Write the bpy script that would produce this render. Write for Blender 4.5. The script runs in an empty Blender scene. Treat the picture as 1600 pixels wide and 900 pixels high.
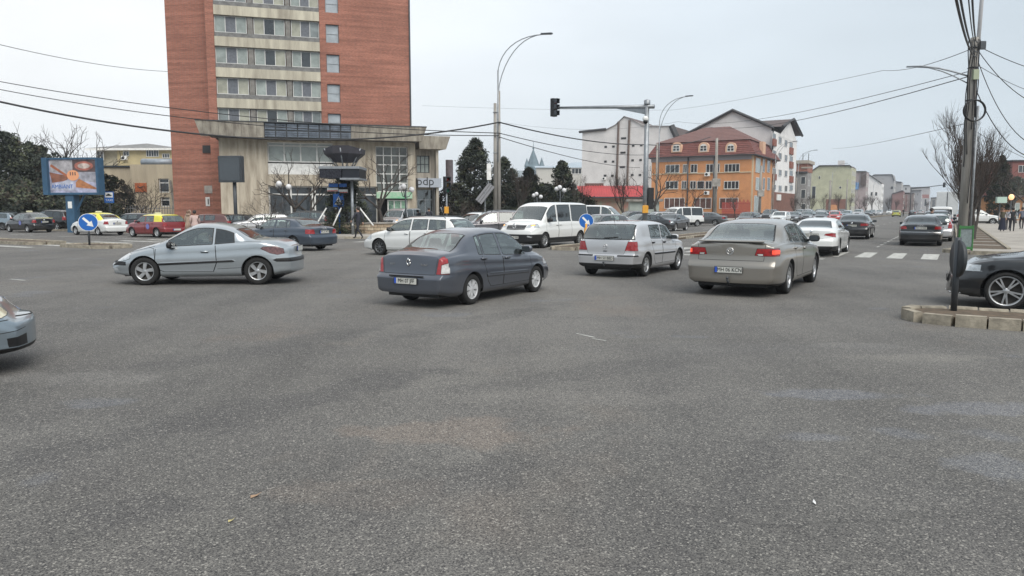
import bpy, bmesh, math, random
import numpy as np
from mathutils import Vector, Matrix
random.seed(7)
R = math.radians
sc = bpy.context.scene
COL = sc.collection
# ------------------------------------------------------------ camera, sky, sun
F, CX, CY, HOR, CH = 1156.0, 800.0, 450.0, 326.0, 1.78
TP = (CY-HOR)/F; PIT = math.atan(TP); SP, CP = math.sin(PIT), math.cos(PIT)
cd = bpy.data.cameras.new('camera'); cam = bpy.data.objects.new('camera', cd); COL.objects.link(cam)
cd.sensor_width = 36; cd.lens = 36*F/1600; cd.clip_start = .05; cd.clip_end = 4000
cam.location = (0, 0, CH); cam.rotation_euler = (R(90)-PIT, 0, 0); sc.camera = cam
sc.view_settings.view_transform = 'Standard'; sc.view_settings.look = 'None'
sc.view_settings.exposure = 0.40; sc.view_settings.gamma = 1
W = bpy.data.worlds.new('World'); sc.world = W; W.use_nodes = True
nt = W.node_tree; nt.nodes.clear()
SUN_EL, SUN_AZ = 50, 155          # azimuth clockwise from the view direction (+Y)
sky = nt.nodes.new('ShaderNodeTexSky'); sky.sky_type = 'NISHITA'; sky.sun_disc = False
sky.sun_elevation = R(SUN_EL); sky.sun_rotation = R(SUN_AZ); sky.air_density = 1.6; sky.dust_density = 4.0; sky.altitude = 50
# thin overcast veil: grey-white cloud sheet, a little brighter ahead to the left, away from the sun
tc = nt.nodes.new('ShaderNodeTexCoord')
no = nt.nodes.new('ShaderNodeTexNoise'); no.inputs['Scale'].default_value = 2.2; no.inputs['Detail'].default_value = 4
mp = nt.nodes.new('ShaderNodeMapping'); mp.inputs['Scale'].default_value = (1, 1, 3.0)
nt.links.new(tc.outputs['Generated'], mp.inputs['Vector']); nt.links.new(mp.outputs['Vector'], no.inputs['Vector'])
dt = nt.nodes.new('ShaderNodeVectorMath'); dt.operation = 'DOT_PRODUCT'
sd = Vector((math.sin(R(SUN_AZ))*math.cos(R(SUN_EL)), math.cos(R(SUN_AZ))*math.cos(R(SUN_EL)), math.sin(R(SUN_EL))))
dt.inputs[1].default_value = (math.sin(R(-35))*.84, math.cos(R(-35))*.84, .54); nt.links.new(tc.outputs['Generated'], dt.inputs[0])
rp = nt.nodes.new('ShaderNodeValToRGB'); el = rp.color_ramp.elements
el[0].position = 0.30; el[0].color = (5.3, 6.05, 6.7, 1); el[1].position = .97; el[1].color = (8.9, 8.9, 8.9, 1)
e = el.new(.68); e.color = (6.35, 6.95, 7.5, 1)
e = el.new(.86); e.color = (7.8, 8.15, 8.5, 1)
nt.links.new(dt.outputs['Value'], rp.inputs['Fac'])
cm = nt.nodes.new('ShaderNodeMixRGB'); cm.blend_type = 'MULTIPLY'; cm.inputs['Fac'].default_value = 1
cr = nt.nodes.new('ShaderNodeMapRange'); cr.inputs['From Min'].default_value = .3; cr.inputs['From Max'].default_value = .7
cr.inputs['To Min'].default_value = .90; cr.inputs['To Max'].default_value = 1.07
nt.links.new(no.outputs['Fac'], cr.inputs['Value']); nt.links.new(rp.outputs['Color'], cm.inputs['Color1']); nt.links.new(cr.outputs['Result'], cm.inputs['Color2'])
mx = nt.nodes.new('ShaderNodeMixRGB'); mx.inputs['Fac'].default_value = .90
nt.links.new(sky.outputs['Color'], mx.inputs['Color1']); nt.links.new(cm.outputs['Color'], mx.inputs['Color2'])
bg = nt.nodes.new('ShaderNodeBackground'); bg.inputs['Strength'].default_value = .10
wo = nt.nodes.new('ShaderNodeOutputWorld')
nt.links.new(mx.outputs['Color'], bg.inputs['Color']); nt.links.new(bg.outputs['Background'], wo.inputs['Surface'])
ld = bpy.data.lights.new('sun', 'SUN'); ld.energy = 2.6; ld.angle = R(50); ld.color = (1, .95, .88)
lo = bpy.data.objects.new('sun', ld); COL.objects.link(lo); lo.rotation_euler = sd.to_track_quat('Z', 'Y').to_euler(); lo.location = (0, 0, 60)
# ------------------------------------------------------------ pixel <-> place
def ray(px, py):
    a = (px-CX)/F; b = -(py-CY)/F
    return Vector((a, CP+b*SP, -SP+b*CP))
def G(px, py, z=0.0):                      # point on the ground (or on height z) seen at a pixel
    d = ray(px, py); s = (z-CH)/d.z
    return Vector((d.x*s, d.y*s, z))
def AT(px, py, Y):                         # point at distance Y ahead
    d = ray(px, py); s = Y/d.y
    return Vector((d.x*s, Y, CH+d.z*s))
BA = R(30.6)
UX, UY = math.sin(BA), math.cos(BA)        # u: along the boulevard, away from the camera; v: across it, to the right
def UV(u, v, z=0): return Vector((UX*u+UY*v, UY*u-UX*v, z))
def toUV(p): return (UX*p.x+UY*p.y, UY*p.x-UX*p.y)
def u_at(px, v):                           # u where the line v=const is seen at pixel column px (near the horizon)
    k = (px-CX)/F*CP
    return (k*(-UX*v)-UY*v)/(UX-k*UY)
class Plane:                               # an upright wall plane; local x along it, local y into the building
    def __init__(s, P0, ang):              # ang: degrees clockwise from +Y of the local x direction
        s.P = Vector((P0.x, P0.y, 0)); s.d = Vector((math.sin(R(ang)), math.cos(R(ang)), 0)); s.n = Vector((-s.d.y, s.d.x, 0))
        s.rz = R(90-ang)
    def S(s, px, py):
        d = ray(px, py); o = Vector((0, 0, CH)); t = (s.P-o).dot(s.n)/d.dot(s.n); p = o+d*t
        return ((p-s.P).dot(s.d), p.z)
    def X(s, px): return s.S(px, HOR)[0]
# ------------------------------------------------------------ materials
MT = {}
def mat(name, col, rough=.6, metal=0., var=.0, vs=3., bump=0., bs=40., spec=.5, coat=0., col2=None, streak=False, em=None, detail=5):
    if name in MT: return MT[name]
    m = bpy.data.materials.new(name); m.use_nodes = True; n = m.node_tree; b = n.nodes['Principled BSDF']
    b.inputs['Base Color'].default_value = (*col, 1); b.inputs['Roughness'].default_value = rough
    b.inputs['Metallic'].default_value = metal; b.inputs['Specular IOR Level'].default_value = spec
    b.inputs['Coat Weight'].default_value = coat; b.inputs['Coat Roughness'].default_value = .03
    if em: b.inputs['Emission Color'].default_value = (*em[0], 1); b.inputs['Emission Strength'].default_value = em[1]
    if var or bump:
        t = n.nodes.new('ShaderNodeTexCoord'); g = n.nodes.new('ShaderNodeMapping'); n.links.new(t.outputs['Object'], g.inputs['Vector'])
        if streak: g.inputs['Scale'].default_value = (1, 1, .12)
    if var:
        z = n.nodes.new('ShaderNodeTexNoise'); z.inputs['Scale'].default_value = vs; z.inputs['Detail'].default_value = detail; z.inputs['Roughness'].default_value = .62
        n.links.new(g.outputs['Vector'], z.inputs['Vector'])
        r = n.nodes.new('ShaderNodeValToRGB'); c2 = col2 if col2 else tuple(max(0, c*(1-var)) for c in col)
        r.color_ramp.elements[0].position = .32; r.color_ramp.elements[1].position = .68
        r.color_ramp.elements[0].color = (*c2, 1); r.color_ramp.elements[1].color = (*(min(1, c*(1+var*.35)) for c in col), 1)
        n.links.new(z.outputs['Fac'], r.inputs['Fac']); n.links.new(r.outputs['Color'], b.inputs['Base Color'])
    if bump:
        z = n.nodes.new('ShaderNodeTexNoise'); z.inputs['Scale'].default_value = bs; z.inputs['Detail'].default_value = 3
        n.links.new(t.outputs['Object'], z.inputs['Vector'])
        bp = n.nodes.new('ShaderNodeBump'); bp.inputs['Strength'].default_value = bump; bp.inputs['Distance'].default_value = .01
        n.links.new(z.outputs['Fac'], bp.inputs['Height']); n.links.new(bp.outputs['Normal'], b.inputs['Normal'])
    MT[name] = m; return m
def glass_mat(name, tint, ior=.1, base=(.02, .025, .027), mixb=.35, rough=.02):
    m = bpy.data.materials.new(name); m.use_nodes = True; n = m.node_tree; n.nodes.clear()
    o = n.nodes.new('ShaderNodeOutputMaterial'); tr = n.nodes.new('ShaderNodeBsdfTransparent'); tr.inputs['Color'].default_value = (*tint, 1)
    df = n.nodes.new('ShaderNodeBsdfDiffuse'); df.inputs['Color'].default_value = (*base, 1)
    gl = n.nodes.new('ShaderNodeBsdfGlossy'); gl.inputs['Roughness'].default_value = rough; gl.inputs['Color'].default_value = (.95, 1, 1, 1)
    ge = n.nodes.new('ShaderNodeNewGeometry'); dp = n.nodes.new('ShaderNodeVectorMath'); dp.operation = 'DOT_PRODUCT'; n.links.new(ge.outputs['Normal'], dp.inputs[0]); n.links.new(ge.outputs['Incoming'], dp.inputs[1])
    ab = n.nodes.new('ShaderNodeMath'); ab.operation = 'ABSOLUTE'; n.links.new(dp.outputs['Value'], ab.inputs[0]); om = n.nodes.new('ShaderNodeMath'); om.operation = 'SUBTRACT'; om.inputs[0].default_value = 1; n.links.new(ab.outputs[0], om.inputs[1])
    pw = n.nodes.new('ShaderNodeMath'); pw.operation = 'POWER'; pw.inputs[1].default_value = 4; n.links.new(om.outputs[0], pw.inputs[0]); fr = n.nodes.new('ShaderNodeMath'); fr.operation = 'MULTIPLY_ADD'; fr.inputs[1].default_value = 1-ior; fr.inputs[2].default_value = ior; n.links.new(pw.outputs[0], fr.inputs[0])
    a = n.nodes.new('ShaderNodeMixShader'); a.inputs['Fac'].default_value = mixb; c = n.nodes.new('ShaderNodeMixShader')
    n.links.new(tr.outputs[0], a.inputs[1]); n.links.new(df.outputs[0], a.inputs[2]); n.links.new(fr.outputs[0], c.inputs['Fac'])
    n.links.new(a.outputs[0], c.inputs[1]); n.links.new(gl.outputs[0], c.inputs[2]); n.links.new(c.outputs[0], o.inputs['Surface'])
    MT[name] = m; return m
def paint(name, col, metal=.0, flake=.0):
    """car paint: clear coat over base, dust film near the sills (real dirt, world-fixed to the car)"""
    if name in MT: return MT[name]
    m = bpy.data.materials.new(name); m.use_nodes = True; n = m.node_tree; b = n.nodes['Principled BSDF']
    b.inputs['Metallic'].default_value = metal; b.inputs['Roughness'].default_value = .38; b.inputs['Coat Weight'].default_value = .9
    b.inputs['Coat Roughness'].default_value = .05
    t = n.nodes.new('ShaderNodeTexCoord'); z = n.nodes.new('ShaderNodeTexNoise'); z.inputs['Scale'].default_value = 3.5; z.inputs['Detail'].default_value = 6
    n.links.new(t.outputs['Object'], z.inputs['Vector'])
    s = n.nodes.new('ShaderNodeSeparateXYZ'); n.links.new(t.outputs['Object'], s.inputs['Vector'])
    r = n.nodes.new('ShaderNodeMapRange'); r.inputs['From Min'].default_value = .62; r.inputs['From Max'].default_value = .15
    r.inputs['To Min'].default_value = .02; r.inputs['To Max'].default_value = .34
    n.links.new(s.outputs['Z'], r.inputs['Value'])
    mu = n.nodes.new('ShaderNodeMath'); mu.operation = 'MULTIPLY'; n.links.new(r.outputs['Result'], mu.inputs[0]); n.links.new(z.outputs['Fac'], mu.inputs[1])
    x = n.nodes.new('ShaderNodeMixRGB'); x.inputs['Color1'].default_value = (*col, 1); x.inputs['Color2'].default_value = (.12, .108, .092, 1)
    n.links.new(mu.outputs[0], x.inputs['Fac']); n.links.new(x.outputs['Color'], b.inputs['Base Color'])
    rr = n.nodes.new('ShaderNodeMapRange'); rr.inputs['To Min'].default_value = .28; rr.inputs['To Max'].default_value = .75
    n.links.new(mu.outputs[0], rr.inputs['Value']); n.links.new(rr.outputs['Result'], b.inputs['Roughness'])
    cc = n.nodes.new('ShaderNodeMapRange'); cc.inputs['To Min'].default_value = 1.; cc.inputs['To Max'].default_value = .2; cc.inputs['From Max'].default_value = .5
    n.links.new(mu.outputs[0], cc.inputs['Value']); n.links.new(cc.outputs['Result'], b.inputs['Coat Weight'])
    MT[name] = m; return m
# ------------------------------------------------------------ mesh builder
class MB:
    def __init__(s): s.v = []; s.f = []; s.m = []; s.mats = []; s.cur = 0; s.sm = []; s.smooth = False
    def use(s, m, smooth=None):
        if m not in s.mats: s.mats.append(m)
        s.cur = s.mats.index(m)
        if smooth is not None: s.smooth = smooth
        return s
    def add(s, vs, fs):
        o = len(s.v); s.v += [tuple(v) for v in vs]
        for f in fs: s.f.append(tuple(i+o for i in f)); s.m.append(s.cur); s.sm.append(s.smooth)
    def box(s, x0, x1, y0, y1, z0, z1, M=None):
        vs = [(x, y, z) for z in (z0, z1) for y in (y0, y1) for x in (x0, x1)]
        if M is not None: vs = [M @ Vector(v) for v in vs]
        s.add(vs, [(0, 2, 3, 1), (4, 5, 7, 6), (0, 1, 5, 4), (2, 6, 7, 3), (0, 4, 6, 2), (1, 3, 7, 5)])
    def bbox(s, x0, x1, y0, y1, z0, z1, b=.02):     # box with chamfered top edges
        b = min(b, (x1-x0)/3, (y1-y0)/3, (z1-z0)/3)
        vs = [(x0, y0, z0), (x1, y0, z0), (x1, y1, z0), (x0, y1, z0), (x0, y0, z1-b), (x1, y0, z1-b), (x1, y1, z1-b), (x0, y1, z1-b),
              (x0+b, y0+b, z1), (x1-b, y0+b, z1), (x1-b, y1-b, z1), (x0+b, y1-b, z1)]
        fs = [(0, 3, 2, 1), (8, 9, 10, 11)]
        for k in (0, 4):
            for i in range(4): fs.append((k+i, k+(i+1) % 4, k+4+(i+1) % 4, k+4+i))
        s.add(vs, fs)
    def prism(s, pts, a, b, axis='z'):               # extrude a 2D polygon
        n = len(pts)
        def mk(p, h): return (p[0], p[1], h) if axis == 'z' else ((p[0], h, p[1]) if axis == 'y' else (h, p[0], p[1]))
        vs = [mk(p, a) for p in pts]+[mk(p, b) for p in pts]
        s.add(vs, [tuple(range(n))[::-1], tuple(range(n, 2*n))]+[(i, (i+1) % n, n+(i+1) % n, n+i) for i in range(n)])
    def tube(s, pts, r, n=6, cap=True):
        pts = [Vector(p) for p in pts]; rs = r if isinstance(r, (list, tuple)) else [r]*len(pts)
        o = []; up = None
        for i, p in enumerate(pts):
            d = (pts[min(i+1, len(pts)-1)]-pts[max(i-1, 0)])
            d = d.normalized() if d.length > 1e-9 else Vector((0, 0, 1))
            if up is None: up = Vector((1, 0, 0)) if abs(d.x) < .9 else Vector((0, 1, 0))
            a = up-d*up.dot(d); a = a.normalized() if a.length > 1e-6 else d.orthogonal().normalized(); up = a; b = d.cross(a)
            for k in range(n):
                t = 2*math.pi*k/n; o.append(p+(a*math.cos(t)+b*math.sin(t))*rs[i])
        fs = [(i*n+k, i*n+(k+1) % n, (i+1)*n+(k+1) % n, (i+1)*n+k) for i in range(len(pts)-1) for k in range(n)]
        if cap: fs += [tuple(range(n))[::-1], tuple(range((len(pts)-1)*n, len(pts)*n))]
        s.add(o, fs)
    def lathe(s, prof, n=24, M=None, ax='z'):        # prof: (r, h)
        vs = []
        for r, h in prof:
            for k in range(n):
                t = 2*math.pi*k/n; c, d = r*math.cos(t), r*math.sin(t)
                p = (c, d, h) if ax == 'z' else ((c, h, d) if ax == 'y' else (h, c, d))
                vs.append(M @ Vector(p) if M is not None else p)
        fs = [(i*n+k, i*n+(k+1) % n, (i+1)*n+(k+1) % n, (i+1)*n+k) for i in range(len(prof)-1) for k in range(n)]
        if ax == 'y': fs = [f[::-1] for f in fs]
        s.add(vs, fs)
    def ball(s, c, r, n=12, sq=(1, 1, 1)):
        pr = [(max(1e-4, math.sin(math.pi*i/8)), -math.cos(math.pi*i/8)) for i in range(9)]
        M = Matrix.Translation(c) @ Matrix.Diagonal((r*sq[0], r*sq[1], r*sq[2], 1)); s.lathe(pr, n, M)
    def quad(s, a, b, c, d): s.add([a, b, c, d], [(0, 1, 2, 3)])
    def mesh(s, name):
        me = bpy.data.meshes.new(name); me.from_pydata(s.v, [], s.f)
        for m in s.mats: me.materials.append(m)
        if len(s.f):
            me.polygons.foreach_set('material_index', s.m); me.polygons.foreach_set('use_smooth', s.sm)
        me.update(); return me
    def build(s, name, parent=None, **k):
        o = bpy.data.objects.new(name, s.mesh(name)); COL.objects.link(o); o.parent = parent
        tag(o, **k); return o
def tag(o, label=None, cat=None, group=None, kind=None):
    if label: o['label'] = label
    if cat: o['category'] = cat
    if group: o['group'] = group
    if kind: o['kind'] = kind
    return o
def empty(name, loc=(0, 0, 0), rz=0, **k):
    o = bpy.data.objects.new(name, None); COL.objects.link(o); o.location = loc; o.rotation_euler = (0, 0, rz); o.empty_display_size = .3
    return tag(o, **k)
def boxpart(name, parent, m, x0, x1, y0, y1, z0, z1, **k):
    b = MB(); b.use(m); b.box(min(x0, x1), max(x0, x1), min(y0, y1), max(y0, y1), min(z0, z1), max(z0, z1)); return b.build(name, parent, **k)
KIDS = {}
def copy_tree(o, parent=None, matmap=None):
    c = o.copy(); COL.objects.link(c)
    if parent is not None: c.parent = parent
    if matmap and c.type == 'MESH':
        for i, s in enumerate(c.material_slots):
            nm = c.data.materials[i]
            if nm in matmap: s.link = 'OBJECT'; s.material = matmap[nm]
    for ch in [k for k in (KIDS.get(o.name) or o.children)]: copy_tree(ch, c, matmap)
    return c
def text_part(name, body, size, m, parent, M, align='CENTER', ext=.002, sx=1.0, **k):
    cu = bpy.data.curves.new(name, 'FONT'); cu.body = body; cu.size = size; cu.align_x = align; cu.align_y = 'CENTER'; cu.extrude = ext; cu.resolution_u = 2
    t = bpy.data.objects.new(name+'_tmp', cu); COL.objects.link(t)
    dg = bpy.context.evaluated_depsgraph_get(); me = bpy.data.meshes.new_from_object(t.evaluated_get(dg)); bpy.data.objects.remove(t); bpy.data.curves.remove(cu)
    me.transform(M @ Matrix.Diagonal((sx, 1, 1, 1))); me.name = name; me.materials.clear(); me.materials.append(m)
    o = bpy.data.objects.new(name, me); COL.objects.link(o); o.parent = parent; tag(o, **k); return o
# common materials
M_conc = mat('concrete', (.34, .32, .29), .9, var=.45, vs=1.6, bump=.5, bs=30)
M_pole = mat('pole_concrete', (.30, .285, .26), .9, var=.5, vs=2.5, bump=.4, bs=25, streak=True)
M_kerb = mat('kerb_concrete', (.32, .285, .225), .9, var=.5, vs=5, bump=.8, bs=45)
M_steel = mat('galvanised_steel', (.30, .32, .34), .5, .6, var=.25, vs=6)
M_dkst = mat('dark_steel', (.055, .062, .07), .5, .3, var=.2)
M_blk = mat('black_plastic', (.010, .010, .011), .5, var=.3, vs=20)
M_wht = mat('white_paint', (.75, .75, .73), .6, var=.2, vs=4)
M_blue = mat('sign_blue', (.006, .11, .42), .4, var=.12)
M_red = mat('sign_red', (.5, .03, .02), .45)
M_wire = mat('cable_black', (.02, .02, .022), .6)
M_yel = mat('amber_paint', (.62, .30, .03), .6, var=.3)
M_win = mat('window_glass', (.035, .042, .048), .06, 0, var=.5, vs=.9, spec=.9)
M_winl = mat('curtained_glass', (.30, .34, .32), .12, 0, var=.35, vs=1.1, spec=.8)
M_bark = mat('bark', (.055, .046, .040), .9, var=.4, vs=8, bump=.5, bs=30)
M_twig = mat('twigs', (.055, .042, .035), .9, var=.3, vs=5)
# ------------------------------------------------------------ cars
def crv(pts):
    xs = np.array([p[0] for p in pts], float); ys = np.array([p[1] for p in pts], float)
    h = np.diff(xs); d = np.diff(ys)/h; m = np.zeros(len(xs)); m[0] = d[0]; m[-1] = d[-1]
    for i in range(1, len(xs)-1):
        if d[i-1]*d[i] > 0: m[i] = 3*(h[i-1]+h[i])/((2*h[i]+h[i-1])/d[i-1]+(h[i]+2*h[i-1])/d[i])
    def f(x):
        x = min(max(x, xs[0]), xs[-1]); i = min(max(int(np.searchsorted(xs, x)-1), 0), len(h)-1); t = (x-xs[i])/h[i]
        return float((2*t**3-3*t*t+1)*ys[i]+(t**3-2*t*t+t)*h[i]*m[i]+(-2*t**3+3*t*t)*ys[i+1]+(t**3-t*t)*h[i]*m[i+1])
    return f
M_glass = glass_mat('car_glass', (.60, .68, .66), .16, (.10, .12, .12), .15)
M_dglass = glass_mat('dark_car_glass', (.12, .13, .14), .10, (.012, .013, .015), .6)
M_tl = mat('tail_lamp_red', (.30, .008, .010), .12, var=.35, vs=14, coat=1)
M_tlc = mat('lamp_clear', (.62, .60, .58), .15, .2, var=.3, vs=22, coat=1)
M_hl = mat('headlamp_lens', (.55, .58, .60), .1, .4, var=.4, vs=12, coat=1)
M_hly = mat('headlamp_aged_lens', (.62, .58, .42), .18, .2, var=.3, vs=12, coat=1)
M_amb = mat('indicator_lit', (.8, .35, .05), .3, em=((1, .45, .08), 1.2))
M_chr = mat('chrome', (.7, .7, .7), .15, .95)
M_tyre = mat('tyre_rubber', (.013, .013, .013), .85, var=.3, vs=10, bump=.3, bs=60)
M_alloy = mat('alloy', (.50, .51, .52), .3, .7, var=.25, vs=9)
M_cover = mat('wheel_cover_silver', (.52, .53, .54), .4, .2, var=.3, vs=9)
M_brake = mat('brake_dark', (.05, .045, .04), .7, .3)
M_plate = mat('plate_white', (.54, .54, .50), .4, var=.12)
M_pblue = mat('plate_blue', (.02, .08, .45), .4)
M_seat = mat('seat_fabric', (.035, .036, .04), .9)
M_gap = mat('panel_gap', (.008, .008, .008), .9)
M_pd = paint('paint_default', (.3, .3, .3))
SJ, GJ, RJ = 17, 6, 9; CURX = [None, None]
def shell(sp):
    wb, ro, fo, Wd = sp['wb'], sp['ro'], sp['fo'], sp['W']
    X0, X1 = -wb/2-ro, wb/2+fo
    top, belt, bot = crv(sp['top']), crv(sp['belt']), crv(sp.get('bot', [(X0, .27), (X0+.5, .2), (X1-.6, .18), (X1, .24)]))
    xr, xf = crv(sp['rear']), crv(sp['front'])       # offsets (inwards, +) of the end faces by height
    N = sp.get('N', 96); er, ef = sp.get('endr', (.10, .55)), sp.get('endf', (.20, .75))
    tum = sp.get('tum', .36); side = crv(sp.get('side', [(0, .925), (.10, .962), (.16, .975), (.22, .976), (.40, .992), (.56, 1.0), (.68, .998), (.735, .982), (.90, .976), (1, .95)]))
    bm = bmesh.new(); zl = bm.faces.layers.int.new('zone'); tg = bm.faces.layers.int.new('tag')
    rings = []
    ts = [i/N for i in range(N+1)]
    ts = [t+.055*math.sin(2*math.pi*t)*-1 for t in ts] # denser near the ends
    for t in ts:
        x = X0+(X1-X0)*t; zt, zb, z0 = top(x), belt(x), bot(x); zb = min(zb, zt-.012)
        dr, df = x-X0, X1-x
        w = Wd*(1-er[0]*(1-min(dr/er[1], 1))**2.4)*(1-ef[0]*(1-min(df/ef[1], 1))**2.2)
        ring = []
        for j in range(SJ+1):
            q = j/SJ; z = z0+(zb-z0)*q; y = w*side(q)
            if j == 0: y -= .05
            ring.append((y, z))
        y0 = w*side(1); h = zt-zb; k = min(1, h/.30)
        drop = min(.085, .42*h); ze = zt-drop
        ye = y0-.045-tum*(ze-zb)-(1-k)*.07
        for j in range(1, GJ+1):
            q = j/GJ; bul = math.sin(math.pi*q)*.012*k; sh = .03*min(1, q*6)
            ring.append((y0+(ye-y0+.03)*q-sh+bul, zb+(ze-zb)*q))
        for j in range(1, RJ+1):
            q = j/RJ; y = ye*(1-q**1.15); ring.append((y, zt-drop*(abs(y)/ye)**(2.3+2.0*k)))
        rr = []
        for y, z in ring:
            a, b = X0+xr(z), X1-xf(z); rr.append(bm.verts.new((a+(b-a)*t, max(y, 0), z)))
        rings.append(rr)
    J = len(rings[0])
    def face(vs, z):
        u = []
        for v in vs:
            if v not in u: u.append(v)
        if len(u) < 3: return
        f = bm.faces.new(u); f[zl] = z; f.smooth = True
    for i in range(N):
        for j in range(J-1):
            face((rings[i][j], rings[i+1][j], rings[i+1][j+1], rings[i][j+1]), 0 if j < SJ else (1 if j < SJ+GJ else 2))
    for end, sgn, zone, b in ((0, -1, 3, sp.get('rb', .05)), (N, 1, 4, sp.get('fb', .10))):
        K = 8; cols = []
        for j in range(J):
            v = rings[end][j]; row = [v]
            for k in range(1, K+1):
                y = v.co.y*(1-k/K); row.append(bm.verts.new((v.co.x+sgn*b*(1-(1-k/K)**2)*min(1, v.co.y/(.5*Wd)), y, v.co.z)) if v.co.y > 1e-4 else v)
            cols.append(row)
        for j in range(J-1):
            for k in range(K):
                q = (cols[j][k], cols[j+1][k], cols[j+1][k+1], cols[j][k+1])
                face(q if sgn > 0 else q[::-1], zone)
    bmesh.ops.remove_doubles(bm, verts=bm.verts, dist=1e-5)
    # outward winding
    for f in bm.faces: f.normal_update()
    cen = Vector((0, 0, .6)); s_ = sum((1 if f.normal.y > 0 else -1)*f.calc_area() for f in bm.faces if f[zl] == 0)
    if s_ < 0: bmesh.ops.reverse_faces(bm, faces=[f for f in bm.faces if f[zl] < 3])
    for zone, sg in ((3, -1), (4, 1)):
        fs = [f for f in bm.faces if f[zl] == zone]
        for f in fs: f.normal_update()
        if sum(f.normal.x*f.calc_area() for f in fs)*sg < 0: bmesh.ops.reverse_faces(bm, faces=fs)
    sp['_f'] = (top, belt, bot, xr, xf, X0, X1)
    return bm, zl, tg
def convex(poly):
    a = sum(poly[i][0]*poly[(i+1) % len(poly)][1]-poly[(i+1) % len(poly)][0]*poly[i][1] for i in range(len(poly)))
    return poly if a > 0 else poly[::-1]
def cut(bm, zl, tg, poly, ax, zones, tagv=None, cond=None, ontag=0):
    poly = convex(poly); a, b = ax
    lo = [min(p[k] for p in poly) for k in (0, 1)]; hi = [max(p[k] for p in poly) for k in (0, 1)]
    Fc = []
    for f in bm.faces:
        if f[zl] not in zones or (ontag is not None and f[tg] != ontag): continue
        cs = [v.co for v in f.verts]
        if max(c[a] for c in cs) < lo[0] or min(c[a] for c in cs) > hi[0] or max(c[b] for c in cs) < lo[1] or min(c[b] for c in cs) > hi[1]: continue
        if cond and not cond(f.calc_center_median()): continue
        Fc.append(f)
    for i in range(len(poly)):
        if not Fc: return []
        p, q = poly[i], poly[(i+1) % len(poly)]
        no = [0, 0, 0]; no[a] = q[1]-p[1]; no[b] = -(q[0]-p[0]); no = Vector(no)
        if no.length < 1e-7: continue
        no.normalize(); co = [0, 0, 0]; co[a] = p[0]; co[b] = p[1]; co = Vector(co)
        vs = {v for f in Fc for v in f.verts}; es = {e for f in Fc for e in f.edges}
        r = bmesh.ops.bisect_plane(bm, geom=list(vs)+list(es)+Fc, dist=1e-5, plane_co=co, plane_no=no)
        Fs = {g for g in r['geom'] if isinstance(g, bmesh.types.BMFace)} | {f for f in Fc if f.is_valid}
        Fc = [f for f in Fs if (f.calc_center_median()-co).dot(no) < 0]
    if tagv is not None:
        for f in Fc: f[tg] = tagv
    return Fc
ALL = (0, 1, 2, 3, 4)
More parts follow.
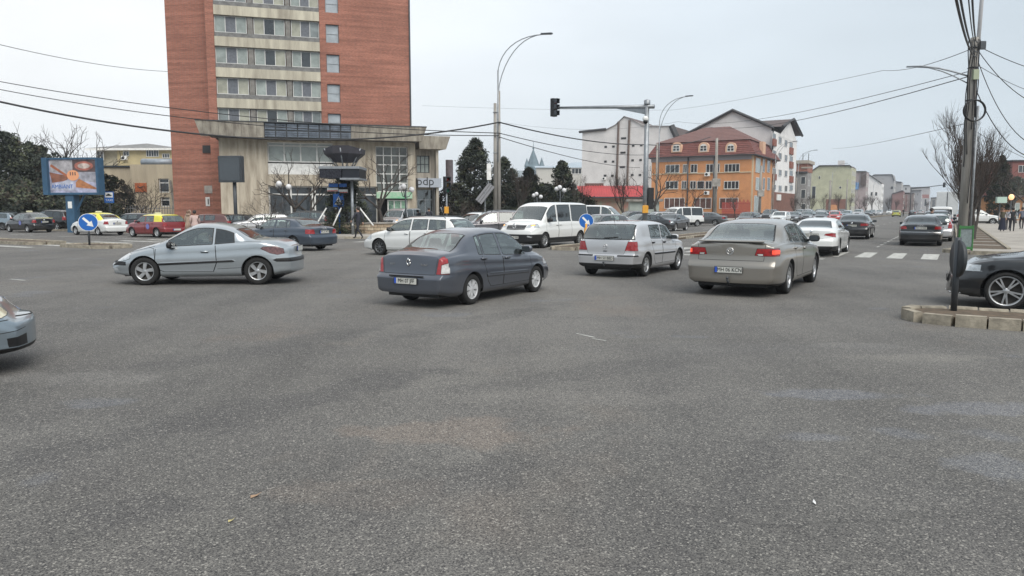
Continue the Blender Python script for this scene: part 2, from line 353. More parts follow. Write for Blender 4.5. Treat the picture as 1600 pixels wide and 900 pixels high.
def make_car(kind, sp):
    """builds one car type; returns its Empty.  Everything is cut out of one loft so that parts sit flush"""
    bm, zl, tg = shell(sp); top, belt, bot, xr, xf, X0, X1 = sp['_f']
    wb, Wd, wr = sp['wb'], sp['W'], sp['wr']; hi = sp.get('hi', False)
    tags = {0: ('body', M_pd, None)}; nt_ = [1]
    ml = {}                                            # tag -> material
    def newtag(name, m, par=0, center=False, **k):
        t = nt_[0]; nt_[0] += 1; tags[t] = (name, m, par, center, k); return t
    T_gap = newtag('_gap', M_gap); T_trim = newtag('_trim', M_blk); T_seal = newtag('_seal', M_blk)
    C = lambda poly, ax, z, t, cond=None, on=0: cut(bm, zl, tg, poly, ax, z, t, cond, on)
    # wheel arches
    ra = wr+sp.get('arch', .055)
    for xc in (-wb/2, wb/2):
        pl = [(xc+ra*math.cos(R(a)), wr+ra*math.sin(R(a))*.99) for a in range(-10, 191, 12)]
        pl = pl+[(xc-ra*.95, -.1), (xc+ra*.95, -.1)]
        fs = C(pl, (0, 2), (0,), None)
        bmesh.ops.delete(bm, geom=fs, context='FACES')
        ed = [e for e in bm.edges if len(e.link_faces) == 1 and e.link_faces[0][zl] == 0 and all(abs((Vector((v.co.x-xc, v.co.z-wr))).length-ra) < .03 and v.co.z > wr*.9 and v.co.y > .3 for v in e.verts)]
        r = bmesh.ops.extrude_edge_only(bm, edges=ed)
        for g in r['geom']:
            if isinstance(g, bmesh.types.BMVert): g.co.y -= .16
            if isinstance(g, bmesh.types.BMFace): g[tg] = T_trim; g[zl] = 9
    # glass
    wins = {}
    gm = sp.get('glass', M_glass)
    fr = sp.get('frame', .022)
    def glaze(fs, t, thick=fr):
        if not fs: return
        for f in fs: f[tg] = t
        r = bmesh.ops.inset_region(bm, faces=fs, thickness=thick, use_even_offset=True, use_boundary=False)
        for f in r['faces']: f[tg] = T_seal; f.smooth = True
    def ztop(x):
        zt, zb = top(x), belt(x); return zt-min(.085, .42*(zt-zb))
    for wi, w in enumerate(sp['side_win']):
        xa, xb = w[0], w[1]; m = (w[2] if len(w) > 2 else None) or gm
        pts = []
        for q in np.linspace(xa, xb, 9):
            zt = ztop(q)-.022; zb = belt(q)+.022
            if zt-zb > .03: pts.append((float(q), zt, zb))
        sl = w[3] if len(w) > 3 else 0; sr = w[4] if len(w) > 4 else 0     # lean of the two pillars (top shifts by)
        up = [(p[0], p[1]) for p in pts]; lo_ = [(pts[0][0], pts[0][2]), (pts[-1][0], pts[-1][2])]
        up[0] = (up[0][0]+sl, ztop(up[0][0]+sl)-.022); up[-1] = (up[-1][0]+sr, ztop(up[-1][0]+sr)-.022)
        up = [p for i, p in enumerate(up) if i in (0, len(up)-1) or up[0][0] < p[0] < up[-1][0]]
        t = newtag('window', m); glaze(C(lo_+up[::-1], (0, 2), (1,), None), t)
    for which in ('rear_win', 'wind'):                # (x_low, y_low, x_high, y_high, axis)
        if which in sp:
            x1, y1, x2, y2, axn = sp[which]; rear = which == 'rear_win'; t = newtag('rear_window' if rear else 'windscreen', sp.get('rglass', gm) if rear else sp.get('wglass', gm), 0, True)
            if axn == 'x': poly = [(x1, -.01), (x2, -.01), (x2, y2), (x1, y1)]; ax = (0, 1); zs = (2,)
            else: poly = [(-.01, x1), (y1, x1), (y2, x2), (-.01, x2)]; ax = (1, 2); zs = (1, 2, 3)
            cd_ = (lambda c: c.x < X0+.48) if rear and axn == 'z' else (lambda c: c.x < 0) if rear else (lambda c: c.x > 0)
            glaze(C(poly, ax, zs, None, cd_), t, .03)
    for l in sp.get('lamps', []):                     # (name, material, poly, 'rear'|'front'|'side'|'top', label)
        nm, m, poly, wh = l[:4]
        wrp = l[4] if len(l) > 4 else sp.get('wrap', .26)
        cdn = {'rear': lambda c: c.x < X0+wrp, 'front': lambda c: c.x > X1-sp.get('fwrap', .5), 'side': None, 'top': None}[wh]
        ax = {'rear': (1, 2), 'front': (1, 2), 'side': (0, 2), 'top': (0, 1)}[wh]
        cen = min(p[0] for p in poly) < 0 and ax == (1, 2)
        t = newtag(nm, m, 0, cen)
        fs = C(poly, ax, ALL if wh != 'top' else (2,), None, cdn)
        if not fs: continue
        if nm in ('headlight', 'tail_light', 'side_moulding'):
            glaze(fs, t, .008)
            if nm == 'side_moulding':
                for v in {v for f in fs for v in f.verts}: v.co.y += .012
        else:
            for f in fs: f[tg] = t
    for z0_, z1_, wh in sp.get('trim', []):           # unpainted lower skirts
        if wh == 'rear': C([(-.01, z0_), (2, z0_), (2, z1_), (-.01, z1_)], (1, 2), (0, 3), T_trim, lambda c: c.x < -wb/2-wr*.8)
        elif wh == 'front': C([(-.01, z0_), (2, z0_), (2, z1_), (-.01, z1_)], (1, 2), (0, 4), T_trim, lambda c: c.x > wb/2+wr*.8)
        else: C([(-wb/2, z0_), (wb/2, z0_), (wb/2, z1_), (-wb/2, z1_)], (0, 2), (0,), T_trim)
    # doors with gaps
    g = .009
    hd = []
    for dn, d in enumerate(sp.get('doors', [])):       # polygon (x,z)
        pl = convex(d['poly']); 
        n = len(pl); cx = sum(p[0] for p in pl)/n; cz = sum(p[1] for p in pl)/n
        inner = [(p[0]+(cx-p[0])*.012+(g if p[0] < cx else -g), p[1]+(g if p[1] < cz else 0)) for p in pl]
        outer = C(pl, (0, 2), (0,), T_gap)
        t = newtag('door', None); C(inner, (0, 2), (0,), t, None, T_gap)
    def strip(p, q, ax, zs, cond=None, w=.008):
        d = Vector((q[0]-p[0], q[1]-p[1])); 
        if d.length < 1e-6: return
        n = Vector((-d.y, d.x)).normalized()*w/2
        C([(p[0]+n.x, p[1]+n.y), (q[0]+n.x, q[1]+n.y), (q[0]-n.x, q[1]-n.y), (p[0]-n.x, p[1]-n.y)], ax, zs, T_gap, cond)
    for ln in sp.get('lines', []):                    # (points, where)
        pts, wh = ln
        ax = {'rear': (1, 2), 'front': (1, 2), 'side': (0, 2), 'top': (0, 1)}[wh]
        zs = {'rear': (0, 3), 'front': (0, 4), 'side': (0, 1), 'top': (2,)}[wh]
        cdn = {'rear': lambda c: c.x < X0+.5, 'front': lambda c: c.x > X1-.8, 'side': None, 'top': None}[wh]
        for p, q in zip(pts, pts[1:]): strip(p, q, ax, zs, cdn)
    bm.normal_update(); bm.verts.ensure_lookup_table()
    nor = {}
    for v in bm.verts:
        n = Vector((0, 0, 0))
        for f in v.link_faces:
            if f[zl] != 9: n += f.normal*f.calc_area()
        if n.length < 1e-9: n = v.normal.copy()
        if abs(v.co.y) < 1e-4: n.y = 0
        nor[v.index] = n.normalized() if n.length > 1e-9 else Vector((0, 0, 1))
    root = empty(kind)
    by = {}
    for f in bm.faces: by.setdefault(f[tg], []).append(f)
    # body collects untagged + gap + trim + seal
    def emit(name, groups, mirror, parent, sides=None):
        res = []
        for sd in (sides or ((1, -1) if mirror else (0,))):
            vs, fs, ms, ns, mats = [], [], [], [], []
            for fl, m in groups:
                if m not in mats: mats.append(m)
                for s in ((1, -1) if sd == 0 else (sd,)):
                    idx = {}
                    for f in fl:
                        ff = []
                        for v in f.verts:
                            if v.index not in idx:
                                idx[v.index] = len(vs); vs.append((v.co.x, v.co.y*s, v.co.z)); n = nor[v.index]; ns.append((n.x, n.y*s, n.z))
                            ff.append(idx[v.index])
                        fs.append(ff if s > 0 else ff[::-1]); ms.append(mats.index(m))
            if not fs: continue
            me = bpy.data.meshes.new(name); me.from_pydata(vs, [], fs)
            for m in mats: me.materials.append(m)
            me.polygons.foreach_set('material_index', ms); me.polygons.foreach_set('use_smooth', [True]*len(fs)); me.update()
            me.normals_split_custom_set_from_vertices(ns)
            o = bpy.data.objects.new(name, me); COL.objects.link(o); o.parent = parent; res.append((o, sd))
        return res
    body_groups = [(by.get(0, []), M_pd), (by.get(T_gap, []), M_gap), (by.get(T_trim, []), M_blk), (by.get(T_seal, []), M_blk)]
    emit('body', [g_ for g_ in body_groups if g_[0]], False, root)
    doors_o = []
    for t, info in tags.items():
        if t in (0, T_gap, T_trim, T_seal) or t not in by: continue
        name, m, par, center = info[0], info[1], info[2], info[3]
        r = emit(name, [(by[t], m or M_pd)], not center, root)
        if name == 'door': doors_o.append(r)
    # door handles belong to their door
    for r, d in zip(doors_o, sp.get('doors', [])):
        if 'handle' in d:
            hx, hz = d['handle']
            for o, sd in r:
                b = MB(); b.use(sp.get('handle_mat', M_pd), True); yy = Wd*.985
                for dz in (0,): b.box(hx-.085, hx+.085, sd*(yy-.03), sd*(yy+.018), hz-.014, hz+.016); 
                b.use(M_gap, False); b.box(hx-.07, hx+.07, sd*(yy-.03), sd*(yy+.004), hz-.028, hz-.012); b.build('handle', o)
    # underbody
    L0, L1 = X0+.16, X1-.25
    b = MB(); b.use(M_blk); b.box(L0, L1, -Wd*.72, Wd*.72, .19, .34); b.box(L0+.1, L1-.1, -Wd*.62, Wd*.62, .3, min(belt(0)-.25, .62))
    b.box(-wb/2+wr+.1, wb/2-wr-.1, -Wd*.86, Wd*.86, .2, .33)
    b.box(-wb/2-.25, -wb/2+.25, -Wd+.3, Wd-.3, .28, .75); b.box(wb/2-.25, wb/2+.25, -Wd+.3, Wd-.3, .28, .72)
    b.build('underbody', root)
    # wheels
    rr = sp['rim_r']
    tw = MB(); tw.use(M_tyre, True); hw = sp.get('tw', .195)/2
    tw.lathe([(rr-.01, -hw*.8), (rr+.012, -hw*.98), (wr-.03, -hw), (wr-.008, -hw*.82), (wr, -hw*.55), (wr, hw*.55), (wr-.008, hw*.82), (wr-.03, hw), (rr+.012, hw*.98), (rr-.01, hw*.8)], 32, None, 'y')
    tme = tw.mesh('tyre'); rme = rim_mesh(sp.get('rim', 'alloy5'), rr, hw, sp.get('rim_mat', M_alloy))
    for xc in (-wb/2, wb/2):
        for s in (1, -1):
            w = empty('wheel', (xc, s*(Wd-.03-hw), wr), 0 if s > 0 else math.pi); w.parent = root
            for nm, me in (('tyre', tme), ('rim', rme)):
                o = bpy.data.objects.new(nm, me); COL.objects.link(o); o.parent = w
                if nm == 'rim': o.rotation_euler = (0, (xc+s)*1.7, 0)
    # mirrors
    if 'mirror' in sp:
        mx_, mz = sp['mirror']
        for s in (1, -1):
            b = MB(); b.use(sp.get('mirror_mat', M_pd), True); yy = s*(Wd*.93+.09)
            M0 = Matrix.Translation((mx_, yy, mz)) @ Matrix.Diagonal((.07, .115, .075, 1))
            b.lathe([(.05, -1), (.55, -.95), (.9, -.7), (1, -.2), (1, .3), (.85, .75), (.4, .98), (.02, 1)], 14, M0)
            b.use(M_blk); b.box(mx_-.03, mx_+.03, s*(Wd*.86), s*(Wd*.93+.02), mz-.06, mz-.02)
            b.use(M_win, False); b.box(mx_-.073, mx_-.06, yy-.09, yy+.09, mz-.05, mz+.05); b.build('mirror', root)
    # interior
    if sp.get('interior', True):
        sx = sp.get('seatx', (-.05, -.75)); zr = sp.get('seath', 1.05)
        for q in sx:
            for y in ((.36, -.36)):
                b = MB(); b.use(M_seat, True)
                b.bbox(q-.14, q-.02, y-.23, y+.23, .45, zr, .05); b.bbox(q-.12, q-.04, y-.12, y+.12, zr+.02, zr+.18, .04); b.bbox(q-.1, q+.42, y-.24, y+.24, .42, .56, .05); b.build('seat', root)
        dx = sp.get('dashx', .85); zb = belt(dx)
        b = MB(); b.use(M_seat); b.bbox(dx-.25, dx+.2, -Wd*.78, Wd*.78, zb-.3, zb-.03, .05); b.build('dashboard', root)
        b = MB(); b.use(M_blk, True); b.tube([(dx-.36+.06*math.sin(a), .36+.18*math.cos(a), zb-.03+.17*math.sin(a)) for a in np.linspace(0, 2*math.pi, 17)], .014, 5, False)
        b.tube([(dx-.36, .2, zb-.03), (dx-.36, .52, zb-.03)], .018, 4); b.build('steering_wheel', root)
    sp['X0'], sp['X1'] = X0, X1; CURX[:] = [lambda z: X0+xr(z)-sp.get('rb', .05), lambda z: X1-xf(z)+sp.get('fb', .10)]
    if 'extra' in sp: sp['extra'](root, sp)
    bm.free()
    return root
def rim_mesh(kind, r, hw, m):
    b = MB(); b.use(M_brake, True)
    b.lathe([(.01, hw*.1), (r*.9, hw*.1), (r*.98, hw*.3)], 24, None, 'y')
    b.use(m, True); b.lathe([(r*.88, hw*.3), (r*.9, hw*.72), (r*.97, hw*.88), (r*1.02, hw*.82), (r*1.0, hw*.6)], 32, None, 'y')
    face = hw*.72
    def spoke(a, w0, w1, r0=.12, r1=.92, bend=0., y0=None, y1=None):
        y0 = face if y0 is None else y0; y1 = face if y1 is None else y1
        c, s = math.cos(a), math.sin(a); c2, s2 = math.cos(a+bend), math.sin(a+bend)
        def P(rad, w, y, cc, ss): return (cc*rad*r-ss*w, y, ss*rad*r+cc*w)
        v = [P(r0, -w0, y0, c, s), P(r0, w0, y0, c, s), P(r1, w1, y1, c2, s2), P(r1, -w1, y1, c2, s2)]
        v += [(p[0], p[1]-.035, p[2]) for p in v]
        b.add(v, [(0, 1, 2, 3), (4, 7, 6, 5), (0, 4, 5, 1), (1, 5, 6, 2), (2, 6, 7, 3), (3, 7, 4, 0)])
    b.smooth = False
    if kind == 'cover':                      # seven petals with slots
        for i in range(7): spoke(i*2*math.pi/7, r*.10, r*.30, .2, .93)
        b.smooth = True; b.lathe([(.001, face+.012), (r*.2, face+.008), (r*.3, face)], 20, None, 'y')
    elif kind == 'swirl':
        for i in range(5): spoke(i*2*math.pi/5, r*.16, r*.20, .15, .93, .42)
        b.smooth = True; b.lathe([(.001, face+.006), (r*.16, face+.004), (r*.24, face-.004)], 20, None, 'y')
    elif kind == 'twin5':
        for i in range(5):
            for dd in (-.13, .13): spoke(i*2*math.pi/5+dd*.7, r*.055, r*.05, .12, .94, dd*.55)
        b.smooth = True; b.lathe([(.001, face+.003), (r*.14, face+.002), (r*.2, face-.01)], 20, None, 'y')
    elif kind == 'multi':
        for i in range(9): spoke(i*2*math.pi/9, r*.06, r*.085, .15, .93)
        b.smooth = True; b.lathe([(.001, face+.006), (r*.2, face+.004), (r*.25, face-.01)], 20, None, 'y')
    elif kind == 'steel':
        b.smooth = True; b.lathe([(.001, face-.02), (r*.3, face-.01), (r*.5, face-.03), (r*.88, face-.02)], 24, None, 'y')
        b.use(M_gap, False)
        for i in range(10): spoke(i*2*math.pi/10, r*.05, r*.06, .6, .75, 0, face+.004, face+.004)
    else:
        for i in range(5): spoke(i*2*math.pi/5, r*.12, r*.17, .15, .93)
        b.smooth = True; b.lathe([(.001, face+.006), (r*.2, face+.004), (r*.28, face-.006)], 20, None, 'y')
    return b.mesh('rim')
RX = Matrix.Rotation(R(90), 4, 'X')
def MREAR(x, y, z, tilt=0): return Matrix.Translation((x, y, z)) @ Matrix.Rotation(R(-90), 4, 'Z') @ RX @ Matrix.Rotation(R(tilt), 4, 'X')
def MFRONT(x, y, z, tilt=0): return Matrix.Translation((x, y, z)) @ Matrix.Rotation(R(90), 4, 'Z') @ RX @ Matrix.Rotation(R(tilt), 4, 'X')
def number_plate(root, x, z, rear=True, text=None, y=0, tx=.38):
    s = -1 if rear else 1; x = CURX[0](z)-.014 if rear else CURX[1](z)+.014
    b = MB(); b.use(M_plate); b.box(x-.006, x+.006, y-.26, y+.26, z-.055, z+.055)
    b.use(M_pblue); yy = y-.26*s if rear else y-.26
    e = (.26, .215); b.box(x+s*.007-.0015, x+s*.007+.0015, *(sorted((y+(e[1] if rear else -e[0]), y+(e[0] if rear else -e[1])))), z-.052, z+.052)
    o = b.build('number_plate', root)
    b = MB(); b.use(M_blk)
    for q in ((-.268, -.26), (.26, .268)): b.box(x-.008, x+.008, y+q[0], y+q[1], z-.063, z+.063)
    for q in ((-.063, -.055), (.055, .063)): b.box(x-.008, x+.008, y-.26, y+.26, z+q[0], z+q[1])
    b.build('plate_frame', o)
    if text: text_part('plate_text', text, .105, M_blk, o, (MREAR if rear else MFRONT)(x+s*.008, y-(.018 if rear else -.018), z), sx=.86)
    return o
def badge(root, x, z, rear, kind, r=.05):
    b = MB(); b.use(M_chr, True); s = -1 if rear else 1; x = CURX[0](z) if rear else CURX[1](z)
    if kind == 'diamond':
        P = [(0, r*1.15), (r*.72, 0), (0, -r*1.15), (-r*.72, 0)]
        for i in range(4):
            p, q = P[i], P[(i+1) % 4]; b.tube([(x+s*.008, p[0], z+p[1]), (x+s*.008, q[0], z+q[1])], r*.2, 4)
    elif kind == 'ring':
        b.tube([(x+s*.006, r*math.cos(a), z+r*math.sin(a)) for a in np.linspace(0, 2*math.pi, 19)], r*.11, 5, False)
        pv = [(-.72, .62), (-.35, -.62), (0, .05), (.35, -.62), (.72, .62)]
        b.tube([(x+s*.006, p[0]*r, z+p[1]*r) for p in pv], r*.1, 4); b.tube([(x+s*.006, p[0]*r, z+p[1]*r) for p in ((-.3, .85), (0, .15), (.3, .85))], r*.09, 4)
    elif kind == 'rings4':
        for k in range(4): b.tube([(x+s*.006, (k-1.5)*r*1.25+r*.8*math.cos(a), z+r*.8*math.sin(a)) for a in np.linspace(0, 2*math.pi, 15)], r*.12, 4, False)
    else:
        b.lathe([(.001, .012), (r*.8, .008), (r, 0)], 18, (MREAR if rear else MFRONT)(x, 0, z))
    b.build('badge', root)
# ------------------------------------------------------------ car types
def antenna(root, x, z, l=.2):
    b = MB(); b.use(M_blk); b.tube([(x, 0, z), (x-l*.7, 0, z+l)], .006, 4); b.build('antenna', root)
def ex_clio(root, sp):
    number_plate(root, sp['X0']-.045, .50, True, sp.get('plate', 'MH 07 JFF'))
    badge(root, sp['X0']+.035, .84, True, 'diamond', .065)
    text_part('badge_text', 'CLIO', .05, M_chr, root, MREAR(CURX[0](.8)-.004, .38, .80)); text_part('badge_text', 'Symbol', .05, M_chr, root, MREAR(CURX[0](.8)-.004, -.36, .80))
    b = MB(); b.use(M_pd, True)
    for s in (1, -1): b.lathe([(.085, 0), (.085, .006), (.08, .008), (.001, .008)], 18, Matrix.Translation((-1.38, -s*.79, .80)) @ Matrix.Rotation(R(90*s), 4, 'X')) if s > 0 else None
    b.build('fuel_flap', root)
    b = MB(); b.use(M_blk)                       # recess round the plate
    b.box(sp['X0']-.05, sp['X0']-.04, -.40, .40, .575, .60); b.build('bumper_groove', root)
def roofrails(root, sp):
    for s in (1, -1):
        b = MB(); b.use(M_dkst, True); L = sp['rail']
        b.tube([(L[0], s*L[2], L[3]-.03), (L[0]+.08, s*L[2], L[3]+.03), ((L[0]+L[1])/2, s*L[2], L[3]+.05), (L[1]-.08, s*L[2], L[3]+.03), (L[1], s*L[2], L[3]-.03)], .018, 6); b.build('roof_rail', root)
CSP = {}
CSP['clio'] = dict(wb=2.47, ro=.98, fo=.80, W=.82, wr=.292, rim_r=.19, rim='cover', rim_mat=M_cover, N=110, tum=.40,
    top=[(-2.215, .985), (-2.1, 1.035), (-1.8, 1.06), (-1.70, 1.08), (-1.15, 1.335), (-.85, 1.405), (-.3, 1.44), (.15, 1.43), (.42, 1.38), (1.12, 1.0), (1.3, .95), (1.75, .84), (1.97, .71), (2.035, .62)],
    belt=[(-2.215, .90), (-1.6, .945), (-1.0, .915), (-.5, .885), (.8, .83), (1.2, .82), (1.7, .75), (2.035, .55)],
    rear=[(.2, .05), (.32, 0), (.565, 0), (.60, .055), (.8, .085), (1.0, .10), (1.5, .14)], front=[(.15, .10), (.3, 0), (.5, 0), (.7, .08), (1.4, .12)],
    side_win=[(-.10, .80, None, 0, 0), (-.80, -.17, None, .03, 0), (-.99, -.825, None, .05, .02)], rear_win=(-1.72, .60, -1.06, .50, 'x'), wind=(1.06, .62, .42, .52, 'x'),
    lamps=[('reverse_light', M_tlc, [(.715, .65), (.86, .65), (.86, .81), (.78, .84), (.72, .80)], 'rear'), ('tail_light', M_tl, [(.61, .63), (.86, .63), (.86, .86), (.76, .955), (.655, .955)], 'rear'),
           ('headlight', M_hl, [(.42, .60), (.80, .60), (.78, .78), (.5, .74)], 'front'), ('grille', M_blk, [(-.01, .34), (.45, .34), (.5, .5), (-.01, .52)], 'front'), ('side_moulding', M_pd, [(-.78, .50), (.86, .47), (.86, .53), (-.80, .565)], 'side')],
    doors=[dict(poly=[(.93, .30), (.99, .6), (.93, .90), (-.155, .95), (-.155, .30)], handle=(0.0, .835)), dict(poly=[(-.16, .30), (-.16, .95), (-1.06, .97), (-1.08, .78), (-.74, .42), (-.70, .30)], handle=(-.87, .86))],
    lines=[([(-.01, .625), (.59, .625), (.64, .97)], 'rear')], wrap=.24,
    mirror=(.72, .98), seatx=(-.05, -.8), dashx=.82, extra=ex_clio)
def ex_golf(root, sp):
    X = sp['X0']; number_plate(root, X-.045, .50, True, 'MH 50 BBD'); badge(root, X+.02, .80, True, 'ring', .055)
    antenna(root, -1.45, 1.41, .2); b = MB(); b.use(M_blk)
    b.tube([(X+.075, .05, 1.01), (X+.10, -.30, 1.04)], .012, 5); b.lathe([(.001, .03), (.03, .02), (.03, 0)], 10, MREAR(X+.09, .04, 1.0)); b.build('wiper', root)
    b = MB(); b.use(M_dkst, True); b.tube([(X+.1, 0, .30), (X-.08, 0, .30), (X-.12, 0, .36)], .02, 6); b.ball(Vector((X-.12, 0, .39)), .027); b.build('tow_hook', root)
    b = MB(); b.use(M_dkst, True); b.box(X-.02, X-.01, -.05, .05, .67, .69); b.build('lock', root)
CSP['golf'] = dict(wb=2.51, ro=.76, fo=.86, W=.865, wr=.305, rim_r=.195, rim='alloy5', N=110, tum=.17, rb=.06, wrap=.2,
    top=[(-2.015, 1.0), (-1.96, 1.06), (-1.72, 1.335), (-1.55, 1.405), (-1.1, 1.435), (-.3, 1.445), (.2, 1.425), (.42, 1.38), (1.1, 1.0), (1.9, .86), (2.06, .75), (2.115, .62)],
    belt=[(-2.015, .93), (-1.2, .955), (.8, .89), (1.3, .86), (1.8, .77), (2.115, .56)],
    rear=[(.2, .05), (.32, 0), (.56, 0), (.60, .05), (.8, .055), (1.0, .07), (1.5, .09)], front=[(.15, .10), (.3, 0), (.5, 0), (.7, .07), (1.4, .1)],
    side_win=[(-.08, .78, None, 0, 0), (-.92, -.15, None, .0, 0), (-1.36, -1.02, M_dglass, .12, .02)][:2], rear_win=(.97, .74, 1.365, .645, 'z'), wind=(1.04, .64, .42, .54, 'x'),
    lamps=[('tail_light', M_tl, [(.52, .69), (.90, .69), (.90, .93), (.60, .93)], 'rear'), ('headlight', M_hl, [(.40, .62), (.84, .62), (.82, .80), (.42, .78)], 'front'), ('grille', M_blk, [(-.01, .62), (.38, .62), (.38, .74), (-.01, .76)], 'front'),
           ('bumper_moulding', M_blk, [(.34, .545), (.9, .545), (.9, .585), (.34, .585)], 'rear'), ('side_moulding', M_blk, [(-.72, .55), (.86, .53), (.86, .575), (-.78, .595)], 'side')],
    trim=[(.1, .36, 'rear')],
    doors=[dict(poly=[(.90, .30), (.95, .6), (.90, .93), (-.13, .95), (-.13, .30)], handle=(0.0, .86), ), dict(poly=[(-.135, .30), (-.135, .95), (-1.0, .97), (-1.05, .8), (-.76, .45), (-.70, .30)], handle=(-.84, .875))],
    lines=[([(-.01, .61), (.50, .61), (.52, .68)], 'rear'), ([(.60, .93), (.66, 1.0)], 'rear')], handle_mat=M_blk,
    mirror=(.70, .98), extra=ex_golf)
def ex_passat(root, sp):
    X = sp['X0']; number_plate(root, X-.045, .52, True, 'MH 06 KCN'); badge(root, X+.03, .875, True, 'ring', .062)
    b = MB(); b.use(M_pd, True)
    b.add([(X+.01, -.62, 1.07), (X+.01, .62, 1.07), (X+.17, .66, 1.08), (X+.17, -.66, 1.08), (X+.01, -.62, 1.055), (X+.01, .62, 1.055)], [(0, 1, 2, 3), (0, 4, 5, 1)]); b.use(M_blk); b.box(X+.012, X+.03, -.62, .62, 1.044, 1.056); b.build('spoiler_lip', root)
    b = MB(); b.use(M_dkst, True); b.tube([(X+.1, 0, .30), (X-.10, 0, .28), (X-.15, 0, .34)], .022, 6); b.ball(Vector((X-.15, 0, .37)), .028); b.build('tow_hook', root)
    b = MB(); b.use(M_chr); b.box(-1.7, .2, .90, .905, 1, 1.0)
CSP['passat'] = dict(wb=2.71, ro=1.10, fo=.96, W=.91, wr=.325, rim_r=.215, rim='multi', N=110, tum=.40, rb=.07, tw=.215,
    top=[(-2.455, 1.03), (-2.36, 1.07), (-2.05, 1.09), (-1.93, 1.115), (-1.35, 1.375), (-1.0, 1.44), (-.4, 1.475), (.1, 1.465), (.42, 1.41), (1.25, 1.02), (1.6, .96), (2.05, .86), (2.24, .75), (2.315, .62)],
    belt=[(-2.455, .96), (-1.8, 1.0), (-.5, .965), (.8, .90), (1.4, .87), (2.0, .76), (2.315, .56)],
    rear=[(.2, .05), (.32, 0), (.60, 0), (.66, .05), (.8, .07), (1.0, .07), (1.5, .12)], front=[(.15, .10), (.3, 0), (.5, 0), (.7, .08), (1.4, .12)],
    side_win=[(-.12, .92, None, 0, 0), (-.86, -.19, None, .06, 0), (-1.22, -.89, None, .1, .06)], rear_win=(-1.96, .70, -1.26, .57, 'x'), wind=(1.18, .69, .42, .58, 'x'),
    lamps=[('brake_light', mat('brake_light_lit', (.6, .05, .03), .2, em=((1, .08, .04), .7)), [(.76, .83), (.86, .83), (.86, .905), (.76, .905)], 'rear'), ('reverse_light', M_tlc, [(.52, .80), (.60, .80), (.60, .83), (.50, .83)], 'rear'), ('tail_light', mat('tail_lamp_lit', (.30, .008, .010), .12, var=.45, vs=14, coat=1), [(.45, .80), (.60, .785), (.95, .79), (.95, .945), (.49, .935)], 'rear'),
           ('headlight', M_hl, [(.45, .62), (.88, .62), (.86, .78), (.5, .76)], 'front'), ('grille', M_blk, [(-.01, .60), (.43, .60), (.43, .74), (-.01, .76)], 'front')],
    trim=[(.1, .27, 'rear')],
    doors=[dict(poly=[(1.03, .30), (1.08, .6), (1.03, .95), (-.155, .99), (-.155, .30)], handle=(0.0, .86)), dict(poly=[(-.16, .30), (-.16, .99), (-1.12, 1.02), (-1.16, .8), (-.8, .45), (-.75, .30)], handle=(-.93, .895))],
    lines=[([(-.01, .70), (.62, .70), (.64, 1.03)], 'rear')],
    mirror=(.80, 1.03), mirror_mat=M_blk, extra=ex_passat)
def ex_206(root, sp):
    b = MB(); b.use(M_blk, True)
    b.tube([(sp['X1']-.16, .60, .50), (sp['X1']-.02, .45, .50), (sp['X1']+.055, .18, .50), (sp['X1']+.06, -.18, .50), (sp['X1']-.02, -.45, .50), (sp['X1']-.16, -.6, .50)], .04, 6); b.build('bumper_moulding', root)
    number_plate(root, sp['X0']+.0, .78, True, None)
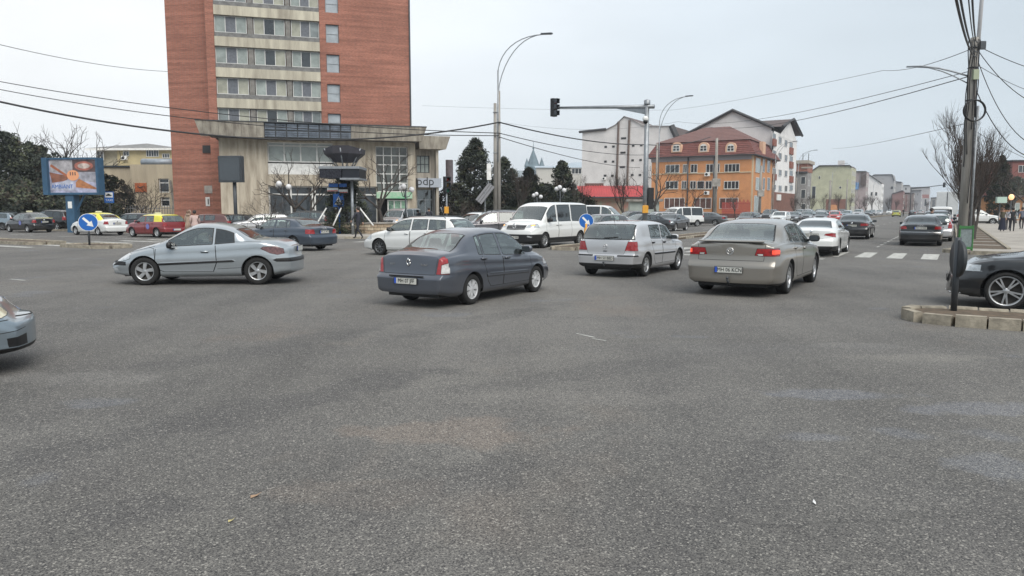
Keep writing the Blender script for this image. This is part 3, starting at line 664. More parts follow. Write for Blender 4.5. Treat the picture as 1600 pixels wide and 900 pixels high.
CSP['cc'] = dict(wb=2.44, ro=.70, fo=.76, W=.835, wr=.308, rim_r=.205, rim='swirl', N=120, tum=.40, rb=.09, fb=.16, arch=.045, endf=(.26, .85), endr=(.22, .6),
    top=[(-1.92, .86), (-1.84, .94), (-1.6, 1.01), (-1.22, 1.02), (-1.12, 1.045), (-.72, 1.25), (-.45, 1.33), (-.1, 1.37), (.1, 1.36), (.28, 1.31), (.98, .97), (1.12, .925), (1.55, .80), (1.80, .68), (1.955, .52)],
    belt=[(-1.92, .80), (-1.3, .945), (-.9, .92), (-.2, .865), (.6, .83), (1.0, .80), (1.5, .70), (1.955, .46)],
    rear=[(.2, .06), (.3, 0), (.56, 0), (.60, .03), (.8, .05), (1.5, .14)], front=[(.15, .06), (.3, .03), (.5, 0), (.7, .07), (1.4, .12)],
    side_win=[(-.26, .72, None, 0, 0), (-.74, -.30, M_dglass, .03, 0)], rear_win=(-1.14, .60, -.70, .50, 'x'), wind=(.93, .64, .27, .52, 'x'), rglass=M_dglass,
    lamps=[('tail_light', mat('smoked_tail_lamp', (.14, .06, .06), .15, var=.6, vs=16, coat=1), [(-1.80, .69), (-1.66, .66), (-1.50, .70), (-1.30, .80), (-1.36, .85), (-1.62, .86), (-1.78, .80)], 'side'),
           ('headlight', M_hl, [(1.52, .58), (1.7, .53), (1.88, .52), (1.84, .62), (1.66, .72), (1.52, .70)], 'side'),
           ('bumper_moulding', M_blk, [(1.62, .44), (1.95, .44), (1.95, .53), (1.62, .52)], 'side'), ('bumper_moulding', M_blk, [(-2.2, .50), (-1.64, .51), (-1.56, .55), (-1.64, .59), (-2.2, .60)], 'side'),
           ('side_moulding', M_blk, [(-.72, .515), (.90, .44), (.93, .475), (.90, .49), (-.70, .56), (-.74, .54)], 'side'), ('fog_lamp', M_hl, [(.5, .30), (.68, .30), (.68, .38), (.5, .38)], 'front'), ('grille', M_blk, [(-.01, .28), (.42, .28), (.42, .40), (-.01, .40)], 'front')],
    doors=[dict(poly=[(.80, .30), (.95, .36), (.98, .50), (.97, .84), (-.33, .92), (-.36, .5), (-.28, .30)], handle=(-.10, .74))],
    lines=[([(-1.18, .40), (-.36, .36)], 'side'), ([(-.6, .945), (-1.3, .965)], 'side'), ([(1.98, .60), (1.5, .74), (1.0, .86)], 'side'), ([(.95, .36), (1.0, .80), (1.2, .86)], 'side')],
    mirror=(.62, .885), mirror_mat=M_blk, seatx=(-.18,), dashx=.72, seath=.98, extra=ex_206)
def ex_plate(txt, z, kind='ring', bz=.88, front=False):
    def f(root, sp):
        number_plate(root, sp['X0']-.03, z, True, txt); badge(root, sp['X0']+.02, bz, True, kind, .055)
        number_plate(root, sp['X1']+.09, .42, False, None)
    return f
def variant(base, **k):
    d = dict(CSP[base]); d.update(k); return d
GEN = dict(interior=True)
# plain three-box saloon seen small (saloons, taxis)
CSP['sedan'] = variant('passat', N=64, rim='alloy5', extra=ex_plate('MH 11 XGV', .52), lines=[([(-.01, .70), (.62, .70)], 'rear')])
CSP['bmw'] = variant('passat', N=84, rim='alloy5', rim_r=.235, extra=ex_plate('MH 20 ALE', .80, 'disc', .93), lines=[([(-.01, .66), (.5, .66)], 'rear')],
    trim=[(.1, .36, 'rear')], lamps=[('tail_light', M_tl, [(.46, .77), (.95, .80), (.95, .93), (.46, .93)], 'rear'), ('headlight', M_hl, [(.45, .62), (.88, .62), (.86, .78), (.5, .76)], 'front'), ('grille', M_blk, [(-.01, .52), (.35, .55), (.35, .74), (-.01, .76)], 'front')], rglass=M_dglass, mirror_mat=M_pd)
CSP['a6'] = variant('passat', N=84, W=.93, rim='multi', rim_r=.235, glass=M_dglass, extra=ex_plate('MH 14 SVR', .86, 'rings4', .97), lines=[([(-.01, .66), (.5, .66)], 'rear')],
    trim=[(.1, .34, 'rear')], lamps=[('tail_light', M_tl, [(.56, .80), (.98, .80), (.98, .95), (.60, .95)], 'rear'), ('chrome_strip', M_chr, [(-.01, .665), (.9, .665), (.9, .68), (-.01, .68)], 'rear'), ('headlight', M_hl, [(.45, .62), (.88, .62), (.86, .78), (.5, .76)], 'front')])
CSP['cla'] = variant('passat', N=96, W=.89, tum=.46, rim='twin5', rim_r=.235, glass=M_dglass, rb=.10, endr=(.16, .6),
    top=[(-2.455, .98), (-2.36, 1.06), (-2.1, 1.09), (-1.98, 1.105), (-1.3, 1.33), (-.8, 1.41), (-.3, 1.43), (.1, 1.42), (.42, 1.37), (1.25, 1.0), (1.6, .95), (2.05, .84), (2.24, .72), (2.315, .6)],
    extra=ex_plate('MH 77 FCA', .80, 'disc', .93), rear_win=(-1.99, .66, -1.26, .52, 'x'),
    trim=[(.1, .40, 'rear')], lamps=[('tail_light', M_tl, [(.44, .80), (.95, .70), (.95, .86), (.72, .89), (.50, .86)], 'rear'), ('headlight', M_hl, [(.45, .62), (.88, .62), (.86, .78), (.5, .76)], 'front')], lines=[([(-.01, .66), (.44, .68)], 'rear')])
CSP['a4'] = variant('passat', N=84, wb=2.62, ro=.98, fo=.88, W=.87, wr=.31, rim='alloy5',
    top=[(-2.29, .98), (-2.2, 1.03), (-1.9, 1.06), (-1.76, 1.08), (-1.2, 1.34), (-.9, 1.39), (-.3, 1.42), (.1, 1.41), (.42, 1.36), (1.2, .99), (1.5, .94), (1.95, .83), (2.12, .72), (2.19, .6)],
    belt=[(-2.29, .92), (-1.7, .965), (-.5, .94), (.8, .88), (1.4, .85), (1.9, .74), (2.19, .54)], rear_win=(-1.78, .64, -1.12, .52, 'x'), wind=(1.13, .65, .42, .55, 'x'),
    doors=[dict(poly=[(.98, .30), (1.03, .6), (.98, .92), (-.155, .96), (-.155, .30)], handle=(0.0, .84)), dict(poly=[(-.16, .30), (-.16, .96), (-1.08, .99), (-1.12, .8), (-.8, .45), (-.75, .30)], handle=(-.9, .86))],
    side_win=[(-.12, .86, None, 0, 0), (-.86, -.19, None, .06, 0), (-1.1, -.89, None, .1, .06)],
    lamps=[('tail_light', M_tl, [(.50, .72), (.95, .72), (.95, .92), (.54, .92)], 'rear'), ('headlight', M_hl, [(.45, .58), (.84, .58), (.82, .75), (.5, .73)], 'front'), ('grille', M_blk, [(-.01, .58), (.40, .58), (.40, .72), (-.01, .72)], 'front')],
    extra=ex_plate('MH 16 WTI', .80, 'rings4', .95), mirror=(.76, 1.0))
CSP['taxi'] = variant('clio', N=64, rim='steel', extra=ex_plate('MH 10 GTX', .80, 'disc', .92), lines=[([(-.01, .66), (.56, .66)], 'rear')], mirror_mat=M_blk,
    wb=2.63, ro=.94, fo=.82, W=.86, top=[(-2.255, 1.03), (-2.15, 1.08), (-1.85, 1.11), (-1.75, 1.13), (-1.15, 1.42), (-.85, 1.49), (-.3, 1.52), (.15, 1.51), (.42, 1.46), (1.15, 1.05), (1.3, 1.0), (1.8, .88), (2.05, .75), (2.135, .62)],
    belt=[(-2.255, .94), (-1.6, 1.0), (-.5, .97), (.8, .90), (1.2, .87), (1.7, .78), (2.135, .56)], lamps=[('tail_light', M_tl, [(.56, .74), (.92, .74), (.92, .95), (.60, .95)], 'rear'), ('headlight', M_hl, [(.44, .62), (.86, .62), (.84, .80), (.5, .78)], 'front'), ('grille', M_blk, [(-.01, .56), (.42, .58), (.42, .70), (-.01, .70)], 'front')])
CSP['hatch'] = variant('golf', N=64, rim='cover', extra=ex_plate('MH 09 XDR', .50, 'disc', .8), mirror_mat=M_pd, handle_mat=M_pd)
CSP['oldfront'] = variant('golf', N=110, rim='alloy5', endf=(.30, .85), fb=.14, lamps=[('headlight', M_hly, [(.36, .655), (.60, .62), (.9, .60), (.9, .80), (.46, .84)], 'front'),
 ('fog_recess', M_blk, [(.40, .30), (.64, .30), (.66, .40), (.42, .42)], 'front'), ('washer_cover', M_pd, [(.44, .49), (.70, .47), (.74, .56), (.46, .57)], 'front')],
    trim=[(.1, .29, 'front'), (.1, .27, 'rear')], lines=[([(.43, .49), (.70, .46)], 'front'), ([(-.01, .585), (.45, .60), (.7, .59), (.9, .57)], 'front')], extra=lambda r, s: None, top=[(-2.015, 1.0), (-1.96, 1.06), (-1.72, 1.335), (-1.55, 1.405), (-1.1, 1.435), (-.3, 1.445), (.2, 1.425), (.42, 1.38), (1.1, 1.0), (1.75, .88), (2.02, .76), (2.115, .60)])
def ex_a5(root, sp):
    X = sp['X1']; b = MB(); b.use(M_chr, True)
    for s in (1, -1): b.tube([(X+.0, s*.66+.07*math.cos(a), .42+.07*math.sin(a)) for a in np.linspace(0, 6.283, 15)], .010, 5, False)
    b.tube([(X-.12, .74, .26), (X+.04, .55, .245), (X+.12, 0, .24), (X+.04, -.55, .245), (X-.12, -.74, .26)], .018, 5); b.build('chrome_ring', root)
    number_plate(root, X+.11, .50, False, None); badge(root, X+.10, .68, False, 'rings4', .055); number_plate(root, sp['X0']-.03, .52, True, None)
CSP['a5'] = variant('passat', N=110, W=.93, wr=.335, rim_r=.265, rim='twin5', tw=.245, glass=M_dglass, fb=.12, endf=(.22, .8), fo=.80, fwrap=.42, wb=2.75, extra=ex_a5, mirror=(.8, 1.02), mirror_mat=M_pd,
    top=[(-2.475, .98), (-2.36, 1.04), (-2.05, 1.08), (-1.93, 1.10), (-1.2, 1.30), (-.8, 1.36), (-.3, 1.385), (.1, 1.375), (.32, 1.33), (1.15, 1.0), (1.3, .97), (1.9, .87), (2.05, .78), (2.175, .64)],
    belt=[(-2.475, .92), (-1.8, .98), (-.5, .94), (.8, .89), (1.4, .88), (1.95, .80), (2.175, .58)], wind=(1.08, .69, .34, .56, 'x'),
    front=[(.15, .10), (.25, .0), (.5, .02), (.7, .07), (1.4, .12)],
    lamps=[('headlight', M_hl, [(.52, .66), (.95, .66), (.95, .79), (.56, .79)], 'front'), ('grille', M_blk, [(-.01, .40), (.36, .42), (.42, .76), (-.01, .78)], 'front'), ('air_intake', M_blk, [(.5, .33), (.88, .36), (.86, .50), (.5, .50)], 'front'), ('tail_light', M_tl, [(.46, .80), (.95, .80), (.95, .93), (.46, .93)], 'rear')], trim=[])
CSP['wagon'] = dict(wb=2.70, ro=.93, fo=.88, W=.875, wr=.31, rim_r=.21, rim='multi', rim_mat=mat('dark_alloy', (.16, .165, .17), .35, .6, var=.2), N=90, tum=.34, rb=.06,
    top=[(-2.28, 1.0), (-2.22, 1.08), (-1.98, 1.36), (-1.85, 1.43), (-1.5, 1.475), (-.4, 1.50), (.15, 1.475), (.42, 1.42), (1.25, 1.0), (1.4, .96), (1.95, .84), (2.15, .72), (2.23, .6)],
    belt=[(-2.28, .94), (-1.2, .98), (.8, .90), (1.4, .86), (1.95, .75), (2.23, .55)],
    rear=[(.2, .05), (.32, 0), (.60, 0), (.64, .05), (1.0, .07), (1.5, .09)], front=[(.15, .10), (.3, 0), (.5, 0), (.7, .08), (1.4, .1)],
    side_win=[(-.12, .92, None, 0, 0), (-.93, -.19, None, .04, 0), (-1.78, -.98, None, .10, .04)], rear_win=(1.02, .70, 1.40, .60, 'z'), wind=(1.18, .66, .42, .56, 'x'),
    lamps=[('tail_light', M_tl, [(.60, .72), (.92, .72), (.92, 1.1), (.66, 1.1)], 'rear'), ('headlight', M_hl, [(.42, .62), (.88, .60), (.86, .80), (.5, .80)], 'front'), ('grille', M_blk, [(-.01, .62), (.40, .62), (.40, .74), (-.01, .74)], 'front')],
    doors=[dict(poly=[(1.03, .30), (1.08, .6), (1.03, .95), (-.155, .97), (-.155, .30)], handle=(0.0, .85)), dict(poly=[(-.16, .30), (-.16, .97), (-1.10, 1.0), (-1.14, .8), (-.8, .45), (-.75, .30)], handle=(-.92, .88))],
    lines=[([(-.01, .66), (.60, .66)], 'rear')], mirror=(.80, 1.01), mirror_mat=M_blk, rail=(-1.6, .2, .56, 1.46), extra=lambda r, s: (roofrails(r, s), number_plate(r, s['X0']-.03, .8, True, None)))
CSP['suv'] = dict(wb=2.66, ro=.86, fo=.88, W=.91, wr=.355, rim_r=.235, rim='alloy5', N=80, tum=.30, rb=.06,
    top=[(-2.19, 1.15), (-2.13, 1.24), (-1.93, 1.53), (-1.8, 1.60), (-1.4, 1.66), (-.4, 1.69), (.15, 1.67), (.38, 1.61), (1.1, 1.16), (1.3, 1.11), (1.9, 1.0), (2.12, .88), (2.21, .72)],
    belt=[(-2.19, 1.08), (-1.2, 1.10), (.8, 1.04), (1.4, 1.0), (1.9, .90), (2.21, .66)], bot=[(-2.19, .36), (-1.7, .28), (1.6, .28), (2.21, .34)],
    rear=[(.2, .05), (.4, 0), (.70, 0), (.75, .05), (1.1, .06), (1.7, .09)], front=[(.15, .10), (.35, 0), (.6, 0), (.9, .08), (1.7, .1)],
    side_win=[(-.10, .82, None, 0, 0), (-.93, -.18, M_dglass, .04, 0), (-1.72, -.98, M_dglass, .10, .04)], rear_win=(1.16, .70, 1.55, .60, 'z'), wind=(1.04, .70, .38, .62, 'x'),
    lamps=[('tail_light', M_tl, [(.66, .85), (.98, .85), (.98, 1.15), (.70, 1.15)], 'rear'), ('headlight', M_hl, [(.46, .76), (.94, .76), (.92, .95), (.5, .95)], 'front'), ('grille', M_blk, [(-.01, .66), (.44, .70), (.44, .90), (-.01, .92)], 'front')],
    trim=[(.1, .46, 'rear'), (.1, .42, 'front'), (.1, .38, 'side')],
    doors=[dict(poly=[(.98, .38), (1.02, .7), (.98, 1.08), (-.135, 1.10), (-.135, .38)], handle=(0.0, 1.0)), dict(poly=[(-.14, .38), (-.14, 1.10), (-1.10, 1.12), (-1.14, .95), (-.85, .6), (-.8, .38)], handle=(-.92, 1.02))],
    lines=[], mirror=(.76, 1.16), rail=(-1.6, .2, .62, 1.66), seath=1.2, extra=lambda r, s: (roofrails(r, s), number_plate(r, s['X0']-.03, .9, True, None), number_plate(r, s['X1']+.09, .5, False, None)))
def ex_van(root, sp):
    X = sp['X1']
    number_plate(root, X+.09, .47, False, 'MH 12 VNS', y=0); badge(root, X+.075, .93, False, 'diamond', .11); number_plate(root, sp['X0']-.02, .6, True, None)
    b = MB(); b.use(M_chr)
    for z in (.84, .90, .96): b.tube([(X+.01, .5, z), (X+.075, .15, z), (X+.075, -.15, z), (X+.01, -.5, z)], .008, 4)
    b.build('grille_bar', root)
CSP['van'] = dict(wb=3.10, ro=1.02, fo=.93, W=.965, wr=.33, rim_r=.215, rim='multi', N=96, tum=.12, rb=.03, fb=.10, endr=(.06, .3), endf=(.16, .7),
    top=[(-2.57, 1.80), (-2.5, 1.92), (-2.2, 1.96), (-.5, 1.97), (.55, 1.95), (.85, 1.89), (1.05, 1.80), (1.72, 1.24), (1.85, 1.17), (2.2, 1.08), (2.4, .96), (2.48, .82)],
    belt=[(-2.57, 1.06), (-1.2, 1.10), (.8, 1.09), (1.5, 1.06), (2.0, .98), (2.48, .76)], bot=[(-2.57, .36), (-2.0, .26), (1.8, .24), (2.48, .24)],
    rear=[(.2, .05), (.35, 0), (.60, 0), (.65, .04), (2, .06)], front=[(.15, .06), (.3, 0), (.6, 0), (.9, .06), (1.2, .1), (2, .1)],
    side_win=[(.52, 1.30, None, 0, 0), (-.72, .40, M_dglass, 0, 0), (-2.36, -.82, M_dglass, 0, 0)], rear_win=(1.2, .78, 1.72, .76, 'z'), wind=(1.66, .80, 1.02, .74, 'x'), rglass=M_dglass,
    lamps=[('indicator', M_amb, [(.66, .95), (.80, .965), (.80, 1.0), (.68, .985)], 'front'), ('headlight', M_hl, [(.50, .88), (.95, .88), (.95, 1.06), (.56, 1.0)], 'front'), ('grille', M_blk, [(-.01, .79), (.46, .80), (.49, .98), (-.01, 1.0)], 'front'), ('tail_light', M_tl, [(.86, .9), (1.0, .9), (1.0, 1.5), (.86, 1.5)], 'rear'),
           ('fog_lamp', M_hl, [(.62, .50), (.80, .46), (.84, .50), (.66, .56)], 'front')],
    trim=[(.1, .60, 'front'), (.1, .44, 'side'), (.1, .5, 'rear')],
    doors=[dict(poly=[(1.38, .42), (1.46, .8), (1.40, 1.14), (.43, 1.14), (.43, .42)], handle=(.55, .98)), dict(poly=[(.42, .42), (.42, 1.14), (-.74, 1.14), (-.74, .42)], handle=(.27, .98))],
    lines=[], mirror=(1.22, 1.20), mirror_mat=M_blk, seatx=(.35, -.6, -1.5), dashx=1.35, seath=1.2, extra=ex_van)
# ------------------------------------------------------------ ground, roads, pavements
def rng(n, L, s, a, b_, c, d):
    r = n.nodes.new('ShaderNodeMapRange'); r.inputs['From Min'].default_value = a; r.inputs['From Max'].default_value = b_; r.inputs['To Min'].default_value = c; r.inputs['To Max'].default_value = d; L.new(s, r.inputs['Value']); return r.outputs['Result']
BLOBS = []                       # worn or stained places: centre, half sizes, colour, strength
for (px, py, rx, ry, col_, am) in ((1310, 618, .85, .28, (.14, .15, .175), .45), (1270, 682, .4, .16, (.14, .15, .175), .35), (1540, 640, 1.0, .3, (.16, .17, .195), .4), (1560, 730, .5, .4, (.15, .16, .18), .4), (1340, 540, .9, .3, (.21, .21, .20), .2), (700, 672, 1.2, .5, (.21, .16, .125), .28), (560, 770, .9, .35, (.18, .15, .125), .25),
        (1120, 545, 2.6, .6, (.10, .098, .096), .4), (150, 590, 1.2, .5, (.21, .205, .195), .25), (920, 620, 1.7, .4, (.20, .19, .175), .18), (1450, 560, 1.2, .35, (.22, .21, .185), .22)):
    q_ = G(px, py); BLOBS.append((q_.x, q_.y, rx, ry, col_, am, 0.))
for (a_, b_, wd, am) in (((40, 720), (760, 560), .55, .62), ((60, 610), (620, 505), .5, .5), ((300, 850), (980, 690), .35, .38), ((60, 830), (330, 770), .4, .45), ((700, 610), (1200, 545), .5, .35), ((1050, 900), (1250, 640), .22, .3), ((560, 540), (900, 470), .45, .35)):   # darker swept tyre bands
    p_, q_ = G(*a_), G(*b_); m_ = (p_+q_)/2; d_ = q_-p_; BLOBS.append((m_.x, m_.y, d_.length*.62, wd, (.062, .061, .061), am, math.atan2(d_.y, d_.x)))
def asphalt(name, base, dark, speck=.5):
    m = bpy.data.materials.new(name); m.use_nodes = True; n = m.node_tree; L = n.links; b = n.nodes['Principled BSDF']; b.inputs['Roughness'].default_value = .8
    t = n.nodes.new('ShaderNodeTexCoord')
    def noise(s, d=4, sc=(1, 1, 1), rot=0, ro=.6):
        g = n.nodes.new('ShaderNodeMapping'); g.inputs['Scale'].default_value = sc; g.inputs['Rotation'].default_value = (0, 0, rot); L.new(t.outputs['Object'], g.inputs['Vector'])
        z = n.nodes.new('ShaderNodeTexNoise'); z.inputs['Scale'].default_value = s; z.inputs['Detail'].default_value = d; z.inputs['Roughness'].default_value = ro; L.new(g.outputs['Vector'], z.inputs['Vector']); return z.outputs['Fac']
    def ramp(f, p0, c0, p1, c1):
        r = n.nodes.new('ShaderNodeValToRGB'); r.color_ramp.elements[0].position = p0; r.color_ramp.elements[1].position = p1
        r.color_ramp.elements[0].color = (*c0, 1); r.color_ramp.elements[1].color = (*c1, 1); L.new(f, r.inputs['Fac']); return r.outputs['Color']
    def mix(ty, f, a, c):
        x = n.nodes.new('ShaderNodeMixRGB'); x.blend_type = ty
        if isinstance(f, float): x.inputs['Fac'].default_value = f
        else: L.new(f, x.inputs['Fac'])
        for k, v in (('Color1', a), ('Color2', c)):
            if isinstance(v, tuple): x.inputs[k].default_value = (*v, 1)
            else: L.new(v, x.inputs[k])
        return x.outputs['Color']
    c = ramp(noise(.16, 5, (1, .45, 1), R(62)), .35, dark, .66, base)
    c = mix('MULTIPLY', .8, c, ramp(noise(.9, 5), .25, (.80, .80, .82), .75, (1.12, 1.12, 1.1)))
    # tyre-polished tracks swept along both roads
    c = mix('MULTIPLY', .75, c, ramp(noise(.55, 3, (1, .07, 1), R(30.6)), .34, (.74, .74, .75), .6, (1.06, 1.06, 1.06)))
    c = mix('MULTIPLY', .5, c, ramp(noise(.5, 3, (.08, 1, 1), R(-8)), .36, (.76, .76, .76), .6, (1.05, 1.05, 1.05)))
    # bluish worn bitumen patches and rusty dust
    c = mix('MIX', ramp(noise(.42, 3, (1, 1.3, 1)), .635, (0, 0, 0), .68, (.38, .38, .38)), c, (.13, .14, .16))
    c = mix('MIX', ramp(noise(.21, 4, (1.3, 1, 1), 1.1), .60, (0, 0, 0), .72, (.35, .35, .35)), c, (.17, .13, .10))
    nb = noise(1.6, 4)
    for (bx, by, rx, ry, col_, am, ang) in BLOBS:
        g = n.nodes.new('ShaderNodeMapping'); g.vector_type = 'TEXTURE'; g.inputs['Location'].default_value = (bx, by, 0); g.inputs['Rotation'].default_value = (0, 0, ang); g.inputs['Scale'].default_value = (rx, ry, 1); L.new(t.outputs['Object'], g.inputs['Vector'])
        ln = n.nodes.new('ShaderNodeVectorMath'); ln.operation = 'LENGTH'; L.new(g.outputs['Vector'], ln.inputs[0])
        m1 = n.nodes.new('ShaderNodeMath'); m1.operation = 'MULTIPLY_ADD'; m1.inputs[1].default_value = 2.2; L.new(nb, m1.inputs[0]); L.new(ln.outputs['Value'], m1.inputs[2])
        c = mix('MIX', ramp(m1.outputs[0], .0, (am, am, am), 1., (0, 0, 0)) if False else rng(n, L, m1.outputs[0], 1.6, 1.9, am, 0), c, col_)
    # aggregate: two sizes of stones
    v = n.nodes.new('ShaderNodeTexVoronoi'); v.inputs['Scale'].default_value = 135; L.new(t.outputs['Object'], v.inputs['Vector'])
    s = n.nodes.new('ShaderNodeSeparateColor'); L.new(v.outputs['Color'], s.inputs['Color'])
    c = mix('MULTIPLY', .9, c, ramp(s.outputs['Red'], .0, (1-speck, 1-speck, 1-speck*.95), 1., (1+speck, 1+speck*.97, 1+speck*.9)))
    v2 = n.nodes.new('ShaderNodeTexVoronoi'); v2.inputs['Scale'].default_value = 100; L.new(t.outputs['Object'], v2.inputs['Vector'])
    s2 = n.nodes.new('ShaderNodeSeparateColor'); L.new(v2.outputs['Color'], s2.inputs['Color'])
    c = mix('MIX', ramp(s2.outputs['Green'], .90, (0, 0, 0), .96, (.5, .5, .5)), c, (.42, .40, .36))
    # cracks
    vc = n.nodes.new('ShaderNodeTexVoronoi'); vc.feature = 'DISTANCE_TO_EDGE'; vc.inputs['Scale'].default_value = .14
    wv = n.nodes.new('ShaderNodeTexNoise'); wv.inputs['Scale'].default_value = 1.2; wv.inputs['Detail'].default_value = 6; L.new(t.outputs['Object'], wv.inputs['Vector'])
    ad = n.nodes.new('ShaderNodeVectorMath'); ad.operation = 'ADD'; sc_ = n.nodes.new('ShaderNodeVectorMath'); sc_.operation = 'SCALE'; sc_.inputs['Scale'].default_value = 1.1
    L.new(wv.outputs['Color'], sc_.inputs[0]); L.new(t.outputs['Object'], ad.inputs[0]); L.new(sc_.outputs[0], ad.inputs[1]); L.new(ad.outputs[0], vc.inputs['Vector'])
    c = mix('MULTIPLY', .28, c, ramp(vc.outputs['Distance'], .0004, (.35, .35, .35), .0028, (1, 1, 1)))
    L.new(c, b.inputs['Base Color'])
    bp = n.nodes.new('ShaderNodeBump'); bp.inputs['Strength'].default_value = .7; bp.inputs['Distance'].default_value = .006
    L.new(v.outputs['Distance'], bp.inputs['Height']); bp.invert = True; L.new(bp.outputs['Normal'], b.inputs['Normal'])
    r = n.nodes.new('ShaderNodeMapRange'); r.inputs['To Min'].default_value = .72; r.inputs['To Max'].default_value = .95; L.new(noise(.3, 3), r.inputs['Value']); L.new(r.outputs['Result'], b.inputs['Roughness'])
    MT[name] = m; return m
M_asph = asphalt('asphalt', (.146, .141, .131), (.092, .090, .086), .8)
M_pave = mat('pavement_concrete', (.34, .315, .28), .9, var=.32, vs=.7, bump=.5, bs=30)
M_soil = mat('soil', (.115, .082, .055), 1, var=.5, vs=7, bump=1, bs=25, col2=(.055, .045, .032))
M_line = mat('road_paint', (.47, .47, .44), .8, var=.55, vs=6, col2=(.20, .20, .19), bump=.3, bs=60)
M_grnd = mat('far_ground', (.13, .12, .105), 1, var=.3, vs=.05)
b = MB(); b.use(M_grnd); b.quad((-1100, -300, -.02), (1100, -300, -.02), (1100, 1100, -.02), (-1100, 1100, -.02)); b.build('ground', kind='structure')
b = MB(); b.use(M_asph); b.quad((-160, -40, 0), (420, -40, 0), (420, 620, 0), (-160, 620, 0)); b.build('road', kind='structure')
def slab(name, uv, z0, z1, m, **k):
    b = MB(); b.use(m); b.prism([tuple(UV(u, v))[:2] for u, v in uv][::-1], z0, z1); return b.build(name, **k)
def kerb_run(parent, pts, w=.16, h=.15, step=1.0, closed=False, m=None, left=True):
    """kerb stones laid one by one along a uv polyline"""
    pts = [UV(*p) for p in pts]
    if closed: pts = pts+[pts[0]]
    out = []; acc = 0; cur = pts[0].copy(); P = [cur.copy()]
    seglen = [(q-p).length for p, q in zip(pts, pts[1:])]
    def at(s):
        for (p, q), l in zip(zip(pts, pts[1:]), seglen):
            if s <= l+1e-9: return p+(q-p)*(s/l)
            s -= l
        return pts[-1]
    T = sum(seglen); n = max(1, int(T/step)); sN = T/n
    for i in range(n):
        a, c = at(i*sN+.012), at((i+1)*sN-.012); d = (c-a)
        if d.length < .05: continue
        L_ = d.length; d.normalize(); nn = Vector((-d.y, d.x, 0))*(1 if left else -1)
        hh = h+random.uniform(-.014, .010); o = random.uniform(-.014, .014); r = .03
        prof = [(0+o, 0), (0+o+.01, hh-r), (r+o, hh), (w+o, hh), (w+o, 0)]
        b = MB(); b.use(m or M_kerb); vs = [a+nn*p[0]+Vector((0, 0, p[1])) for p in prof]+[c+nn*p[0]+Vector((0, 0, p[1])) for p in prof]
        k = 5; b.add(vs, [(0, 1, 2, 3, 4), (9, 8, 7, 6, 5)]+[(j, j+5, (j+1) % 5+5, (j+1) % 5) for j in range(5)]); out.append(b.build('kerb_stone', parent))
    return out
# far corner block with the hotel, boulevard's left side
pv = slab('pavement', [(32.6, -31.5), (33.6, -29.4), (35.5, -28.6), (520, -28.6), (520, -200), (32.6, -200)], -.01, .12, M_pave, kind='structure')
kerb_run(pv, [(32.45, -92), (32.45, -31.6), (33.5, -29.3), (35.5, -28.45), (110, -28.45)], left=True, step=2.2)
# right side pavement
pr = slab('pavement', [(34.9, -.1), (36.5, .6), (520, .6), (520, 60), (34.2, 60), (34.2, .6)], -.01, .12, M_pave, kind='structure')
kerb_run(pr, [(34.0, 16), (34.0, .5), (34.7, -.2), (37, .45), (90, .45)], left=True, step=1.5)
for u0 in range(0, 14):
    uu = 36.6+u0*4.2; so = slab('tree_pit', [(uu, .75), (uu+3.1, .75), (uu+3.1, 2.0), (uu, 2.0)], .121, .135, M_soil, kind='structure')
slab('tree_strip_kerb', [(36.4, 2.02), (95, 2.02), (95, 2.16), (36.4, 2.16)], .121, .19, M_kerb, kind='structure')
def island(name, pts, hgt=.15, soil=.11, step=.9, **k):
    o = slab(name, pts, -.01, soil, M_soil, kind='structure'); kerb_run(o, pts, closed=True, h=hgt, step=step, left=False, **k); return o
def rnd(u0, u1, v0, v1, e0=True, e1=False):          # stadium along v
    r = (u1-u0)/2; uc = (u0+u1)/2; p = []
    if e0: p += [(uc+r*math.cos(R(a)), v0+r+r*-math.sin(R(a))) for a in range(0, 181, 20)]
    else: p += [(u1, v0), (u0, v0)]
    if e1: p += [(uc-r*math.cos(R(a)), v1-r+r*math.sin(R(a))) for a in range(0, 181, 20)]
    else: p += [(u0, v1), (u1, v1)]
    return p
def rndu(v0, v1, u0, u1):
    return [(u, v) for (v, u) in rnd(v0, v1, u0, u1, True, False)][::-1]
isl = island('traffic_island', rnd(13.12, 14.15, -.48, 14), .17, .13, .42)
island('traffic_island', rnd(19.0, 20.6, -36.2, -32.2, True, True), .15, .10, .8)
island('traffic_island', rnd(19.3, 20.9, -74, -38.4, False, True), .16, .12, 1.0)
island('median_strip', rndu(-15.1, -13.6, 28.4, 33.2), .15, .1, .9)
md = slab('median_strip', rndu(-15.0, -13.5, 34.6, 480), -.01, .11, M_soil, kind='structure')
kerb_run(md, [(112, -13.5), (35.3, -13.5), (34.7, -14.0), (34.7, -14.5), (35.3, -15.0), (112, -15.0)], left=False, step=1.6)
for vv in (-13.5, -14.86): slab('median_kerb', [(112, vv), (480, vv), (480, vv-.14), (112, vv-.14)], -.01, .15, M_kerb, kind='structure')
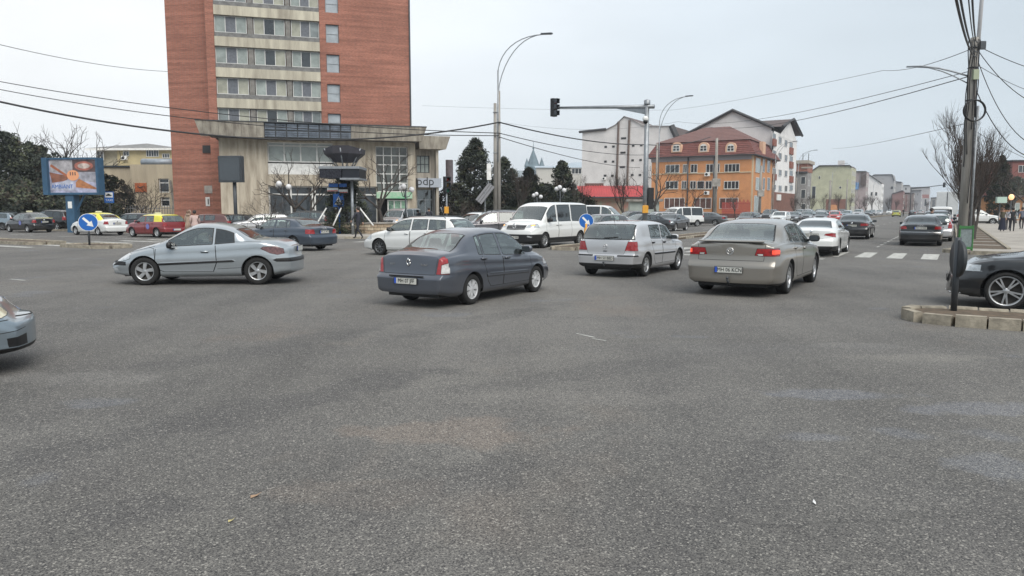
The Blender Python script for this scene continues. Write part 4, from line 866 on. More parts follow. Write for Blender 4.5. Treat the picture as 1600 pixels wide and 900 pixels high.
# painted markings
def stripe(u0, u1, v0, v1, name='road_marking'):
    j = lambda: random.uniform(-.03, .03)
    b = MB(); b.use(M_line); P = [UV(u0+j(), v0+j(), .005), UV(u1+j(), v0+j(), .005), UV(u1+j(), v1+j(), .005), UV(u0+j(), v1+j(), .005)][::-1]; b.add(P, [(0, 1, 2, 3)]); b.build(name, kind='structure')
for k in range(26):
    v = -.6-1.07*k
    if -15.3 < v < -13.2: continue
    stripe(29.8, 33.4, v-.26, v+.26, 'crosswalk_stripe')
for k in range(0, 14): stripe(6.5+k*.95*1.7, 6.5+k*.95*1.7+.5, -39.9, -36.4, 'crosswalk_stripe')
for k in range(12): stripe(38.2+k*2.2, 39.1+k*2.2, -2.95, -2.83)
for k in range(40):
    stripe(40+k*9, 43+k*9, -6.7, -6.58); stripe(40+k*9, 43+k*9, -10.1, -9.98); stripe(36+k*9, 39+k*9, -21.8, -21.68); stripe(36+k*9, 39+k*9, -18.4, -18.28)
for k in range(14): stripe(26.4, 26.54, -44-k*6, -41-k*6); stripe(16, 16.14, -44-k*6, -41-k*6)
stripe(27.9, 28.35, -13.3, -3.8, 'stop_line')
for k in range(5): stripe(31.2, 34, 3.4+k*1.07, 3.92+k*1.07, 'crosswalk_stripe')
# ------------------------------------------------------------ building helpers
def brick_mat(name, c1, c2, mort, bw=.26, bh=.085, var=.5, mix_=.5):
    m = bpy.data.materials.new(name); m.use_nodes = True; n = m.node_tree; L = n.links; b = n.nodes['Principled BSDF']; b.inputs['Roughness'].default_value = .9
    t = n.nodes.new('ShaderNodeTexCoord'); s = n.nodes.new('ShaderNodeSeparateXYZ'); L.new(t.outputs['Object'], s.inputs['Vector'])
    a = n.nodes.new('ShaderNodeMath'); a.operation = 'ADD'; L.new(s.outputs['X'], a.inputs[0]); L.new(s.outputs['Y'], a.inputs[1])
    c = n.nodes.new('ShaderNodeCombineXYZ'); L.new(a.outputs[0], c.inputs['X']); L.new(s.outputs['Z'], c.inputs['Y'])
    k = n.nodes.new('ShaderNodeTexBrick'); k.inputs['Scale'].default_value = 1; k.inputs['Brick Width'].default_value = bw; k.inputs['Row Height'].default_value = bh; k.inputs['Mortar Size'].default_value = .012
    k.inputs['Color1'].default_value = (*c1, 1); k.inputs['Color2'].default_value = (*c2, 1); k.inputs['Mortar'].default_value = (*mort, 1); L.new(c.outputs[0], k.inputs['Vector'])
    def nz(sx, sz, sc_, p0, p1, lo, hi):
        g = n.nodes.new('ShaderNodeMapping'); g.inputs['Scale'].default_value = (sx, sz, 1); L.new(c.outputs[0], g.inputs['Vector'])
        z = n.nodes.new('ShaderNodeTexNoise'); z.inputs['Scale'].default_value = sc_; z.inputs['Detail'].default_value = 5; L.new(g.outputs['Vector'], z.inputs['Vector'])
        r = n.nodes.new('ShaderNodeMapRange'); r.inputs['From Min'].default_value = p0; r.inputs['From Max'].default_value = p1; r.inputs['To Min'].default_value = lo; r.inputs['To Max'].default_value = hi; L.new(z.outputs['Fac'], r.inputs['Value']); return r.outputs['Result']
    o = k.outputs['Color']
    for f in (nz(.12, 2.6, 1.3, .3, .7, .72, 1.22), nz(1, 1, .35, .3, .7, .86, 1.12), nz(1.5, 5, 3, .3, .7, .8, 1.2)):
        x = n.nodes.new('ShaderNodeMixRGB'); x.blend_type = 'MULTIPLY'; x.inputs['Fac'].default_value = 1; L.new(o, x.inputs['Color1']); L.new(f, x.inputs['Color2']); o = x.outputs['Color']
    L.new(o, b.inputs['Base Color']); MT[name] = m; return m
M_brick = brick_mat('red_brick', (.345, .128, .085), (.28, .10, .068), (.25, .16, .125))
M_stone = mat('rough_stone_cladding', (.45, .405, .33), .95, var=.4, vs=2.6, bump=1, bs=9, streak=True, col2=(.25, .21, .16))
M_beige = mat('beige_band', (.48, .45, .36), .9, var=.35, vs=1.6, streak=True, col2=(.28, .25, .20))
M_gband = mat('grey_band', (.19, .19, .185), .9, var=.4, vs=2.4, col2=(.11, .11, .11))
M_fascia = mat('fascia_concrete', (.42, .39, .33), .95, var=.5, vs=2.0, streak=True, col2=(.20, .175, .15))
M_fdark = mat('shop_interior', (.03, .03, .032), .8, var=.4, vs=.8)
M_wfr = mat('window_frame_white', (.62, .62, .60), .5, var=.15)
def wallholes(mb, x0, x1, z0, z1, holes, y=0, dep=.18):
    xs = sorted({x0, x1, *[min(max(h[k], x0), x1) for h in holes for k in (0, 1)]}); zs = sorted({z0, z1, *[min(max(h[k], z0), z1) for h in holes for k in (2, 3)]})
    for a, c in zip(xs, xs[1:]):
        for p, q in zip(zs, zs[1:]):
            mx_, mz = (a+c)/2, (p+q)/2
            if any(h[0] < mx_ < h[1] and h[2] < mz < h[3] for h in holes): continue
            mb.quad((a, y, p), (c, y, p), (c, y, q), (a, y, q))
    for a, c, p, q in holes:
        mb.quad((a, y, p), (a, y, q), (a, y+dep, q), (a, y+dep, p)); mb.quad((c, y, q), (c, y, p), (c, y+dep, p), (c, y+dep, q))
        mb.quad((a, y, p), (a, y+dep, p), (c, y+dep, p), (c, y, p)); mb.quad((a, y, q), (c, y, q), (c, y+dep, q), (a, y+dep, q))
def window(parent, x0, x1, z0, z1, nx=2, nz=1, y=0, fm=None, gm=None, fw=.06, M=None, pats=None, panes=True, sill=None, zsplit=None):
    fm = fm or M_wfr; gm = gm or M_win
    b = MB(); b.use(fm)
    xs = [x0+(x1-x0)*i/nx for i in range(nx+1)]; zs = [z0+(z1-z0)*i/nz for i in range(nz+1)] if not zsplit else [z0, z0+(z1-z0)*zsplit, z1]
    for x in xs: 
        c = min(max(x, x0+fw/2), x1-fw/2); b.box(c-fw/2, c+fw/2, y-.03, y+.05, z0, z1, M)
    for z in zs:
        c = min(max(z, z0+fw/2), z1-fw/2)
        for i in range(nx): b.box(xs[i]+fw/2+(fw/2 if i == 0 else 0), xs[i+1]-fw/2-(fw/2 if i == nx-1 else 0), y-.028, y+.048, c-fw/2, c+fw/2, M)
    if sill: b.use(sill); b.box(x0-.08, x1+.08, y-.16, y-.031, z0-.07, z0-.001, M)
    o = b.build('window', parent)
    if panes:
        for i in range(nx):
            for j in range(len(zs)-1):
                g = pats[i % len(pats)] if pats else gm
                p = MB(); p.use(g); q = [(xs[i]+fw*.4, y+.01+.003*random.random(), zs[j]+fw*.4), (xs[i+1]-fw*.4, y+.01, zs[j]+fw*.4), (xs[i+1]-fw*.4, y+.012, zs[j+1]-fw*.4), (xs[i]+fw*.4, y+.01, zs[j+1]-fw*.4)]
                if M is not None: q = [M @ Vector(v) for v in q]
                p.add(q, [(0, 1, 2, 3)]); p.build('pane', o)
    else:
        p = MB(); p.use(gm); q = [(x0, y+.012, z0), (x1, y+.012, z0), (x1, y+.012, z1), (x0, y+.012, z1)]
        if M is not None: q = [M @ Vector(v) for v in q]
        p.add(q, [(0, 1, 2, 3)]); p.build('pane', o)
    return o
# ------------------------------------------------------------ hotel tower and podium
TA = 73.5
tp = Plane(AT(345, 326, 66), TA)
tower = empty('hotel_tower', tp.P, tp.rz, label='tall red brick hotel tower with bands of curtained windows', cat='building')
S = tp.S; X = tp.X
zt = [S(345, y)[1] for y in (23.6, 72.6, 121.2, 168.6)]; st = (zt[0]-zt[3])/3; z_top0 = zt[0]
xb0, xb1 = X(346), X(506.5); xw0, xw1 = X(516), X(536); xr_ = X(645); xl = X(333)
rows = [z_top0+st*k for k in range(-4, 4)]; wh = 1.40; H = rows[-1]+1.6
holes = [(xw0, xw1, r_-1.75, r_-.15) for r_ in rows]
b = MB(); b.use(M_brick)
wallholes(b, xb1, xr_, 0, H, holes, 0, .3)
b.quad((xl, -.02, 0), (xb0, -.02, 0), (xb0, -.02, H), (xl, -.02, H)); b.quad((xb0, -.02, 0), (xb0, .5, 0), (xb0, .5, H), (xb0, -.02, H)); b.quad((xb1, 0, 0), (xb1, 0, H), (xb1, .5, H), (xb1, .5, 0))
# angled left flank: set back, running away to the left
pl_ = tp.P; fl = Plane(AT(332, 326, 66.6), 97); flx = fl.S(271, 300)[0]
Mi = Matrix.Translation(tp.P) @ Matrix.Rotation(tp.rz, 4, 'Z'); Mi = Mi.inverted()
A_ = Mi @ (fl.P+fl.d*0); B_ = Mi @ (fl.P+fl.d*flx); A_.x = xl-.0; 
Cc = Vector((B_.x+1.5, 14, 0)); D_ = Vector((xr_, 14, 0))
for p, q in ((B_, A_),): b.quad((p.x, p.y, 0), (q.x, q.y, 0), (q.x, q.y, H), (p.x, p.y, H))
b.quad((A_.x, A_.y, 0), (xl, -.02, 0), (xl, -.02, H), (A_.x, A_.y, H))
b.quad((Cc.x, Cc.y, 0), (B_.x, B_.y, 0), (B_.x, B_.y, H), (Cc.x, Cc.y, H)); b.quad((xr_, 0, 0), (D_.x, D_.y, 0), (D_.x, D_.y, H), (xr_, 0, H)); b.quad((D_.x, D_.y, 0), (Cc.x, Cc.y, 0), (Cc.x, Cc.y, H), (D_.x, D_.y, H))
b.add([(B_.x, B_.y, H), (A_.x, A_.y, H), (xl, -.02, H), (xr_, 0, H), (D_.x, D_.y, H), (Cc.x, Cc.y, H)], [(0, 1, 2, 3, 4, 5)])
b.build('brick_wall', tower)
boxpart('downpipe', tower, M_dkst, xr_-.14, xr_-.02, -.12, -.01, 7, H)
Lw = xb1-xb0; M_winl2 = mat('curtained_glass_warm', (.36, .36, .29), .12, var=.3, vs=1.3, spec=.8); M_winl3 = mat('curtained_glass_dim', (.21, .24, .24), .12, var=.4, vs=1.5, spec=.8); pan = [M_winl, mat('grey_curtain', (.13, .14, .16), .3, var=.3, vs=5), M_winl]
grp = [(0, .305), (.365, .665), (.722, 1)]
for r_ in rows:
    boxpart('spandrel_band', tower, M_beige, xb0+.01, xb1-.01, -.10, .3, r_+.03, r_+.03+.80)
    boxpart('sill_band', tower, M_gband, xb0+.01, xb1-.01, .04, .3, r_-wh-.56, r_-wh-.012)
    for a, c in ((.31, .36), (.67, .717)): boxpart('pier', tower, mat('grey_pier', (.21, .20, .185), .9, var=.3, vs=3), xb0+Lw*a, xb0+Lw*c, .05, .3, r_-wh-.01, r_+.02)
    for a, c in grp: window(tower, xb0+Lw*a+.02, xb0+Lw*c-.02, r_-wh, r_, 3, 1, .22, pats=[random.choice((M_winl, M_winl, M_winl2, M_winl3)), pan[1] if random.random() < .8 else M_win, random.choice((M_winl, M_winl, M_winl2, M_winl3))], fw=.055)
    if r_ > 6: window(tower, xw0+.03, xw1-.03, r_-1.72, r_-.18, 1, 2, .2, gm=mat('sky_glass', (.36, .40, .43), .12, var=.25, vs=1.2, spec=.8), fw=.05, fm=M_steel)
# small openings in the flank
for (a, c, y0, y1, mm) in ((320, 337, 290, 302, M_conc), (317, 335, 227, 239, M_fdark)):
    f0, z0 = fl.S(a, y1); f1, z1 = fl.S(c, y0); p = Mi @ (fl.P+fl.d*f0-fl.n*.04); q = Mi @ (fl.P+fl.d*f1-fl.n*.04)
    bb = MB(); bb.use(mm); bb.quad((p.x, p.y, z0), (q.x, q.y, z0), (q.x, q.y, z1), (p.x, p.y, z1)); bb.build('vent_panel', tower)
for px in (322, 334):
    f0, z0 = fl.S(px, 322); f1, z1 = fl.S(px+6, 308); p = Mi @ (fl.P+fl.d*f0-fl.n*.05); q = Mi @ (fl.P+fl.d*f1-fl.n*.05)
    bb = MB(); bb.use(M_wfr); bb.quad((p.x, p.y, z0), (q.x, q.y, z0), (q.x, q.y, z1), (p.x, p.y, z1)); o = bb.build('window', tower)
    bb = MB(); bb.use(M_fdark); bb.quad((p.x+.12, p.y-.01, z0+.15), (q.x-.1, q.y-.01, z0+.15), (q.x-.1, q.y-.01, z1-.15), (p.x+.12, p.y-.01, z1-.15)); bb.build('pane', o)
# podium
pp = Plane(AT(345, 326, 60.5), TA); S = pp.S; X = pp.X
pod = empty('hotel_podium', pp.P, pp.rz, label='low hotel front with stone cladding, glass front and overhanging fascia', cat='building')
zf0 = S(420, 216)[1]; xa, xz = X(346), X(650)
def hp(p0, y0, p1, y1): a = S(p0, y1); c = S(p1, y0); return (a[0], c[0], a[1], S(p0, y0)[1])
h_up = hp(419, 221, 520, 272); h_lo = hp(421, 290, 590, 349); h_r = hp(588, 228, 637, 300); h_rs = hp(590, 303, 637, 350); h_m = hp(524, 226, 560, 285)
b = MB(); b.use(M_stone); wallholes(b, xa, xz, 0, zf0, [h_up, (h_lo[0], h_lo[1], .15, h_lo[3]), h_r, (h_rs[0], h_rs[1], .15, h_rs[3])], 0, .5)
b.quad((xa, 7, 0), (xa, 0, 0), (xa, 0, zf0), (xa, 7, zf0)); b.quad((xz, 0, 0), (xz, 7, 0), (xz, 7, zf0), (xz, 0, zf0)); b.build('stone_wall', pod)
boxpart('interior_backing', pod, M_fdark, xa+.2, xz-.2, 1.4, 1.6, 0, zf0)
window(pod, h_up[0], h_up[1], h_up[2]+1.0, h_up[3], 4, 1, .3, gm=M_winl, zsplit=.82, fw=.11)
boxpart('white_apron_panel', pod, M_wht, h_up[0], h_up[1], .22, .3, h_up[2], h_up[2]+.9)
window(pod, h_lo[0], h_lo[0]+(h_lo[1]-h_lo[0])*.40, .15, h_lo[3], 2, 1, .35, gm=M_win, zsplit=.80, fw=.12); window(pod, h_lo[0]+(h_lo[1]-h_lo[0])*.41, h_lo[1], .15, h_lo[3], 3, 1, .35, gm=M_win, zsplit=.8, fw=.12)
window(pod, h_r[0], h_r[1], h_r[2], h_r[3], 4, 5, .3, gm=mat('dim_glass', (.10, .11, .10), .08, var=.6, vs=.8, spec=.8), fw=.08)
sh = empty('shopfront'); sh.parent = pod
boxpart('green_sign_board', pod, mat('shop_green', (.10, .34, .18), .5, var=.5, vs=2, col2=(.45, .5, .42)), h_r[0], h_r[1]+.3, -.25, .1, S(600, 310)[1], S(600, 300)[1])
bpy.data.objects.remove(sh)
sw = window(pod, h_rs[0]+.9, h_rs[1], .15, h_rs[3]-.5, 3, 2, .2, gm=mat('poster_glass', (.25, .42, .30), .2, var=.9, vs=1.6, col2=(.03, .05, .05)), fw=.1)
# fascia boards
x0f, x1f, z0f, z1f = X(314)-.0, X(663), S(340, 215)[1], S(340, 192.5)[1]
ns, ne = X(418), X(549)
def fpanel(xa_, xb_, name, m, n):
    for i in range(n):
        a = xa_+(xb_-xa_)*i/n; c = xa_+(xb_-xa_)*(i+1)/n-.015; bb = MB(); bb.use(m); t = .35 if (i == 0 and xa_ == x0f) else 0; t2 = .35 if (i == n-1 and xb_ == x1f) else 0
        bb.add([(a+t, -1.35, z0f), (c-t2, -1.35, z0f), (c, -1.75, z1f), (a, -1.75, z1f), (a+t, -1.0, z0f), (c-t2, -1.0, z0f), (c, -1.0, z1f), (a, -1.0, z1f)], [(0, 1, 2, 3), (4, 7, 6, 5), (0, 4, 5, 1), (3, 2, 6, 7), (0, 3, 7, 4), (1, 5, 6, 2)]); bb.build(name, pod)
fpanel(x0f, ns, 'fascia_panel', M_fascia, 9); fpanel(ne, x1f, 'fascia_panel', M_fascia, 9)
M_louv = mat('blue_glass_tile', (.24, .285, .35), .2, var=.5, vs=2.2, spec=.8)
boxpart('sign_backing', pod, M_dkst, ns, ne, -1.5, -1.0, z0f, z1f)
for i in range(8):
    for j in range(2):
        a = ns+(ne-ns)*i/8+.06; c = ns+(ne-ns)*(i+1)/8-.04; h0 = z0f+(z1f-z0f)*j/2+.05; h1 = z0f+(z1f-z0f)*(j+1)/2-.05
        bb = MB(); bb.use(M_louv)
        for k in range(3): q0 = h0+(h1-h0)*k/3; q1 = q0+(h1-h0)/3-.03; bb.add([(a, -1.60, q0), (c, -1.60, q0), (c, -1.66, q1), (a, -1.66, q1)], [(0, 1, 2, 3)])
        bb.build('glass_tile', pod)
boxpart('fascia_trim', pod, M_dkst, x0f, x1f, -1.8, 0, z1f+.005, z1f+.07); 
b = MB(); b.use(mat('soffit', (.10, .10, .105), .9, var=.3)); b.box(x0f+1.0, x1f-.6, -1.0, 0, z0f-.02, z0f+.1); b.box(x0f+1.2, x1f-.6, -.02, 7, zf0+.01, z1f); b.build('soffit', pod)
# right wing with second fascia, recessed shop and sign
rw = Plane(AT(652, 326, 66.5), TA); S = rw.S; X = rw.X
wing = empty('shop_wing', rw.P, rw.rz, label='recessed shop wing with sloping grey fascia beside the hotel front', cat='building')
b = MB(); b.use(M_fascia); z0, z1 = S(670, 234)[1], S(670, 214.5)[1]; xA, xB, xC, xD = X(654), X(696), X(700), X(652)
b.add([(xA, -1, z0), (xB-.1, -1, z0), (xC, -1.3, z1), (xD, -1.3, z1), (xA, 4, z0), (xB-.9, 4, z0), (xC, 4, z1), (xD, 4, z1)], [(0, 1, 2, 3), (4, 7, 6, 5), (0, 4, 5, 1), (3, 2, 6, 7), (0, 3, 7, 4), (1, 5, 6, 2)]); b.build('fascia', wing)
hw_ = (X(652), X(672), S(652, 270)[1], S(652, 243)[1]); dd = (X(652), X(678), .2, S(652, 296)[1])
b = MB(); b.use(M_fascia); wallholes(b, X(650), X(682), 0, z0, [hw_, dd], 0, .4); b.quad((X(682), 0, 0), (X(682), 6, 0), (X(682), 6, z0), (X(682), 0, z0)); b.build('wall', wing)
boxpart('interior_backing', wing, mat('shop_back', (.16, .15, .13), .9, var=.5, vs=.7), X(650), X(681), 1.4, 1.5, 0, z0)
window(wing, *hw_, 3, 2, .25, gm=M_winl, fm=M_dkst); window(wing, *dd, 2, 1, .3, gm=M_glass, fm=M_steel, zsplit=.72)
sg = boxpart('shop_sign', wing, mat('sign_grey', (.34, .37, .42), .4, var=.1), X(650.5), X(687), -.9, 0, S(660, 293)[1], S(660, 279)[1])
text_part('sign_text', 'pdp', 1.05, M_blk, sg, Matrix.Translation(((X(650.5)+X(671))/2+.1, -.905, (S(660, 293)[1]+S(660, 279)[1])/2+.1)) @ RX)
boxpart('pillar', wing, M_fascia, X(680), X(684), -.6, -.05, 0, z0-.02); boxpart('pillar', wing, M_dkst, X(676.5), X(678), -.5, -.3, 0, S(660, 293)[1]-.02)
# chimney stack pipe behind
b = MB(); b.use(mat('rusty_flue', (.13, .11, .12), .8, var=.4), True); q0, q1 = AT(702, 250, 85), AT(702, 326, 85); b.lathe([(.42, 0), (.42, q0.z)], 14); b.build('flue_pipe', label='tall dark metal flue rising beside the dark trees near the shop wing', cat='chimney').location = (q0.x, q0.y, 0)
# ------------------------------------------------------------ other buildings
M_swall = mat('white_render', (.74, .73, .72), .9, var=.12, vs=.5)
M_gwall = mat('shaded_white_render', (.64, .62, .61), .9, var=.14, vs=.4)  # greyer copy of the white render, the gables' shade put into its colour
M_orange = mat('orange_render', (.54, .25, .11), .9, var=.16, vs=.8)
M_cream = mat('cream_render', (.52, .45, .33), .9, var=.3, vs=.6, streak=True, col2=(.33, .28, .21))
M_yell = mat('yellow_render', (.50, .42, .24), .9, var=.2, vs=.5)
M_pgreen = mat('pale_green_render', (.42, .42, .30), .9, var=.2, vs=.5)
M_brown = mat('brown_render', (.20, .095, .07), .9, var=.25, vs=1)
M_roofd = mat('dark_roof', (.10, .075, .07), .8, var=.3, vs=3)
M_roofg = mat('grey_roof', (.20, .20, .20), .8, var=.25, vs=3)
M_edge = mat('roof_edge', (.035, .035, .038), .7)
def tilemat(name, c, row=.35):
    m = mat(name, c, .7, var=.35, vs=2.2); n = m.node_tree; b = n.nodes['Principled BSDF']; t = n.nodes.new('ShaderNodeTexCoord'); w = n.nodes.new('ShaderNodeTexWave'); w.bands_direction = 'Z'; w.inputs['Scale'].default_value = 1/row*.32; w.inputs['Distortion'].default_value = .3
    n.links.new(t.outputs['Object'], w.inputs['Vector']); p = n.nodes.new('ShaderNodeBump'); p.inputs['Strength'].default_value = .9; p.inputs['Distance'].default_value = .12; n.links.new(w.outputs['Fac'], p.inputs['Height']); n.links.new(p.outputs['Normal'], b.inputs['Normal']); return m
M_tile = tilemat('red_roof_tile', (.165, .055, .045)); M_tile2 = tilemat('brown_roof_tile', (.15, .07, .058))
MSIDE = Matrix.Rotation(R(90), 4, 'Z')               # facade facing the boulevard: local (s, depth, z) -> (-depth, s, z)
class Blk:
    def __init__(s, name, u0, v0, label, cat='building', group=None):
        s.P = UV(u0, v0); s.g = Plane(s.P, 90+30.6); s.f = Plane(s.P, 30.6)
        s.o = empty(name, s.P, s.g.rz, label=label, cat=cat, group=group)
    def gz(s, px, py): return s.g.S(px, py)
    def fz(s, px, py): return s.f.S(px, py)
    def gable(s, m, poly, holes=()):
        P = [s.gz(*p) for p in poly]; b = MB(); b.use(m); n = len(P)
        b.add([(p[0], 0, max(p[1], 0)) for p in P]+[(p[0], .25, max(p[1], 0)) for p in P], [tuple(range(n)), tuple(range(2*n-1, n-1, -1))]+[(i, i+n, (i+1) % n+n, (i+1) % n) for i in range(n)])
        return b.build('wall', s.o)
    def body(s, m, x0, L, H, name='wall'):
        b = MB(); b.use(m); b.box(x0, -.02, .02, L, 0, H); return b.build(name, s.o)
    def gwin(s, px0, py0, px1, py1, nx=2, gm=None, fm=None, panes=True, **k):
        a = s.gz(px0, py1); c = s.gz(px1, py0); return window(s.o, a[0], c[0], a[1], s.gz(px0, py0)[1] if False else c[1], nx, 1, -.06, fm=fm, gm=gm, fw=k.pop('fw', .09), panes=panes, **k)
    def fwin(s, px0, py0, px1, py1, nx=1, gm=None, fm=None, **k):
        a = s.fz(px0, py1); c = s.fz(px1, py0); return window(s.o, a[0], c[0], a[1], c[1], nx, 1, -.06, fm=fm, gm=gm, fw=.09, M=MSIDE, panes=False)
def edge_line(parent, pts, w=.22, m=None, name='roof_edge'):
    b = MB(); b.use(m or M_edge); b.tube(pts, w, 4); return b.build(name, parent)
# --- orange building
u0 = u_at(1172, -30.5); B = Blk('orange_building', u0, -30.5, 'orange building with red mansard roof and three arched dormers')
gx = lambda px: B.g.X(px)
He = B.gz(1166, 241)[1]; xl_ = gx(1017); yl_ = B.f.X(1209)
B.body(M_orange, xl_, yl_, He)
# string courses, base wall, grey frieze below the eaves
for (ya, yb, m) in ((241, 249, mat('grey_frieze', (.26, .24, .25), .8)), ): boxpart('frieze', B.o, m, xl_-.1, .0, -.12, -.01, B.gz(1166, yb)[1], He-.02)
W_top = [(1040, 1062, 3), (1067, 1074, 2), (1079, 1090, 2), (1103, 1115, 2), (1121, 1125, 1), (1132, 1156, 4)]
for (a, c, n_) in W_top:
    yy = lambda px: 256+(1166-px)*.016; B.gwin(a, yy(a)-1.0, c, yy(c)+13, n_, sill=M_beige)
for (a, c, n_) in [(1040, 1060, 3), (1065, 1073, 2), (1078, 1088, 2), (1089, 1101, 1), (1102, 1113, 2), (1118, 1122, 1), (1131, 1155, 4)]:
    B.gwin(a, 282.5, c, 295.5, n_, sill=M_beige)
for (a, c, n_) in [(1038, 1070, 4), (1085, 1112, 3), (1124, 1154, 3)]: B.gwin(a, 309, c, 326, n_, gm=mat('warm_glass', (.12, .07, .06), .15, var=.5, vs=.6))
for px in (1074, 1114.5): 
    x = gx(px); b = MB(); b.use(M_dkst, True); b.tube([(x, -.25, 0), (x, -.25, He)], .12, 6); b.build('downpipe', B.o)
boxpart('string_course', B.o, mat('pale_trim', (.52, .42, .28), .8), xl_, 0, -.14, -.01, B.gz(1166, 269.5)[1]-.02, B.gz(1166, 268)[1])
def acunit(o, x, z, y=-.5, M=None):
    b = MB(); b.use(M_wht); b.bbox(x-.45, x+.45, y-.05, y+.35, z-.32, z+.32, .04); b.use(M_blk, True); b.lathe([(.001, y-.06), (.24, y-.06), (.26, y-.04)], 16, Matrix.Translation((x-.1, 0, z)), 'y'); b.build('air_conditioner', o)
p = B.gz(1106, 272.5); acunit(B.o, *p); p = B.gz(1105, 301.5); acunit(B.o, *p)
for k, (a, c) in enumerate(((1180, 1188), (1191, 1195), (1198, 1203))):
    for (y0_, y1_) in ((248, 269), (278, 297)): B.fwin(a, y0_, c, y1_, 1, gm=M_winl if k == 0 else M_win)
B.fwin(1177, 306, 1188, 338, 1, gm=M_winl)
boxpart('corner_pilaster', B.o, mat('pale_trim', (.52, .42, .28), .8), -.3, .12, .3, 1.1, 0, He-.03)
# mansard
ov = .8; z1m = B.gz(1170, 217)[1]; zr = z1m+3.4
e = [(xl_-ov, -ov), (ov, -ov), (ov, yl_+ov), (xl_-ov, yl_+ov)]; i_ = [(xl_+.7, .8), (-.8, .8), (-.8, yl_-.8), (xl_+.7, yl_-.8)]; rg = [(xl_*.62, yl_/2), (xl_*.36, yl_/2)]
b = MB(); b.use(M_tile); V = [(*p, He) for p in e]+[(*p, z1m) for p in i_]; b.add(V, [(k, (k+1) % 4, 4+(k+1) % 4, 4+k) for k in range(4)])
b.use(M_tile2); V = [(p[0]+(-.25 if p[0] < xl_/2 else .25), p[1]+(-.25 if p[1] < yl_/2 else .25), z1m+.03) for p in i_]+[(*p, zr) for p in rg]; b.add(V, [(0, 1, 5, 4), (1, 2, 5), (2, 3, 4, 5), (3, 0, 4), (0, 3, 2, 1)])
b.use(M_edge); b.box(xl_-ov, ov, -ov, yl_+ov, He-.18, He-.005); roof = b.build('roof', B.o)
for k, px in enumerate((1056, 1098, 1140)):
    x = gx(px); z0 = B.gz(px, 238.5)[1]; y0 = -.55; hh = B.gz(px, 222.5)[1]-z0; r_ = hh*.52
    prof = [(-r_, 0), (r_, 0)]+[(r_*math.cos(R(a)), hh-r_+r_*math.sin(R(a))) for a in range(0, 181, 18)]
    b = MB(); b.use(mat('dormer_trim', (.60, .38, .26), .8, var=.1)); b.prism([(x+p[0], z0+p[1]) for p in prof], y0, 1.6, 'y'); d = b.build('dormer', roof)
    rr_ = r_*.66; prof = [(-rr_, .15), (rr_, .15)]+[(rr_*math.cos(R(a)), hh-r_+rr_*math.sin(R(a))) for a in range(0, 181, 18)]
    b = MB(); b.use(M_wfr); b.prism([(x+p[0], z0+p[1]) for p in prof], y0-.06, y0-.02, 'y')
    b.use(M_win)
    for (a0, a1, c0, c1) in ((-rr_*.85, -.08, .3, hh*.38), (.08, rr_*.85, .3, hh*.38), (-rr_*.8, -.05, hh*.44, hh*.62), (.05, rr_*.8, hh*.44, hh*.62)): b.box(x+a0, x+a1, y0-.08, y0-.065, z0+c0, z0+c1)
    b.build('dormer_window', roof)
x = B.f.X(1184); b = MB(); b.use(MT['dormer_trim']); b.box(-.1, .55, x, x+2.2, He+.4, He+2.6); b.build('dormer', roof)
# red fence before the ground floor
fz_ = Plane(UV(u0-2.5, -30.5), 120.6); fo = empty('metal_fence', fz_.P, fz_.rz, label='red metal fence on a dark base wall in front of the orange building', cat='fence')
fxa, fxb = fz_.X(1128), fz_.X(1172); boxpart('base_wall', fo, mat('dark_red_base', (.13, .05, .045), .8, var=.3), fz_.X(1050), fxb, 0, .3, 0, .9)
M_rf = mat('red_fence', (.38, .06, .05), .6, var=.2)
b = MB(); b.use(M_rf)
for k in range(46): x = fxa+(fxb-fxa)*k/45; b.box(x-.03, x+.03, .05, .12, .9, 2.9+.5*math.sin(k*.5)**2*(k > 22))
b.box(fxa, fxb, .12, .17, 1.2, 1.3); b.box(fxa, fxb, .12, .17, 2.6, 2.7); tag(b.build('palings', fo), kind='stuff')
# --- white block 2 (behind, to the right of the orange building)
u1 = u_at(1205, -30.5); B = Blk('white_apartment_block', u1, -30.5, 'white block with large plain gable and brown panels beside the orange building')
gp_ = [(1068, 340), (1205, 340), (1205, 197), (1145.6, 174), (1078, 208)]
B.gable(M_gwall, gp_)
L = B.f.X(1241); He = B.fz(1206, 203)[1]; xw = B.g.X(1078)
B.body(M_swall, xw+.3, L, He)
P = [B.gz(*p) for p in ((1073, 210), (1145.6, 172.5), (1210, 200))]
b = MB(); b.use(M_roofd)
b.add([(P[0][0], -.5, P[0][1]), (P[1][0], -.5, P[1][1]), (P[2][0], -.5, P[2][1]), (P[0][0], L, P[0][1]), (P[1][0], L, P[1][1]), (P[2][0], L, P[2][1]), ], [(0, 1, 4, 3), (1, 2, 5, 4)])
b.use(M_edge); b.tube([(p[0], -.5, p[1]) for p in P], .3, 4); b.build('roof', B.o)
